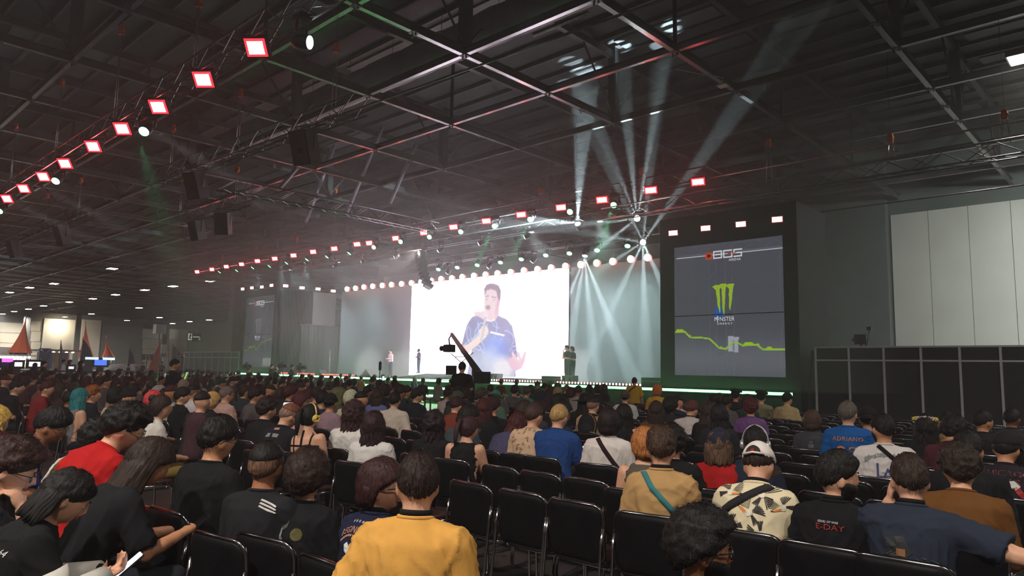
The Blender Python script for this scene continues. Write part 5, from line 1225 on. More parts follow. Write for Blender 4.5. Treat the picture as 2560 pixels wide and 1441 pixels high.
# nearest rows, left to right
S('girl', 212, 1176, 'girl in a black t-shirt over white sleeves thumbing a lit phone at lower left', z=1.16, face=-12, tor=-8, lean=20, pitch=34, pose='phone', hair='mullet', hc=H_K, sk=S_L, top=(24, 23, 26), sleeve='long', w=1.12, dp=1.2, hands={'L': (None, (0.3, 0.2, 1), 0.5), 'R': (None, (-0.3, 0.2, 1), 0.55)}, vox=0.0085, arm=1.12)
S('curly', 72, 1096, 'curly-haired boy with glasses in black, hand at his mouth and phone in hand', z=1.28, face=-24, tor=-5, lean=14, pitch=26, pose=('lap', 'face'), hair='curly', hc=(52, 30, 26), sk=S_L, top=(22, 22, 25), hands={'R': ((0.0, -0.35, 0.9), (-0.6, -0.6, 0.2), 0.75)}, vox=0.0085)
S('leftback', -14, 1078, 'dark-haired person cut off at the left edge behind the curly-haired boy', z=1.22, face=10, tor=0, hair='short', hc=H_R, top=(26, 22, 26))
S('blue', 150, 1017, 'man with glasses in a royal blue shirt bent forward on the left', z=1.3, face=-30, tor=-15, lean=32, pitch=22, hair='quiff', hc=H_K, sk=S_T, top=(22, 50, 122), sleeve='short', beard=False)
S('flag', 265, 1046, 'person in a white t-shirt with a patterned green and yellow cape on the back', z=1.25, face=10, tor=5, lean=28, pitch=22, hair='curly', hc=H_K, sk=S_T, top=(196, 190, 184))
S('redjkt', 345, 1008, 'dark curly-haired man in a bright red overshirt leaning forward', z=1.395, face=-14, tor=4, lean=14, pitch=26, slump=0.3, hair='curly', hc=H_K, sk=S_L, top=(176, 26, 26), kind='overshirt', sleeve='long', w=1.2, dp=1.15)
S('longhair', 408, 1095, 'person with very long straight dark hair bending over in a black t-shirt', z=1.24, face=-2, tor=-4, lean=30, pitch=30, pose='phone', hair='long', hc=H_B, sk=S_M, top=(26, 26, 29))
S('blacktee', 547, 1038, 'broad man in a plain black t-shirt with dark wavy hair and glasses', z=1.34, face=4, tor=16, lean=6, pitch=4, hair='quiff', hc=H_K, sk=S_M, top=(20, 20, 23), w=1.12, dp=1.1, pose='fold')
S('fade', 667, 1103, 'man with a high skin fade haircut in a black track jacket with white stripes', z=1.25, face=34, tor=24, lean=6, pitch=0, hair='fade', hc=H_K, sk=S_T, top=(30, 29, 33), kind='track_jacket', sleeve='long', w=1.05, neck=1.1)
S('afro2', 771, 1120, 'person with a rounded dark afro in a black t-shirt with a line-art back print', z=1.22, face=40, tor=26, lean=6, hair='afro', hc=(46, 30, 26), sk=S_M, top=(20, 20, 23))
S('redgl', 952, 1143, 'woman with dark red bob hair and glasses turning to her neighbour, navy printed t-shirt', z=1.235, face=-58, tor=0, lean=6, pitch=2, roll=4, hair='bob', hc=(52, 26, 26), sk=S_L, top=(24, 28, 52), vox=0.009)
S('yellow', 1047, 1128, 'man in a mustard yellow t-shirt with an event lanyard, nearest in the middle', z=1.31, face=52, tor=30, lean=6, pitch=4, hair='short', hc=(40, 26, 24), sk=S_L, top=(206, 152, 74), pose=('rest', 'lap'), w=1.08, dp=1.14, fold=0.014, neck=1.1, arm=1.08, loose=0.018)
S('afro', 1752, 1262, 'man with a dark afro, glasses and full beard, nearest to the viewer', z=1.19, face=-52, tor=-5, lean=4, pitch=2, hair='afro', hc=(22, 18, 18), sk=S_T, top=(24, 24, 28), vox=0.009)
S('beige', 1653, 1062, 'short-haired man in a tan t-shirt with a teal strap across his back', row=0, face=31, tor=28, lean=5, pitch=0, hair='quiff', hc=(66, 46, 36), sk=S_L, top=(178, 140, 92), w=1.0, dp=1.05, fold=0.011, pose='fold', neck=1.05)
S('toucan', 1899, 1108, 'man in a white cap and cream shirt printed with toucans', row=0, face=6, tor=14, lean=14, pitch=34, roll=-6, hair='short', hc=(44, 26, 22), sk=S_L, top=(222, 206, 172), kind='printed_shirt', cap=((222, 212, 206), 0), w=1.08, fold=0.010, loose=0.02)
S('eday', 2085, 1125, 'bearded man in a black t-shirt with white and red lettering looking to the side', row=0, face=-52, tor=6, lean=5, hair='quiff', hc=H_K, sk=S_L, top=(18, 18, 21), w=1.02, vox=0.009)
S('navy', 2272, 1133, 'man in a dark navy t-shirt stretching his bare arm along the chairs', row=0, face=24, tor=6, lean=8, pitch=4, hair='short', hc=(50, 36, 30), sk=S_L, top=(40, 46, 60), pose=('cheek', 'out'), w=1.1, dp=1.05, fold=0.012, arm=1.15, hands={'L': ((0.1, 0.1, 1.0), (0.9, 0.3, 0), 0.25)}, vox=0.009, loose=0.02)
S('brown', 2395, 1105, 'curly-haired person in a brown corduroy jacket at right', z=1.29, face=18, tor=10, lean=12, pitch=8, hair='curly', hc=(44, 34, 28), sk=S_L, top=(104, 66, 30), kind='jacket', sleeve='long', w=1.1, dp=1.1)
S('dark23', 2420, 1075, 'man in plain black between the brown jacket and the cap wearer', z=1.31, face=0, tor=2, lean=12, pitch=14, hair='short', hc=H_K, sk=S_M, top=(22, 22, 25), sleeve='long')
S('bulls', 2516, 1076, 'man in a black cap and dark t-shirt with a team name in red outline', z=1.27, face=-8, tor=4, lean=14, pitch=14, hair='crop', hc=H_K, sk=S_M, top=(38, 30, 38), cap=((30, 29, 33), 0))
S('redcap', 1797, 1070, 'long-haired person in a navy cap and red t-shirt', z=1.24, face=22, tor=20, lean=8, hair='mullet', hc=(96, 72, 56), sk=S_L, top=(158, 26, 28), cap=((36, 36, 54), 0), w=1.18)
S('headph', 1888, 1066, 'man wearing silver headphones and a navy t-shirt', z=1.26, face=18, tor=2, lean=16, pitch=10, hair='short', hc=H_K, sk=S_T, top=(34, 38, 56), pose='lap')
S('black63', 1682, 1060, 'dark-haired person in black half hidden by the man with the teal strap', z=1.27, face=28, tor=20, hair='curly', hc=H_K, top=(22, 22, 25))
S('orange64', 1612, 1066, 'woman with light ginger hair beside the teal strap man', z=1.25, face=50, tor=20, hair='bob', hc=(176, 110, 60), sk=S_L, top=(86, 78, 70), sleeve='tank')
S('LA', 2207, 1034, 'man in a white t-shirt with big blue letters and a black cross strap', z=1.34, face=52, tor=16, lean=5, hair='short', hc=H_K, sk=S_M, top=(206, 198, 196), w=1.1)
S('white26', 2168, 1016, 'person in a white t-shirt and dark cap partly behind the lettered white t-shirt', z=1.33, face=20, tor=10, hair='short', hc=H_K, top=(196, 190, 186), w=1.0, cap=((26, 26, 30), 180))
S('adriano', 2117, 1003, 'grey-haired man in a blue football jersey with an orange name', z=1.39, face=-4, tor=14, lean=4, pitch=-4, hair='short', hc=H_GR, sk=S_L, top=(24, 84, 150), w=1.08)
S('kid', 2030, 1024, 'boy with short brown hair in a dark grey t-shirt', z=1.26, face=14, tor=12, hair='bob', hc=(72, 52, 42), sk=S_L, top=(58, 60, 66), w=0.95)
S('flower', 2312, 1036, 'girl in black with long dark hair and a crown of yellow flowers', z=1.27, face=14, tor=10, hair='wavy', hc=H_K, sk=S_L, top=(28, 27, 31))
S('maroon', 2392, 1040, 'curly-haired person in a dark maroon shirt leaning sideways', z=1.3, face=-25, tor=0, lean=18, pitch=20, hair='curly', hc=H_K, sk=S_M, top=(78, 36, 46), sleeve='long')
S('tan', 2366, 1030, 'man in a tan shirt behind the girl with the flower crown', z=1.29, face=8, tor=6, lean=14, hair='fade', hc=H_K, sk=S_M, top=(146, 116, 80))
S('suit1', 2455, 1026, 'man in dark clothes with his head turned right near the booth wall', z=1.3, face=-40, tor=0, hair='short', hc=H_K, sk=S_M, top=(34, 32, 36), sleeve='long')
S('suit2', 2528, 1021, 'man in a dark grey jacket at the right edge near the booth wall', z=1.3, face=-20, tor=0, lean=10, hair='short', hc=H_K, sk=S_D, top=(44, 42, 46), sleeve='long', w=1.1, kind='jacket')
# middle
S('bluetee', 1400, 1010, 'man with bleached short hair and glasses in a blue t-shirt holding a phone', row=2, face=8, tor=14, lean=10, pitch=10, hair='crop', hc=(176, 140, 90), sk=S_L, top=(34, 66, 124), w=1.14, dp=1.1, pose='phone')
S('floral', 1336, 1008, 'balding man in a pale floral print shirt next to the blue t-shirt', row=2, face=0, tor=20, lean=8, pitch=6, hair='crop', hc=(66, 44, 40), sk=S_L, top=(206, 172, 142), kind='floral_shirt', w=1.08)
S('purp', 1308, 1032, 'person in a slate purple t-shirt bending low beside the floral shirt', row=2, face=-10, tor=5, lean=38, pitch=26, hair='wavy', hc=H_R, sk=S_L, top=(72, 68, 96), w=1.15, dp=1.15)
S('white36', 1522, 1020, 'person with shoulder-length black hair in a white t-shirt with a dark cross strap', row=2, face=24, tor=26, lean=4, hair='bob', hc=(34, 24, 24), sk=S_L, top=(216, 206, 200), w=1.04)
S('tank', 1178, 1040, 'woman in a black racerback tank top with clipped-up dark hair', row=1, face=-8, tor=28, lean=8, pitch=14, hair='pony', hc=(60, 34, 38), sk=S_L, top=(24, 22, 26), sleeve='tank', kind='tank_top', arm=1.1, pose='phone')
S('bigcurl', 1085, 1028, 'woman in black with a huge mass of dark curly hair', row=1, face=36, tor=30, hair='bigcurl', hc=(34, 22, 24), sk=S_M, top=(26, 24, 27), sleeve='long')
S('wavy43', 935, 1028, 'woman in a white shirt with long wavy dark hair and a hair band', z=1.25, face=38, tor=30, hair='wavy', hc=(46, 28, 30), sk=S_L, top=(206, 200, 196), sleeve='long', kind='shirt')
S('wavy42', 884, 1003, 'woman with big voluminous dark brown hair in a loose white shirt', z=1.29, face=34, tor=30, hair='bigcurl', hc=(56, 34, 34), sk=S_L, top=(212, 206, 200), sleeve='long', kind='shirt', loose=0.03)
S('bare44', 778, 1010, 'woman with a bare back, black harness straps and golden headphones', z=1.27, face=10, tor=34, pitch=8, lean=4, hair='pony', hc=H_K, sk=S_L, top=(20, 20, 24), sleeve='none', kind='harness')
S('under45', 738, 1010, 'man with ginger undercut hair looking down in a black sports jersey', z=1.26, face=-10, tor=26, lean=14, pitch=28, hair='fade', hc=(120, 70, 48), sk=S_L, top=(30, 28, 34), kind='jersey')
S('black46', 672, 992, 'person with bushy dark hair in a black t-shirt left of the ginger undercut', z=1.29, face=0, tor=20, lean=8, pitch=8, hair='curly', hc=(40, 24, 26), sk=S_L, top=(24, 23, 27))
S('suspend', 405, 985, 'woman with a dark bun, white blouse and thin dark suspenders', z=1.33, face=-20, tor=0, lean=12, pitch=6, hair='bun', hc=H_B, sk=S_L, top=(206, 198, 190), kind='blouse', pants=(140, 116, 60))
S('white41', 987, 980, 'man with neat dark hair in a cream long-sleeve top, elbows on the chairs', z=1.3, face=30, tor=28, lean=10, hair='short', hc=H_K, sk=S_L, top=(198, 182, 168), sleeve='long', w=1.1, pose='rest')
S('rust', 1146, 992, 'person in a rust red t-shirt with short dark hair', z=1.27, face=0, tor=18, lean=16, pitch=14, hair='short', hc=(52, 28, 30), sk=S_L, top=(122, 56, 44))
S('headband', 1180, 1012, 'person with dark hair and a thin headband leaning in front of the rust t-shirt', z=1.26, face=-20, tor=10, lean=20, pitch=20, hair='bob', hc=H_K, sk=S_L, top=(60, 70, 74))
S('tall', 1232, 990, 'person in a dark coat with tall reddish-dark hair', z=1.31, face=18, tor=22, hair='quiff', hc=(58, 28, 32), sk=S_L, top=(28, 28, 34), sleeve='long', kind='coat')
S('backpack', 1484, 991, 'man in a beige t-shirt wearing a black backpack', z=1.3, face=10, tor=20, lean=10, pitch=8, hair='fade', hc=H_K, sk=S_L, top=(182, 152, 122))
S('bare49', 1560, 1010, 'woman with bare shoulders and thin straps beside the white t-shirt with cross strap', z=1.26, face=40, tor=26, hair='wavy', hc=H_K, sk=S_L, top=(28, 26, 30), sleeve='tank', kind='strap_top')
S('circle', 1563, 977, 'person in a white t-shirt with a round dark back print and a cap', z=1.29, face=24, tor=24, hair='short', hc=H_B, sk=S_L, top=(200, 196, 192), cap=((90, 70, 66), 180), w=1.12)
S('white53', 1733, 1000, 'person with reddish hair in a loose white t-shirt looking down', z=1.28, face=-6, tor=20, pitch=18, lean=10, hair='quiff', hc=(92, 52, 48), sk=S_L, top=(196, 184, 180), w=1.1, loose=0.025)
S('long54', 1640, 1002, 'woman with long straight dark hair in front of the green strip', z=1.29, face=28, tor=24, hair='long', hc=H_B, sk=S_L, top=(90, 60, 44))
S('afro55', 1676, 992, 'person with a dark afro leaning towards a white t-shirt', z=1.29, face=-10, tor=10, lean=16, hair='afro', hc=H_K, sk=S_K, top=(40, 34, 40))
S('white55', 1700, 990, 'person in a white t-shirt behind the dark afro', z=1.26, face=10, tor=10, lean=14, hair='short', hc=H_K, sk=S_D, top=(186, 182, 184))
S('purple57', 1876, 996, 'person with reddish curly hair in a purple t-shirt', z=1.31, face=24, tor=18, hair='curly', hc=(84, 34, 40), sk=S_M, top=(112, 74, 126), w=1.05)
S('long58', 1797, 1010, 'woman with long wavy black hair in front of the right tower', z=1.3, face=18, tor=20, hair='wavy', hc=(30, 26, 28), sk=S_L, top=(36, 36, 40))
S('beret59', 1838, 973, 'man in a dark beret and black shirt near the stage', z=1.35, face=18, tor=18, hair='short', hc=H_K, sk=S_M, top=(26, 32, 30), w=1.15, cap=((24, 30, 26), None))
S('beret60', 1902, 977, 'man in a dark beret and khaki t-shirt near the stage', z=1.34, face=20, tor=14, hair='short', hc=H_K, sk=S_L, top=(132, 126, 100), w=1.1, cap=((30, 34, 28), None))
S('hat61', 1967, 981, 'man in a dark cap and sand t-shirt alone near the end of the green strip', z=1.33, face=-20, tor=10, lean=12, hair='short', hc=H_K, sk=S_L, top=(182, 158, 116), cap=((24, 34, 26), 0))
S('yellowstand', 1586, 944, 'person in a yellow t-shirt with a dark cross strap standing up above the seats', z=1.525, face=20, tor=20, stand=True, hair='short', hc=H_R, sk=S_M, top=(206, 160, 40), w=1.1, loose=0.03, pose='side')
S('yellow2', 1643, 961, 'person with orange hair in a yellow t-shirt by the green strip', z=1.40, face=10, tor=20, hair='bob', hc=(200, 110, 50), sk=S_L, top=(206, 160, 50))
S('jersey', 484, 961, 'man with a short fade in a white jersey with dark marks on the left', z=1.32, face=0, tor=10, hair='fade', hc=H_K, sk=S_M, top=(204, 196, 196), w=1.1, kind='jersey')
S('blondw', 533, 979, 'woman with straight blonde hair in a black printed t-shirt', z=1.27, face=10, tor=10, pitch=10, hair='bob', hc=(206, 160, 96), sk=S_L, top=(28, 26, 30))
S('greyman', 566, 966, 'grey-haired man with glasses in a pale pinkish t-shirt', z=1.32, face=-10, tor=12, hair='short', hc=(120, 96, 90), sk=S_L, top=(190, 150, 140), w=1.1)
S('blackm', 455, 968, 'dark-haired man in a black t-shirt beside the white jersey', z=1.3, face=-25, tor=5, hair='quiff', hc=H_K, sk=S_L, top=(22, 22, 26))
S('tealhair', 200, 970, 'person with long teal hair and bare shoulders on the left', z=1.29, face=20, tor=10, hair='long', hc=H_T, sk=S_L, top=(120, 110, 112), sleeve='tank')
S('ginger', 232, 963, 'person with curly ginger hair in a dark t-shirt holding a phone', z=1.3, face=-20, tor=0, hair='curly', hc=H_G, sk=S_L, top=(34, 34, 42), pose='phone')
S('mustard', 290, 966, 'dark-haired person in a mustard top with a white back print', z=1.3, face=20, tor=10, hair='bob', hc=H_K, sk=S_M, top=(190, 130, 44), sleeve='tank')
S('snapback', 318, 970, 'man in a backwards black cap turning his face to the side', z=1.3, face=-60, tor=0, lean=12, pitch=-6, hair='short', hc=H_K, sk=S_M, top=(56, 48, 62), cap=((26, 24, 28), 180))
S('redshirt', 118, 953, 'man with short hair in a dark red t-shirt on the left', z=1.31, face=-30, tor=-10, lean=16, hair='short', hc=H_R, sk=S_L, top=(128, 36, 38), w=1.1)
S('blackarm', 42, 950, 'man in a black t-shirt resting his bare forearm on his knee at far left', z=1.32, face=-20, tor=-10, lean=12, hair='short', hc=H_K, sk=S_L, top=(24, 22, 26), w=1.1)
S('longdark', 150, 956, 'woman with long dark hair beside the dark red t-shirt', z=1.29, face=0, tor=0, hair='wavy', hc=H_B, sk=S_L, top=(60, 40, 40))
S('blondedge', -16, 1012, 'person with long blonde hair cut off by the left edge', z=1.3, face=20, tor=10, hair='wavy', hc=(200, 160, 80), sk=S_L, top=(150, 90, 70), sleeve='tank')
S('pinkhair', 383, 976, 'person with bright coral pink hair in the left rows', z=1.29, face=20, tor=10, hair='bob', hc=(220, 70, 74), sk=S_L, top=(160, 110, 110))
S('hood', 398, 962, 'person with a pale grey hood down among the left rows', z=1.29, face=10, tor=10, hair='hood', hc=(150, 142, 138), sk=S_L, top=(150, 142, 138), sleeve='long', kind='hoodie', hoodie=True)
S('palew', 752, 979, 'woman with dark red hair and glasses in a pale pink top', z=1.3, face=-20, tor=10, hair='bob', hc=(76, 30, 36), sk=S_L, top=(206, 160, 160))
S('navyprof', 1042, 970, 'man with thick dark hair in a navy t-shirt looking right', z=1.31, face=-28, tor=10, hair='quiff', hc=H_K, sk=S_L, top=(26, 28, 36), w=1.1)
S('prof2', 999, 961, 'man in profile with short dark hair just left of the navy t-shirt', z=1.31, face=-35, tor=10, hair='short', hc=H_K, sk=S_L, top=(44, 60, 56))
S('bluelong', 945, 972, 'woman with long dark hair in a soft blue top', z=1.29, face=30, tor=20, hair='long', hc=H_B, sk=S_L, top=(96, 104, 150))
S('standblk', 437, 898, 'man standing in a black t-shirt filming with raised hands on the left', z=1.76, face=-25, tor=0, stand=True, pose=('phonehigh', 'phonehigh'), hair='short', hc=H_K, sk=S_M, top=(24, 24, 30), w=1.05)
S('bighat', 1462, 983, 'person in a wide black hat in the middle rows', z=1.32, face=20, tor=20, hair='long', hc=H_K, top=(24, 24, 26), cap=((20, 20, 22), 'wide'))
for k_, (px_, py_, c_, h_, hc_) in enumerate(((205, 932, (150, 120, 120), 'short', H_K), (1122, 957, (60, 80, 70), 'short', H_K))): pass
# crowd further away: a small set of shared bodies, each spectator its own object with its own colours
LIB = {}
def lib(kind):
    cfg = {0: dict(lean=6, face=14), 1: dict(lean=10, face=-26, pitch=8), 2: dict(lean=16, face=0, pitch=18), 3: dict(lean=4, face=34), 4: dict(lean=10, face=10, sleeve='long'), 5: dict(lean=7, face=-45, pose='phone')}[kind]
    J = skeleton(cfg.get('pose', 'lap'), cfg['lean'], cfg['face'], cfg.get('pitch', 0), 0)
    sp = dict(key='lib%d' % kind, J=J, sleeve=cfg.get('sleeve', 'short'), vox=0.02, seed=90+kind, w=1.04, loose=0.018); sp['jobs'] = body_jobs(sp); return sp
for k_ in range(6): LIB[k_] = lib(k_)
CROWD = []   # (px, py, hair, hair colour, top colour, body, label or None)
def C5(l): return [(x/4.923, 900+y/4.923)+tuple(r) for x, y, *r in l]
def C6(l): return [(500+x/4.923, 920+y/4.923)+tuple(r) for x, y, *r in l]
def C7(l): return [(1000+x/4.923, 930+y/4.923)+tuple(r) for x, y, *r in l]
CROWD += C5([(15, 195), (45, 150), (145, 140), (85, 195), (215, 185), (440, 180), (620, 135), (735, 170), (820, 165, 'cap'), (940, 160), (1085, 200), (1185, 140), (1255, 215), (1320, 200), (1360, 145), (1420, 180), (1470, 140), (1570, 150), (1550, 195, 'cap'), (1625, 200), (1780, 195, 'cap'), (1725, 160, 'cap'), (2330, 160), (2500, 140), (2510, 210), (2440, 150), (870, 370), (1680, 290, 'wavy'), (1545, 250, 'bob'), (1880, 250), (2030, 350, 'bob'), (2490, 390), (350, 200), (520, 230), (660, 220, 'wavy'), (1180, 270), (1440, 230, 'wavy'), (1730, 250), (2100, 310), (300, 150), (560, 160), (1040, 150), (1990, 200), (2210, 190), (2420, 260)])
CROWD += C6([(50, 110), (270, 130, 'cap'), (400, 105, 'cap'), (480, 100), (520, 140, 'cap'), (600, 110, 'curly'), (625, 65), (665, 125), (750, 100, 'bob'), (850, 105), (930, 125), (1020, 140), (1040, 105), (1110, 90), (1165, 180, 'cap'), (1225, 140), (1260, 80), (1350, 75), (1380, 95), (1250, 180), (1480, 150, 'curly'), (1620, 95), (1510, 90), (1690, 110, 'long'), (1735, 70), (1800, 100), (1845, 65), (1840, 140), (2145, 55), (2140, 110), (2210, 140), (2315, 120), (2400, 95), (2400, 140), (2420, 175), (2290, 195), (2060, 220), (1570, 210), (30, 290), (550, 210, 'pony'), (705, 230, 'curly'), (820, 215), (890, 210, 'fade'), (1000, 240), (1130, 215, 'curly'), (1340, 250, 'curly'), (1440, 235), (1510, 280), (1980, 290), (2540, 220), (150, 60), (720, 60), (1300, 130), (1900, 130)])
CROWD += C7([(30, 165), (285, 75), (480, 80), (640, 85), (870, 145), (590, 195), (700, 175, 'cap'), (810, 190), (1115, 155), (1235, 185), (1410, 160, 'quiff'), (1690, 115), (1785, 140), (1855, 115), (1940, 135), (1870, 180, 'long'), (2100, 185), (2430, 155), (2510, 150), (1030, 320), (1530, 345, 'wavy'), (1940, 275, 'curly'), (2000, 350, 'wavy'), (1700, 345, 'bob'), (60, 180, 'wavy'), (2200, 170), (2330, 160)])
CROWD += [(1560+x/5.12, 920+y/5.12)+tuple(r) for x, y, *r in ((700, 345), (1160, 335), (1225, 320), (1320, 345), (1580, 340), (1110, 430, 'wavy'))]
_rs = random.Random(21)
for k_ in range(34):   # thin last rows under the left background
    CROWD.append((_rs.uniform(0, 600), _rs.uniform(921, 931)))
NAMED = [  # distinct ones in the far rows; green-lit ones carry that light in their colours
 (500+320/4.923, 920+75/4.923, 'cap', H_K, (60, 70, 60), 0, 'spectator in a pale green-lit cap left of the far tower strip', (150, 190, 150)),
 (1910/4.923, 900+155/4.923, 'hood', (60, 130, 80), (60, 110, 70), 0, 'spectator with a green hood in the far left rows', None),
 (2260/4.923, 900+240/4.923, 'bob', (150, 132, 120), (90, 80, 80), 0, 'spectator with grey hair left of the standing man in black', None),
 (500+1610/4.923, 920+310/4.923, 'cap', H_K, (150, 120, 130), 0, 'spectator in a black cap next to a pale cap in the middle left rows', (24, 24, 28)),
 (500+1665/4.923, 920+288/4.923, 'cap', H_K, (150, 130, 130), 1, 'spectator in a pale cream cap in the middle left rows', (200, 180, 165)),
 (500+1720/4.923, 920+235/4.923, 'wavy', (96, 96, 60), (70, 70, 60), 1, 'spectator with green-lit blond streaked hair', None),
 (500+1860/4.923, 920+262/4.923, 'hood', (190, 190, 160), (190, 190, 160), 0, 'spectator wearing a pale hood over the head', None),
 (500+1985/4.923, 920+95/4.923, 'cap', H_K, (190, 150, 70), 0, 'spectator in a yellow top and cap before the stage steps', (80, 60, 40)),
 (500+2250/4.923, 920+80/4.923, 'short', H_K, (50, 50, 56), 5, 'spectator holding up a lit phone before the stage steps', None),
 (1000+185/4.923, 930+50/4.923, 'wavy', H_B, (40, 40, 44), 0, 'long-haired person close to the stage steps left of the crane', None),
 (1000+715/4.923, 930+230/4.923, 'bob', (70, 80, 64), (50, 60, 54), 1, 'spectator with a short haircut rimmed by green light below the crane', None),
 (1000+1010/4.923, 930+195/4.923, 'curly', (70, 62, 58), (90, 90, 90), 1, 'spectator with a patterned bandana on the head below the screen', None),
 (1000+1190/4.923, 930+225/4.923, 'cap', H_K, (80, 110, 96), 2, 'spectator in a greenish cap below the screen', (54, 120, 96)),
 (1000+1245/4.923, 930+85/4.923, 'cap', H_K, (60, 44, 44), 0, 'spectator in a red cap close to the stage below the screen', (170, 30, 36)),
 (1000+1435/4.923, 930+90/4.923, 'cap', H_K, (50, 46, 50), 0, 'second spectator in a red cap, further along the stage edge', (160, 30, 36)),
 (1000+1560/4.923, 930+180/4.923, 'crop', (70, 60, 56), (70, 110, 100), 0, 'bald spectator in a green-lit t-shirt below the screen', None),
 (1000+1612/4.923, 930+155/4.923, 'hood', (30, 50, 44), (30, 50, 44), 0, 'spectator with a dark hood beside the bald one', None),
 (1000+1940/4.923, 930+195/4.923, 'curly', (150, 140, 100), (60, 60, 60), 0, 'spectator with pale curly hair below the screen edge', None),
 (1000+2050/4.923, 930+155/4.923, 'bald', (120, 96, 80), (36, 44, 42), 0, 'bald broad spectator in dark clothes left of the wide hat', None)]
for n_ in NAMED:
    if n_[2] == 'cap' or n_[6]: CROWD.append(n_)
run_jobs()

# ------------------------------------------------------------------ putting the people together
def dress(root, sp, jobs, near=True):
    J = sp['J']; b = with_mat(link('body', jobs['body'].mesh, None, root), skin(sp['sk']))
    if 'top' in jobs: sp['top_o'] = with_mat(link(sp['kind'], jobs['top'].mesh, None, root), sp.get('topm') or cloth(sp['topc']))
    if 'legs' in jobs: with_mat(link('trousers', jobs['legs'].mesh, None, root), cloth(sp['pants']))
    if near and 'top' in jobs and sp.get('sleeve') != 'tank' and sp['loc'].length < 14:
        N, u, f_ = J['nb'], J['up'], J['fw']; X_ = Vector((1, 0, 0))
        cm = MB().tube([N+u*(0.014-0.014*max(0, math.sin(a)))+X_*0.070*math.cos(a)+f_*(0.067*math.sin(a)+0.004) for a in [2*PI*k/24 for k in range(24)]], 0.0095, 7, closed=True).build('collar', sp.get('topm') or cloth(sp['topc']), root)
    hair = sp['hair']
    if hair != 'none': head_child(root, sp, 'hair', hair_mesh(hair, sp['seed'] % 3 if near else 0), hairmat(sp['hc']))
    if near and hair == 'fade': head_child(root, sp, 'stubble', hair_mesh('crop', 0), hairmat(tuple(int(a*0.5+b*0.5) for a, b in zip(sp['sk'], (58, 52, 50)))))
    c = sp.get('cap')
    if c: cap(root, sp, c[0], c[1])
    for k in 'LR':
        o = with_mat(link('shoe', SHOE, None, root), cloth((40, 40, 44))); o.location = (J['an'+k].x, J['an'+k].y-0.02, 0.0)
def cap(root, sp, col, turn):
    cr, br, bt = cap_meshes(); m = cloth(col); H = sp['J']['H']
    o = with_mat(link('cap', cr, None, root), m); o.matrix_local = H @ Matrix.Rotation(math.radians(turn if isinstance(turn, (int, float)) else 0), 4, 'Z')
    if turn == 'wide':
        w = MB().lathe([(0.07, 0.05), (0.15, 0.035), (0.20, 0.03), (0.20, 0.024), (0.15, 0.028), (0.07, 0.04)], 24).build('hat_brim', m, root); w.matrix_local = H
    elif turn is None:
        w = MB().lathe([(0.03, 0.150), (0.09, 0.142), (0.125, 0.115), (0.12, 0.085), (0.09, 0.075)], 20).build('beret_crown', m, root); w.matrix_local = H @ Matrix.Rotation(0.12, 4, 'Y')
    else:
        b = with_mat(link('cap_brim', br, None, o), m); with_mat(link('cap_button', bt, None, o), m)
ROOTS = {}
for key, sp in PEOPLE.items():
    r = thing('person', sp['label'], 'person', tuple(sp['loc']), math.radians(sp['tor'])); r.scale = (sp['s'],)*3; ROOTS[key] = r
    dress(r, sp, sp['jobs'])
bpy.context.view_layer.update()
def frame(sp, du=0.0, dv=0.0, front=False):
    J = sp['J']; o = J['che'].lerp(J['nb'], 0.4)+J['up']*dv+Vector((du, 0, 0)); n = J['fw']
    return (o, Vector((1, 0, 0)), J['up'], n)
def bv(key): return bvh_of(PEOPLE[key]['jobs']['top'].mesh)
def lanyard(key, c=(24, 23, 25), h=0.022):
    sp = PEOPLE[key]; J = sp['J']; nk = sp.get('neck', 1.0)
    ring_band(ROOTS[key], J['nb'].lerp(J['hb'], 0.62)+Vector((0, 0.002, 0)), (J['hb']-J['nb']).normalized(), J['fw'], 0.062*nk, 0.067*nk, h, cloth(c), 'lanyard', 0.05)
    for k, a in enumerate((-0.5, 0.35, 1.1)):
        pass
def W(key, local): return ROOTS[key].matrix_world @ Vector(local)

# --- details of the near ones
M_wh = mat('print_white', (0.62, 0.62, 0.60), 0.7); M_or = mat('print_orange', (0.72, 0.22, 0.03), 0.7); M_rd = mat('print_red', (0.42, 0.035, 0.035), 0.7)
M_bk = mat('print_black', (0.018, 0.016, 0.02), 0.7); M_bl = mat('print_blue', (0.06, 0.07, 0.17), 0.7); M_gy = mat('print_grey', (0.22, 0.22, 0.22), 0.7); M_yl = mat('print_yellow', (0.10, 0.08, 0.02), 0.7)
M_pk = mat('print_salmon', (0.50, 0.24, 0.15), 0.7)
M_frame = mat('spectacle_frame', (0.02, 0.018, 0.02), 0.3); M_gold = mat('thin_gold_frame', (0.6, 0.5, 0.35), 0.25, 0.9)
for k_ in ('yellow', 'beige', 'toucan', 'eday', 'navy', 'redgl', 'white53'): lanyard(k_)
for k_, m_, t_ in (('redgl', M_frame, 0.0034), ('afro', M_frame, 0.004), ('curly', M_frame, 0.0025), ('bluetee', M_gold, 0.002), ('blacktee', M_frame, 0.003), ('redjkt', M_gold, 0.002), ('blue', M_frame, 0.002), ('tank', M_gold, 0.002), ('greyman', M_frame, 0.003), ('palew', M_frame, 0.003), ('suspend', M_gold, 0.002)): glasses(ROOTS[k_], PEOPLE[k_], m_, t_)
for k_ in ('redgl', 'eday', 'afro', 'girl', 'curly', 'snapback', 'suit1', 'redjkt', 'blue'): eyes(ROOTS[k_], PEOPLE[k_])
head_child(ROOTS['eday'], PEOPLE['eday'], 'beard', beard_mesh(True), hairmat(H_K)); head_child(ROOTS['afro'], PEOPLE['afro'], 'beard', beard_mesh(True), hairmat((20, 16, 16)))
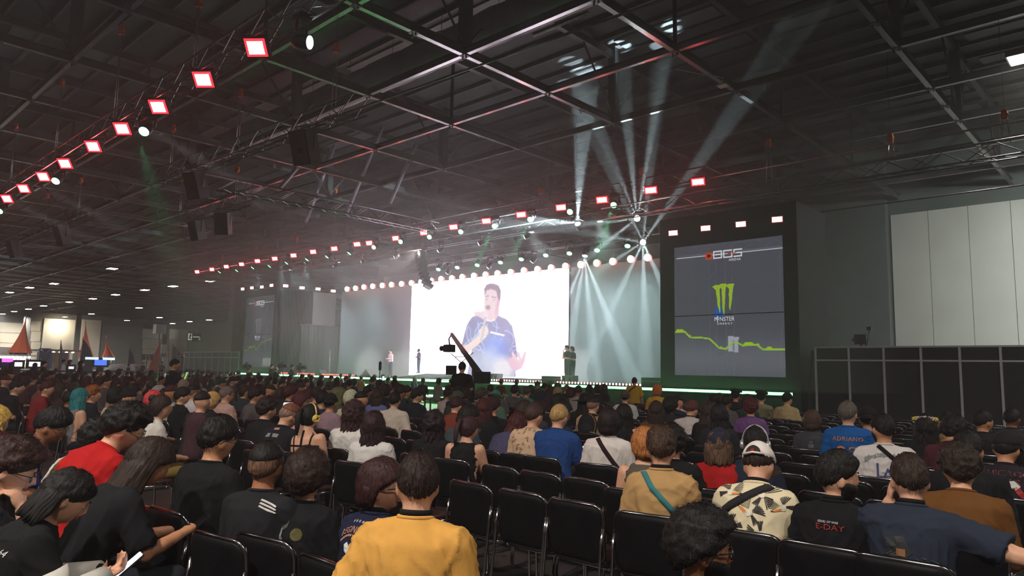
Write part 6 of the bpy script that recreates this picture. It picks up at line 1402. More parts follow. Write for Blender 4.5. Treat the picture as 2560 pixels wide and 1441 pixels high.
for k_ in ('LA', 'prof2'): head_child(ROOTS[k_], PEOPLE[k_], 'beard', beard_mesh(False), hairmat(H_K))
# lettering on backs
B = bv('eday'); fr = frame(PEOPLE['eday']); r = ROOTS['eday']
print_text(r, B, fr, 'GEARS OF WAR', 0.016, M_wh, (-0.01, 0.002), 0.95); print_text(r, B, fr, 'E-DAY', 0.042, M_rd, (0.0, -0.026), 1.25)
B = bv('LA'); fr = frame(PEOPLE['LA']); r = ROOTS['LA']
rsx = random.Random(5); sp_ = []
for i in range(22):
    x = -0.15+0.30*i/21; z = 0.02-2.0*x*x; h = rsx.uniform(0.025, 0.05); w = 0.006
    sp_.append([(x-w, z-h*0.6), (x+w, z-h*0.4), (x+w*0.4+rsx.uniform(-0.012, 0.012), z+h*0.7), (x-w*0.5, z+h*0.4)])
    sp_.append([(x-0.012, z+rsx.uniform(-0.02, 0.02)), (x+0.012, z+rsx.uniform(-0.02, 0.02)), (x+0.01, z+0.008), (x-0.01, z+0.01)])
print_poly(r, B, fr, sp_, M_gy); print_text(r, B, fr, 'L', 0.17, M_bl, (-0.035, -0.115)); print_text(r, B, fr, 'A', 0.15, M_bl, (0.02, -0.145), off=0.005)
band(r, B, fr, [(-0.05, 0.10), (0.17, -0.10)], 0.035, cloth((26, 20, 22)), 'shoulder_strap', 0.009)
B = bv('adriano'); fr = frame(PEOPLE['adriano']); r = ROOTS['adriano']
print_text(r, B, fr, 'ADRIANO', 0.06, M_or, (0, -0.02), 1.0, spacing=1.1); print_text(r, B, fr, '22', 0.20, M_or, (0.0, -0.17), 1.1); print_poly(r, B, fr, [[(-0.02, 0.105), (0.02, 0.105), (0.02, 0.115), (-0.02, 0.115)]], M_wh)
B = bv('bulls'); fr = frame(PEOPLE['bulls']); r = ROOTS['bulls']
for dx, m_, o_ in ((0.0, M_rd, 0.003), (0.0, M_bk, 0.006)):
    k = 1.0 if m_ is M_rd else 0.9
    print_text(r, B, fr, 'CHICAGO', 0.072 if m_ is M_rd else 0.068, m_, (0, 0.02), 1.0, off=o_); print_text(r, B, fr, 'BULLS', 0.072 if m_ is M_rd else 0.068, m_, (0, -0.045), 1.0, off=o_)
print_poly(r, B, fr, [[(0.0, -0.05), (0.06, -0.03), (0.10, -0.07), (0.07, -0.10), (0.02, -0.08)]], M_wh, 0.008); print_poly(r, B, fr, [[(0.05, -0.09), (0.09, -0.07), (0.13, -0.13), (0.12, -0.17), (0.09, -0.14)]], M_rd, 0.008)
B = bv('girl'); fr = frame(PEOPLE['girl']); r = ROOTS['girl']
print_text(r, B, fr, 'OSPHERE', 0.05, M_wh, (0.03, -0.07), 0.85, shear=0.2); print_text(r, B, fr, '64', 0.04, M_wh, (0.155, -0.045), 0.85)
B = bv('redgl'); fr = frame(PEOPLE['redgl']); r = ROOTS['redgl']
print_text(r, B, fr, 'BEGINNERS', 0.044, M_pk, (0.0, 0.03), 0.95, arc=3.0); print_text(r, B, fr, '* * * * *', 0.03, M_wh, (0, 0.065), 1.2, arc=2.0)
ar = []
for i in range(10):
    a0, a1 = -0.9+1.8*i/10, -0.9+1.8*(i+0.8)/10
    ar.append([(0.13*math.sin(a0), -0.10+0.11*math.cos(a0)), (0.13*math.sin(a1), -0.10+0.11*math.cos(a1)), (0.12*math.sin(a1), -0.10+0.10*math.cos(a1)), (0.12*math.sin(a0), -0.10+0.10*math.cos(a0))])
print_poly(r, B, fr, ar, M_pk)
for s in (-1, 1): print_poly(r, B, fr, [[(0, -0.055), (s*0.03, -0.03), (s*0.05, -0.045), (s*0.04, -0.075), (s*0.012, -0.085)][::s], [(s*0.008, -0.09), (s*0.02, -0.088), (s*0.012, -0.115)][::s]], M_wh)
print_poly(r, B, fr, [[(x-0.014, z-0.012), (x+0.014, z-0.012), (x+0.014, z+0.012), (x-0.014, z+0.012)] for x in (-0.06, -0.02, 0.02, 0.06) for z in (-0.15, -0.19, -0.23)], M_pk)
B = bv('afro2'); fr = frame(PEOPLE['afro2']); r = ROOTS['afro2']
print_poly(r, B, fr, [[(-0.05+0.045*math.cos(2*PI*k/12), 0.0+0.045*math.sin(2*PI*k/12)) for k in range(12)]], mat('print_dim', (0.06, 0.065, 0.06), 0.7)); print_poly(r, B, fr, [[(0.05+0.035*math.cos(2*PI*k/12), -0.06+0.035*math.sin(2*PI*k/12)) for k in range(12)]], M_yl)
print_poly(r, B, fr, [[(-0.06, -0.12), (-0.045, -0.12), (-0.035, 0.0), (-0.043, 0.0)], [(-0.05, -0.09), (-0.02, -0.14), (-0.012, -0.13), (-0.04, -0.075)], [(-0.03, -0.11), (0.01, -0.15), (0.015, -0.14), (-0.02, -0.10)]], M_gy, 0.005)
B = bv('navy'); fr = frame(PEOPLE['navy']); r = ROOTS['navy']
print_poly(r, B, fr, [[(-0.10, -0.06), (-0.02, -0.04), (0.02, -0.12), (-0.02, -0.16), (-0.11, -0.14)]], mat('print_charcoal', (0.016, 0.017, 0.02), 0.7)); print_poly(r, B, fr, [[(-0.05, -0.105), (-0.01, -0.105), (-0.01, -0.14), (-0.05, -0.14)]], mat('print_dull_orange', (0.22, 0.10, 0.04), 0.7), 0.006)
rsx = random.Random(9); ln = []
for i in range(46):
    x, z = rsx.uniform(-0.16, 0.20), rsx.uniform(-0.27, -0.13); a = rsx.uniform(-0.6, 0.6); L = rsx.uniform(0.015, 0.05); w = 0.002
    ln.append([(x, z-w), (x+L*math.cos(a), z+L*math.sin(a)-w), (x+L*math.cos(a), z+L*math.sin(a)+w), (x, z+w)])
print_poly(r, B, fr, ln, mat('print_faded', (0.085, 0.075, 0.07), 0.7), 0.004)
B = bv('kid'); print_text(ROOTS['kid'], B, frame(PEOPLE['kid']), 'O', 0.05, M_gy, (0, -0.03)); print_poly(ROOTS['kid'], B, frame(PEOPLE['kid']), [[(-0.03, -0.07), (0.03, -0.07), (0.03, -0.058), (-0.03, -0.058)], [(-0.03, -0.09), (0.03, -0.09), (0.03, -0.08), (-0.03, -0.08)]], M_gy)
B = bv('circle'); fr = frame(PEOPLE['circle']); r = ROOTS['circle']
for R_ in (0.085, 0.055): print_poly(r, B, fr, [[(R_*math.cos(a), R_*math.sin(a)-0.03), (R_*math.cos(b), R_*math.sin(b)-0.03), ((R_+0.006)*math.cos(b), (R_+0.006)*math.sin(b)-0.03), ((R_+0.006)*math.cos(a), (R_+0.006)*math.sin(a)-0.03)] for a, b in ((2*PI*k/20, 2*PI*(k+1)/20) for k in range(20))], M_bk)
print_text(r, B, fr, 'EMPRE', 0.03, M_bk, (0.02, 0.033), 1.0, arc=6.0)
B = bv('under45'); fr = frame(PEOPLE['under45']); r = ROOTS['under45']
print_poly(r, B, fr, [[(-0.03, 0.06), (0.03, 0.06), (0.03, 0.085), (-0.03, 0.085)]], mat('print_dusty', (0.35, 0.2, 0.17), 0.7)); print_poly(r, B, fr, [[(-0.10, -0.02), (-0.035, -0.02), (-0.035, 0.02), (-0.075, 0.02)], [(-0.01, -0.02), (0.05, -0.025), (0.06, 0.012), (-0.01, 0.018)]], M_gy); print_text(r, B, fr, '06', 0.10, M_gy, (-0.03, -0.11))
B = bv('blondw'); print_poly(ROOTS['blondw'], B, frame(PEOPLE['blondw']), [[(-0.09, -0.04), (0.09, -0.04), (0.08, -0.0), (-0.08, -0.0)]], mat('print_ochre', (0.34, 0.22, 0.07), 0.7)); print_poly(ROOTS['blondw'], B, frame(PEOPLE['blondw']), [[(-0.08, 0.02), (-0.02, 0.02), (-0.02, 0.05), (-0.07, 0.045)], [(0.0, 0.015), (0.07, 0.015), (0.07, 0.045), (0.0, 0.05)]], mat('print_slate', (0.09, 0.09, 0.10), 0.7))
B = bv('mustard'); print_poly(ROOTS['mustard'], B, frame(PEOPLE['mustard']), [[(-0.09, -0.2), (0.06, -0.2), (0.10, 0.02), (0.02, 0.06), (-0.07, 0.04)]], M_wh)
print_poly(ROOTS['mustard'], B, frame(PEOPLE['mustard']), [[(-0.03, -0.16), (-0.01, -0.16), (0.02, -0.02), (-0.01, -0.02)], [(0.03, -0.12), (0.05, -0.12), (0.06, 0.0), (0.03, 0.0)]], M_gy, 0.006)
B = bv('jersey'); print_poly(ROOTS['jersey'], B, frame(PEOPLE['jersey']), [[(0.05, -0.05), (0.15, -0.14), (0.16, -0.10), (0.08, 0.0)], [(-0.12, 0.03), (-0.11, 0.03), (-0.11, 0.07), (-0.12, 0.07)]], M_bk)
B = bv('white26'); print_poly(ROOTS['white26'], B, frame(PEOPLE['white26']), [[(0.0, -0.05), (0.05, -0.06), (0.06, 0.0), (0.02, 0.03), (-0.02, 0.0)], [(-0.05, 0.01), (-0.02, -0.01), (-0.03, 0.04)]], M_bl)
print_text(ROOTS['standblk'], bv('standblk'), frame(PEOPLE['standblk']), 'UNIPLANES', 0.04, M_wh, (-0.02, 0.0)); print_text(ROOTS['standblk'], bv('standblk'), frame(PEOPLE['standblk']), '.COM', 0.04, M_wh, (-0.07, -0.05))
# straps
def strap(key, path, w, c, nm='shoulder_strap'): return band(ROOTS[key], bv(key), frame(PEOPLE[key]), path, w, cloth(c), nm, 0.009)
strap('beige', [(-0.115, 0.105), (-0.05, 0.0), (0.14, -0.19)], 0.034, (58, 118, 122)); strap('toucan', [(0.10, 0.105), (-0.17, -0.07)], 0.045, (42, 40, 44)); strap('white36', [(-0.10, 0.10), (0.13, -0.20)], 0.04, (44, 26, 34))
strap('yellowstand', [(0.09, 0.10), (-0.16, -0.12)], 0.04, (46, 44, 44)); strap('suspend', [(0.07, 0.09), (0.05, -0.2)], 0.016, (60, 40, 40), 'suspender'); strap('suspend', [(-0.07, 0.09), (-0.05, -0.2)], 0.016, (60, 40, 40), 'suspender')
strap('bare49', [(0.07, 0.06), (0.05, -0.06)], 0.012, (24, 24, 26), 'thin_strap')
for s in (1,):
    for k_, o_ in enumerate((0.0, 0.016, 0.032)): band(ROOTS['fade'], bv('fade'), frame(PEOPLE['fade']), [(s*(0.06+o_*0.2), 0.068-o_), (s*(0.16+o_*0.1), 0.035-o_)], 0.008, cloth((200, 196, 192)), 'white_stripe', 0.005)
# patterned cape on the person in the white t-shirt
B = bv('flag'); fr = frame(PEOPLE['flag']); r = ROOTS['flag']; gq, yq, bq = cloth((52, 76, 56)), cloth((176, 138, 56)), cloth((70, 54, 44))
for i in range(5):
    for j in range(9):
        x, z = 0.03+0.034*i, 0.10-0.045*j; m_ = (gq, yq, bq)[(i+2*j) % 3]
        print_poly(r, B, fr, [[(x-0.019, z), (x, z-0.03), (x+0.019, z), (x, z+0.03)]], m_, 0.012, 'cape_patch')
print_poly(r, B, fr, [[(0.0, 0.12), (0.0, -0.34), (0.21, -0.34), (0.21, 0.10)]], cloth((120, 96, 48)), 0.008, 'cape')
# harness on the bare back
sp_ = PEOPLE['bare44']; B = bvh_of(sp_['jobs']['body'].mesh); fr = frame(sp_); hm = cloth((22, 20, 24))
for pth, w in (([(-0.001, 0.10), (0.0, -0.16)], 0.022), ([(-0.17, -0.06), (0.17, -0.06)], 0.016), ([(-0.10, 0.09), (-0.075, -0.15)], 0.014), ([(0.10, 0.09), (0.075, -0.15)], 0.014), ([(-0.16, -0.165), (0.16, -0.165)], 0.05)): band(ROOTS['bare44'], B, fr, pth, w, hm, 'harness_strap', 0.006)
# headphones
def headphones(key, mband, mcup, flower=False):
    sp = PEOPLE[key]; H = sp['J']['H']
    o = MB().tube([(0.092*math.cos(a), -0.005, 0.004+0.133*math.sin(a)) for a in [PI*k/16 for k in range(17)]], 0.009, 7).build('headphone_band', mband, ROOTS[key]); o.matrix_local = H
    for s in (-1, 1):
        c = MB().lathe([(0.02, -0.016), (0.036, -0.014), (0.041, 0.0), (0.036, 0.016), (0.01, 0.02)], 16, (s*0.090, -0.005, -0.012), rotm(0, s*PI/2)).build('ear_cup', mcup, ROOTS[key]); c.matrix_local = H
        if flower:
            for k in range(6):
                a = 2*PI*k/6; q = MB().ball((s*0.122, -0.005+0.026*math.cos(a), -0.012+0.026*math.sin(a)), 0.008, 0.016, 0.016, 8, 5).build('petal', mcup, ROOTS[key]); q.matrix_local = H
headphones('headph', mat('headphone_grey', (0.3, 0.3, 0.31), 0.35, 0.4), mat('headphone_silver', (0.55, 0.54, 0.53), 0.3, 0.6)); headphones('bare44', mat('headphone_gold', (0.62, 0.44, 0.16), 0.35, 0.5), mat('headphone_yellow', (0.68, 0.48, 0.10), 0.5), True)
# flower crown
sp_ = PEOPLE['flower']; rsx = random.Random(2)
for k in range(9):
    a = -1.4+2.8*k/8; c_ = [mat('yellow_flower', (0.7, 0.5, 0.05), 0.6), mat('white_flower', (0.6, 0.55, 0.55), 0.6), mat('rose_flower', (0.45, 0.2, 0.22), 0.6)][0 if k in (0, 1, 7, 8) else 1+k % 2]
    mbf = MB(); q = Vector((0.105*math.sin(a), -0.02-0.06*math.cos(a), 0.112-0.012*abs(a)))
    for j in range(5): mbf.ball(q+Vector((0.013*math.cos(j*1.26), 0.0, 0.013*math.sin(j*1.26))), 0.011, 0.008, 0.011, 7, 5)
    o = mbf.build('crown_flower', c_, ROOTS['flower']); o.matrix_local = sp_['J']['H']
# back opening and strap of the white cap
H = PEOPLE['toucan']['J']['H']
o = MB().add([(0.042*math.sin(a), -0.127+0.010*math.sin(abs(a)), 0.020+0.042*math.cos(a)) for a in [-1.5+3.0*k/12 for k in range(13)]], [tuple(range(13))]).build('cap_opening', hairmat((44, 26, 22)), ROOTS['toucan']); o.matrix_local = H
o = MB().tube([(-0.06, -0.105, 0.018), (0, -0.129, 0.016), (0.06, -0.105, 0.018)], 0.007, 5).build('cap_strap', cloth((222, 212, 206)), ROOTS['toucan']); o.matrix_local = H
o = MB().box(-0.008, 0.008, -0.134, -0.128, 0.022, 0.034).build('cap_label', cloth((170, 30, 30)), ROOTS['toucan']); o.matrix_local = H
# red clip, hair band
o = MB().tube([(0.088*math.cos(a), 0.03, 0.02+0.13*math.sin(a)) for a in [PI*k/14 for k in range(15)]], 0.006, 5).build('hair_band', cloth((120, 100, 104)), ROOTS['wavy43']); o.matrix_local = PEOPLE['wavy43']['J']['H']
# backpack
J = PEOPLE['backpack']['J']; r = ROOTS['backpack']; fw, up = J['fw'], J['up']; c0 = J['che']-fw*0.19-up*0.02
M = Matrix((Vector((1, 0, 0)), fw, up)).transposed()
bp = thing('backpack', 'black day pack with a tan seam worn over a beige t-shirt', 'backpack', (0, 0, 0)); bp.matrix_world = r.matrix_world.copy()
MB().ball(c0, 0.145, 0.085, 0.19, 18, 12, M).build('pack_body', cloth((28, 28, 32)), bp); MB().ball(c0-fw*0.05-up*0.06, 0.11, 0.06, 0.10, 14, 10, M).build('front_pocket', cloth((34, 33, 37)), bp)
for s in (-1, 1): MB().tube([c0+Vector((s*0.07, 0, 0))+up*0.17, J['nb']+Vector((s*0.09, 0, 0))-up*0.005, J['nb']+Vector((s*0.10, 0, 0))+fw*0.12-up*0.06], 0.016, 6).build('shoulder_strap', cloth((24, 24, 28)), bp)
MB().tube([c0+Vector((0.13*math.cos(a), 0, 0))-fw*0.045+up*0.165*math.sin(a) for a in [-0.9+2.3*k/12 for k in range(13)]], 0.006, 5).build('seam', cloth((150, 112, 60)), bp)
# floral shirt marks
B = bv('floral'); fr = frame(PEOPLE['floral']); rsx = random.Random(8); pl = []; pl2 = []
for i in range(34):
    x, z, a = rsx.uniform(-0.19, 0.19), rsx.uniform(-0.26, 0.10), rsx.uniform(0, 6.28)
    for k in range(3):
        b_ = a+k*0.8; L = rsx.uniform(0.02, 0.04); q = [(x, z), (x+L*0.6*math.cos(b_-0.25), z+L*0.6*math.sin(b_-0.25)), (x+L*math.cos(b_), z+L*math.sin(b_)), (x+L*0.6*math.cos(b_+0.25), z+L*0.6*math.sin(b_+0.25))]
        (pl if i % 2 else pl2).append(q)
print_poly(ROOTS['floral'], B, fr, pl, mat('print_brown_leaf', (0.22, 0.13, 0.08), 0.8)); print_poly(ROOTS['floral'], B, fr, pl2, mat('print_rose_leaf', (0.36, 0.18, 0.12), 0.8))
# toucans on the cream shirt
B = bv('toucan'); fr = frame(PEOPLE['toucan']); r = ROOTS['toucan']
def toucan_print(cx, cz, k, rot, fl):
    def T(pl): 
        out = [(cx+k*fl*(x*math.cos(rot)-z*math.sin(rot)), cz+k*(x*math.sin(rot)+z*math.cos(rot))) for x, z in pl]; return out if fl > 0 else out[::-1]
    wing = []
    for i in range(7):
        a = 1.9+i*0.2; L = 1.0-0.05*i; wing.append(T([(0.05, 0.1), (0.05+L*math.cos(a-0.03), 0.1+L*math.sin(a-0.03)), (0.05+L*1.08*math.cos(a+0.01), 0.1+L*1.08*math.sin(a+0.01)), (0.05+L*0.9*math.cos(a+0.045), 0.1+L*0.9*math.sin(a+0.045))]))
        a = 0.25+i*0.17; wing.append(T([(0.25, 0.0), (0.25+L*0.9*math.cos(a-0.05), L*0.9*math.sin(a-0.05)), (0.25+L*0.95*math.cos(a), L*0.95*math.sin(a)), (0.25+L*0.8*math.cos(a+0.07), L*0.8*math.sin(a+0.07))]))
    for i in range(4): wing.append(T([(0.3+0.03*i, -0.2), (0.75+0.06*i, -0.75+0.1*i), (0.8+0.06*i, -0.7+0.1*i), (0.38, -0.12)]))
    print_poly(r, B, fr, wing, M_bk); print_poly(r, B, fr, [T([(-0.1, -0.3), (0.15, -0.42), (0.38, -0.2), (0.35, 0.05), (0.1, 0.12), (-0.08, -0.05)])], mat('print_cream', (0.75, 0.68, 0.52), 0.7), 0.004)
    print_poly(r, B, fr, [T([(-0.75, 0.0), (-0.55, -0.12), (-0.1, -0.28), (-0.04, -0.12), (-0.4, 0.02)])], M_or, 0.005); print_poly(r, B, fr, [T([(-0.85, 0.12), (-0.72, -0.02), (-0.58, -0.08), (-0.7, 0.08)]), T([(-0.03, -0.19), (0.02, -0.22), (0.03, -0.17)])], M_bk, 0.006)
for q in ((-0.02, -0.06, 0.085, -0.4, 1), (-0.12, 0.045, 0.075, 0.3, -1), (0.06, 0.05, 0.085, -1.5, 1), (0.15, -0.02, 0.07, 0.7, 1), (0.06, -0.20, 0.085, 2.3, 1), (-0.13, -0.17, 0.08, 0.9, 1), (0.14, -0.27, 0.08, -0.5, -1), (-0.05, -0.31, 0.085, 0.2, 1)): toucan_print(*q)
print_poly(r, B, fr, [[(-0.06, 0.01), (-0.035, -0.012), (-0.03, 0.008), (-0.025, 0.016), (-0.038, 0.018), (-0.045, 0.010), (-0.05, 0.018)]], M_bk, 0.004)
# phones in hands
def hold(key, label, du, lit=True, d=None):
    J = PEOPLE[key]['J']; w = ROOTS[key].matrix_world; R3 = w.to_3x3().normalized(); p = w @ ((J['wrL']+J['wrR'])/2+Vector(du)); hd = w @ J['H'].translation
    return phone(label, p, (hd-p), R3 @ Vector((0, 0.6, 0.8)), lit)
hold('girl', 'lit phone in the hands of the girl with white sleeves', (0, 0.11, 0.03)); hold('bluetee', 'lit phone held by the man in the blue t-shirt', (0.12, 0.10, 0.06)); hold('tank', 'dark phone held by the woman in the tank top', (0.02, 0.1, 0.03), False); hold('ginger', 'lit phone held by the ginger-haired person', (0.02, 0.1, 0.05)); hold('longhair', 'dark phone in the hands of the long-haired person', (0, 0.1, 0.03), False)
J = PEOPLE['curly']['J']; w = ROOTS['curly'].matrix_world
phone('tilted lit phone beside the face of the curly-haired boy', w @ (J['H'].translation+Vector((0.16, 0.16, -0.12))), (-0.4, -0.35, 0.75), (0.2, 0.9, 0.3))
# white sleeves of the girl: cuffs over black t-shirt
J = PEOPLE['girl']['J']
for k in 'LR':
    sh, el, wr = J['sh'+k], J['el'+k], J['wr'+k]
    MB().tube([sh.lerp(el, 0.45), sh.lerp(el, 0.8), el, el.lerp(wr, 0.3), el.lerp(wr, 0.6), wr], [0.094, 0.088, 0.080, 0.074, 0.066, 0.056], 16).build('white_sleeve', cloth((205, 200, 192)), ROOTS['girl'])
# lit tablet behind the woman in pale pink
phone('bright white tablet lighting up in the middle left rows', Vector(onz(719, 1030, 1.08)), (0.6, -0.7, 0.2), (0, 0, 1)).scale = (2.0, 1.0, 1.6)

# ------------------------------------------------------------------ crowd objects
rsx = random.Random(17)
TOPS = [(30, 30, 34), (26, 25, 29), (40, 38, 42), (56, 50, 54), (90, 84, 84), (120, 66, 62), (150, 140, 136), (46, 56, 60), (70, 44, 50), (34, 40, 58), (176, 164, 158)]
HST = ['short', 'short', 'quiff', 'curly', 'bob', 'wavy', 'fade', 'short', 'long', 'pony']; HCC = [H_K, H_K, H_B, (40, 26, 28), H_R, (52, 40, 34)]
CROWDPOS = []
for i, e in enumerate(CROWD):
    px, py = e[0], e[1]; st = e[2] if len(e) > 2 else rsx.choice(HST); named = len(e) > 6
    kind = e[5] if named else rsx.randrange(6); base = LIB[kind]; capc = None
    if st == 'cap': capc = (e[7] if named else rsx.choice([(26, 26, 30), (40, 36, 38), (60, 50, 50)]), rsx.choice([0, 180, 0])); st = 'short'
    sp = dict(base); sp.update(hair=st, hc=e[3] if named else rsx.choice(HCC), sk=rsx.choice([S_L, S_M, S_M, S_T, S_D]), topc=e[4] if named else rsx.choice(TOPS), kind='t_shirt', pants=(34, 36, 44), seed=i, key='c%d' % i, cap=capc)
    tor = rsx.uniform(-6, 22); loc, s = place(sp, px, py, rsx.uniform(1.26, 1.33), None, tor)
    rw = round((loc.y-0.22-ROW0)/PITCH_); 
    if loc.y < 21.5: loc2, s2 = place(sp, px, py, None, rw, tor); ok = 0.86 < s2 < 1.14
    else: ok = False
    if ok: loc, s = loc2, s2
    if loc.y > 22.2: # keep the front row clear of the stage
        k = 22.2/loc.y; loc = Vector((loc.x*k, 22.2, 0))
    CROWDPOS.append((loc.x, loc.y, tor))
    far = loc.length > 20
    lab = e[6] if named else ('spectator in the packed rows far off before the stage' if far else 'seated spectator in the dim middle rows of the audience')
    r = thing('person', lab, 'person', tuple(loc), math.radians(tor), None if named else ('far spectators' if far else 'spectators in the middle rows')); r.scale = (s,)*3
    J = sp['J']; jb = sp['jobs']
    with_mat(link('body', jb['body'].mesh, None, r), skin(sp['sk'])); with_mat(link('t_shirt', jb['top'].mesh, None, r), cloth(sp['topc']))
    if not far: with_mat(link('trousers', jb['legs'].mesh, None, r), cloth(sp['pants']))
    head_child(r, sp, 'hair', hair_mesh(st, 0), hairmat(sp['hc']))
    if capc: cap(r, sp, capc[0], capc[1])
phone('lit phone held up before the stage steps', Vector(onz(500+2256/4.923, 920+130/4.923, 1.28)), (0.6, -0.75, 0.1), (0, 0, 1))

# ------------------------------------------------------------------ chairs under the people and the empty ones
bpy.context.view_layer.update()
def chair_at(loc, tor, label, group):
    a = math.radians(tor); return chair(loc[0]+0.2*math.sin(a)*0.4, loc[1]-0.22, a*0.35, label, group)
for key, sp in PEOPLE.items():
    if sp['stand']: continue
    near = sp['loc'].length < 6.5
    chair_at(sp['loc'], sp['tor'], 'black chair under the %s' % sp['label'].split(' in ')[0] if False else 'black chair occupied by the ' + ' '.join(sp['label'].split()[:9]), 'occupied chairs')
for x, y, tor in CROWDPOS:
    if math.hypot(x, y) < 9.5: chair(x, y-0.22, 0, 'black chair mostly hidden under a spectator in the middle rows', 'occupied chairs in the middle rows')
def free(x, y, d=0.40): return all(abs(x-a)+abs(y-b)*1.2 > d for a, b in CHAIRS)
EMP = 'empty chairs in the rows'
for px, py, rw, lab in ((1434, 1246, 0, 'empty black chair nearest in the middle, bright seat reflection'), (1296, 1224, 0, 'empty black chair with a pale reflection on its seat, left of the nearest empty one'), (1178, 1200, 0, 'empty black chair beside the yellow shirt shoulder, third of the nearest empty row')):
    p = onz(px, py, 0.83); chair(p[0], ROW0, 0, lab, EMP)
for n_, (px, py, rw) in enumerate(((1461, 1193, 1), (1346, 1176, 1), (1247, 1160, 1), (1160, 1145, 1), (1100, 1185, 0))):
    p = onY(px, py, ROW0+PITCH_*rw)
    if free(p[0], ROW0+PITCH_*rw): chair(p[0], ROW0+PITCH_*rw, rsx.uniform(-0.04, 0.04), 'empty black chair in the second near empty row, %s from the right' % ORD[n_] if rw else 'empty black chair half behind the head in the mustard t-shirt', EMP)
n_emp = 0
for rw in range(0, 20):   # rows of empty chairs on the right and in the gaps
    y = ROW0+PITCH_*rw; off = (rw*0.37) % 0.5
    for k in range(-30, 5):
        x = -0.4+0.51*k+off-0.25
        px, py = (lambda v: (CXP+FPX*(v @ _rt)/(v @ _fw), CYP-FPX*(v @ _up)/(v @ _fw)) if v @ _fw > 0.5 else (-1, -1))(np.array([x, y, 0.83])-CAM)
        if not (560 < px < 2640 and py < 1500): continue
        if px < 1120 and (rw > 5 or px < 560): continue
        if px < 1520 and rw > 5 and k % 3: continue
        if not free(x, y): continue
        lab = 'empty black chair in the rows on the right' if px > 1500 else 'empty black chair among the middle rows'
        chair(x+rsx.uniform(-0.02, 0.02), y+rsx.uniform(-0.04, 0.04), rsx.uniform(-0.05, 0.05), lab, 'empty chairs on the right' if px > 1500 else 'empty chairs in the middle'); n_emp += 1
        if n_emp > 290: break
print('people', len(PEOPLE), 'crowd', len(CROWD), 'chairs', len(CHAIRS), 'empty', n_emp, 'warn', WARN)
TMP2 = TMP; COL.children.unlink(TMP)
# ------------------------------------------------------------------ people on and around the stage
def stand_at(key, px, py, Y, base, label, face, tor, pose='side', hair='short', hc=H_K, sk=S_L, top=(30, 30, 34), pants=(34, 36, 44), kind='t_shirt', lean=2, pitch=0, vox=0.016, **kw):
    J = skeleton(pose, lean, face-tor, pitch, 0, True, kw.get('w', 1.0)); sp = dict(key=key, J=J, hair=hair, hc=hc, sk=sk, topc=top, kind=kind, pants=pants, label=label, stand=True, seed=len(PEOPLE)+3, vox=vox, **kw)
    Rz = Matrix.Rotation(math.radians(tor), 3, 'Z'); ht = 0.024 if kw.get('cap') else HTOP[hair]; h = Rz @ (J['H'].translation+J['H'].to_3x3() @ Vector((0, 0, 0.118+ht)))
    p = onY(px, py, Y); s = min(1.12, max(0.82, (p[2]-base)/h.z)); sp['loc'] = Vector((p[0]-s*h.x, Y-s*h.y, base)); sp['s'] = s; sp['tor'] = tor; sp['jobs'] = body_jobs(sp); STAND[key] = sp
STAND = {}
stand_at('blazer', 977, 874, 26.6, ZS, 'man in a pale pink blazer and dark trousers standing on the stage', 165, 170, ('fold', 'fold'), top=(214, 180, 190), kind='blazer', sleeve='long', pants=(38, 44, 54))
stand_at('bluestage', 1047, 875, 26.6, ZS+0.26, 'man in a blue patterned t-shirt speaking on the stage before the screen', 150, 165, ('mic', 'fold'), top=(52, 66, 140), pants=(110, 126, 170))
stand_at('hostA', 1417, 863, 26.4, ZS, 'bearded host in black holding a microphone at the edge of the screen', 130, 160, ('fold', 'mic'), top=(38, 36, 40), pants=(50, 46, 52), w=1.1)
stand_at('hostB', 1430, 866, 26.9, ZS, 'second host in black half hidden behind the bearded one', 150, 165, ('fold', 'side'), hc=H_B, hair='bob', top=(30, 30, 34), pants=(60, 54, 60))
stand_at('operator', 1156, 905, 12.0, 0.0, 'camera crane operator standing in black before the stage', 30, 30, ('phone', 'fold'), top=(22, 24, 26), w=1.1, vox=0.014)
stand_at('cam1', 622, 921, 21.5, 0.0, 'cameraman with a camera on his shoulder under the far banner', -30, 0, ('up', 'up'), sk=S_T, top=(40, 46, 42))
stand_at('cam2', 680, 911, 21.0, 0.0, 'man in a dark shirt standing by the tripod camera near the far tower', -40, 0, ('fold', 'phone'), top=(30, 44, 38))
stand_at('cam3', 691, 919, 20.4, 0.0, 'man in a pale cap bent to the tripod camera', -30, 10, 'phone', top=(36, 60, 48), cap=((150, 190, 160), 0))
stand_at('cam4', 731, 912, 21.0, 0.0, 'man in profile steering a gimbal camera near the stage curtain', -50, -10, 'phone', top=(34, 40, 40), w=0.95)
# walkers and stand staff far left
for i_, (px_, py_, X_, tp_, lab_) in enumerate(((160, 899, -46, (190, 196, 188), 'person in a pale t-shirt standing beyond the left rows'), (112, 903, -40, (24, 24, 28), 'dark silhouette standing among the left stands'), (176, 900, -47, (30, 30, 36), 'person in black beside the pale t-shirt beyond the rows'), (205, 902, -36, (60, 44, 46), 'person with big hair standing beyond the left rows'), (322, 911, -60, (28, 28, 32), 'dark silhouette standing by the round white table'), (359, 905, -60, (36, 36, 42), 'person standing beside the orange sail'), (252, 907, -52, (20, 20, 30), 'silhouette in front of the blue monitor'), (30, 905, -44, (60, 40, 44), 'person standing near the purple sign'), (88, 908, -44, (50, 44, 44), 'person standing before the white monitor at far left'), (405, 904, -66, (40, 40, 46), 'person walking behind the orange sail'))):
    d_ = ray(px_, py_); q_ = onX(px_, py_, X_)
    stand_at('walk%d' % i_, px_, py_, q_[1], 0.0, lab_, -40+13*i_, -30+9*i_, 'side', top=tp_, vox=0.022, hair=('short', 'curly', 'wavy', 'bigcurl', 'short')[i_ % 5])
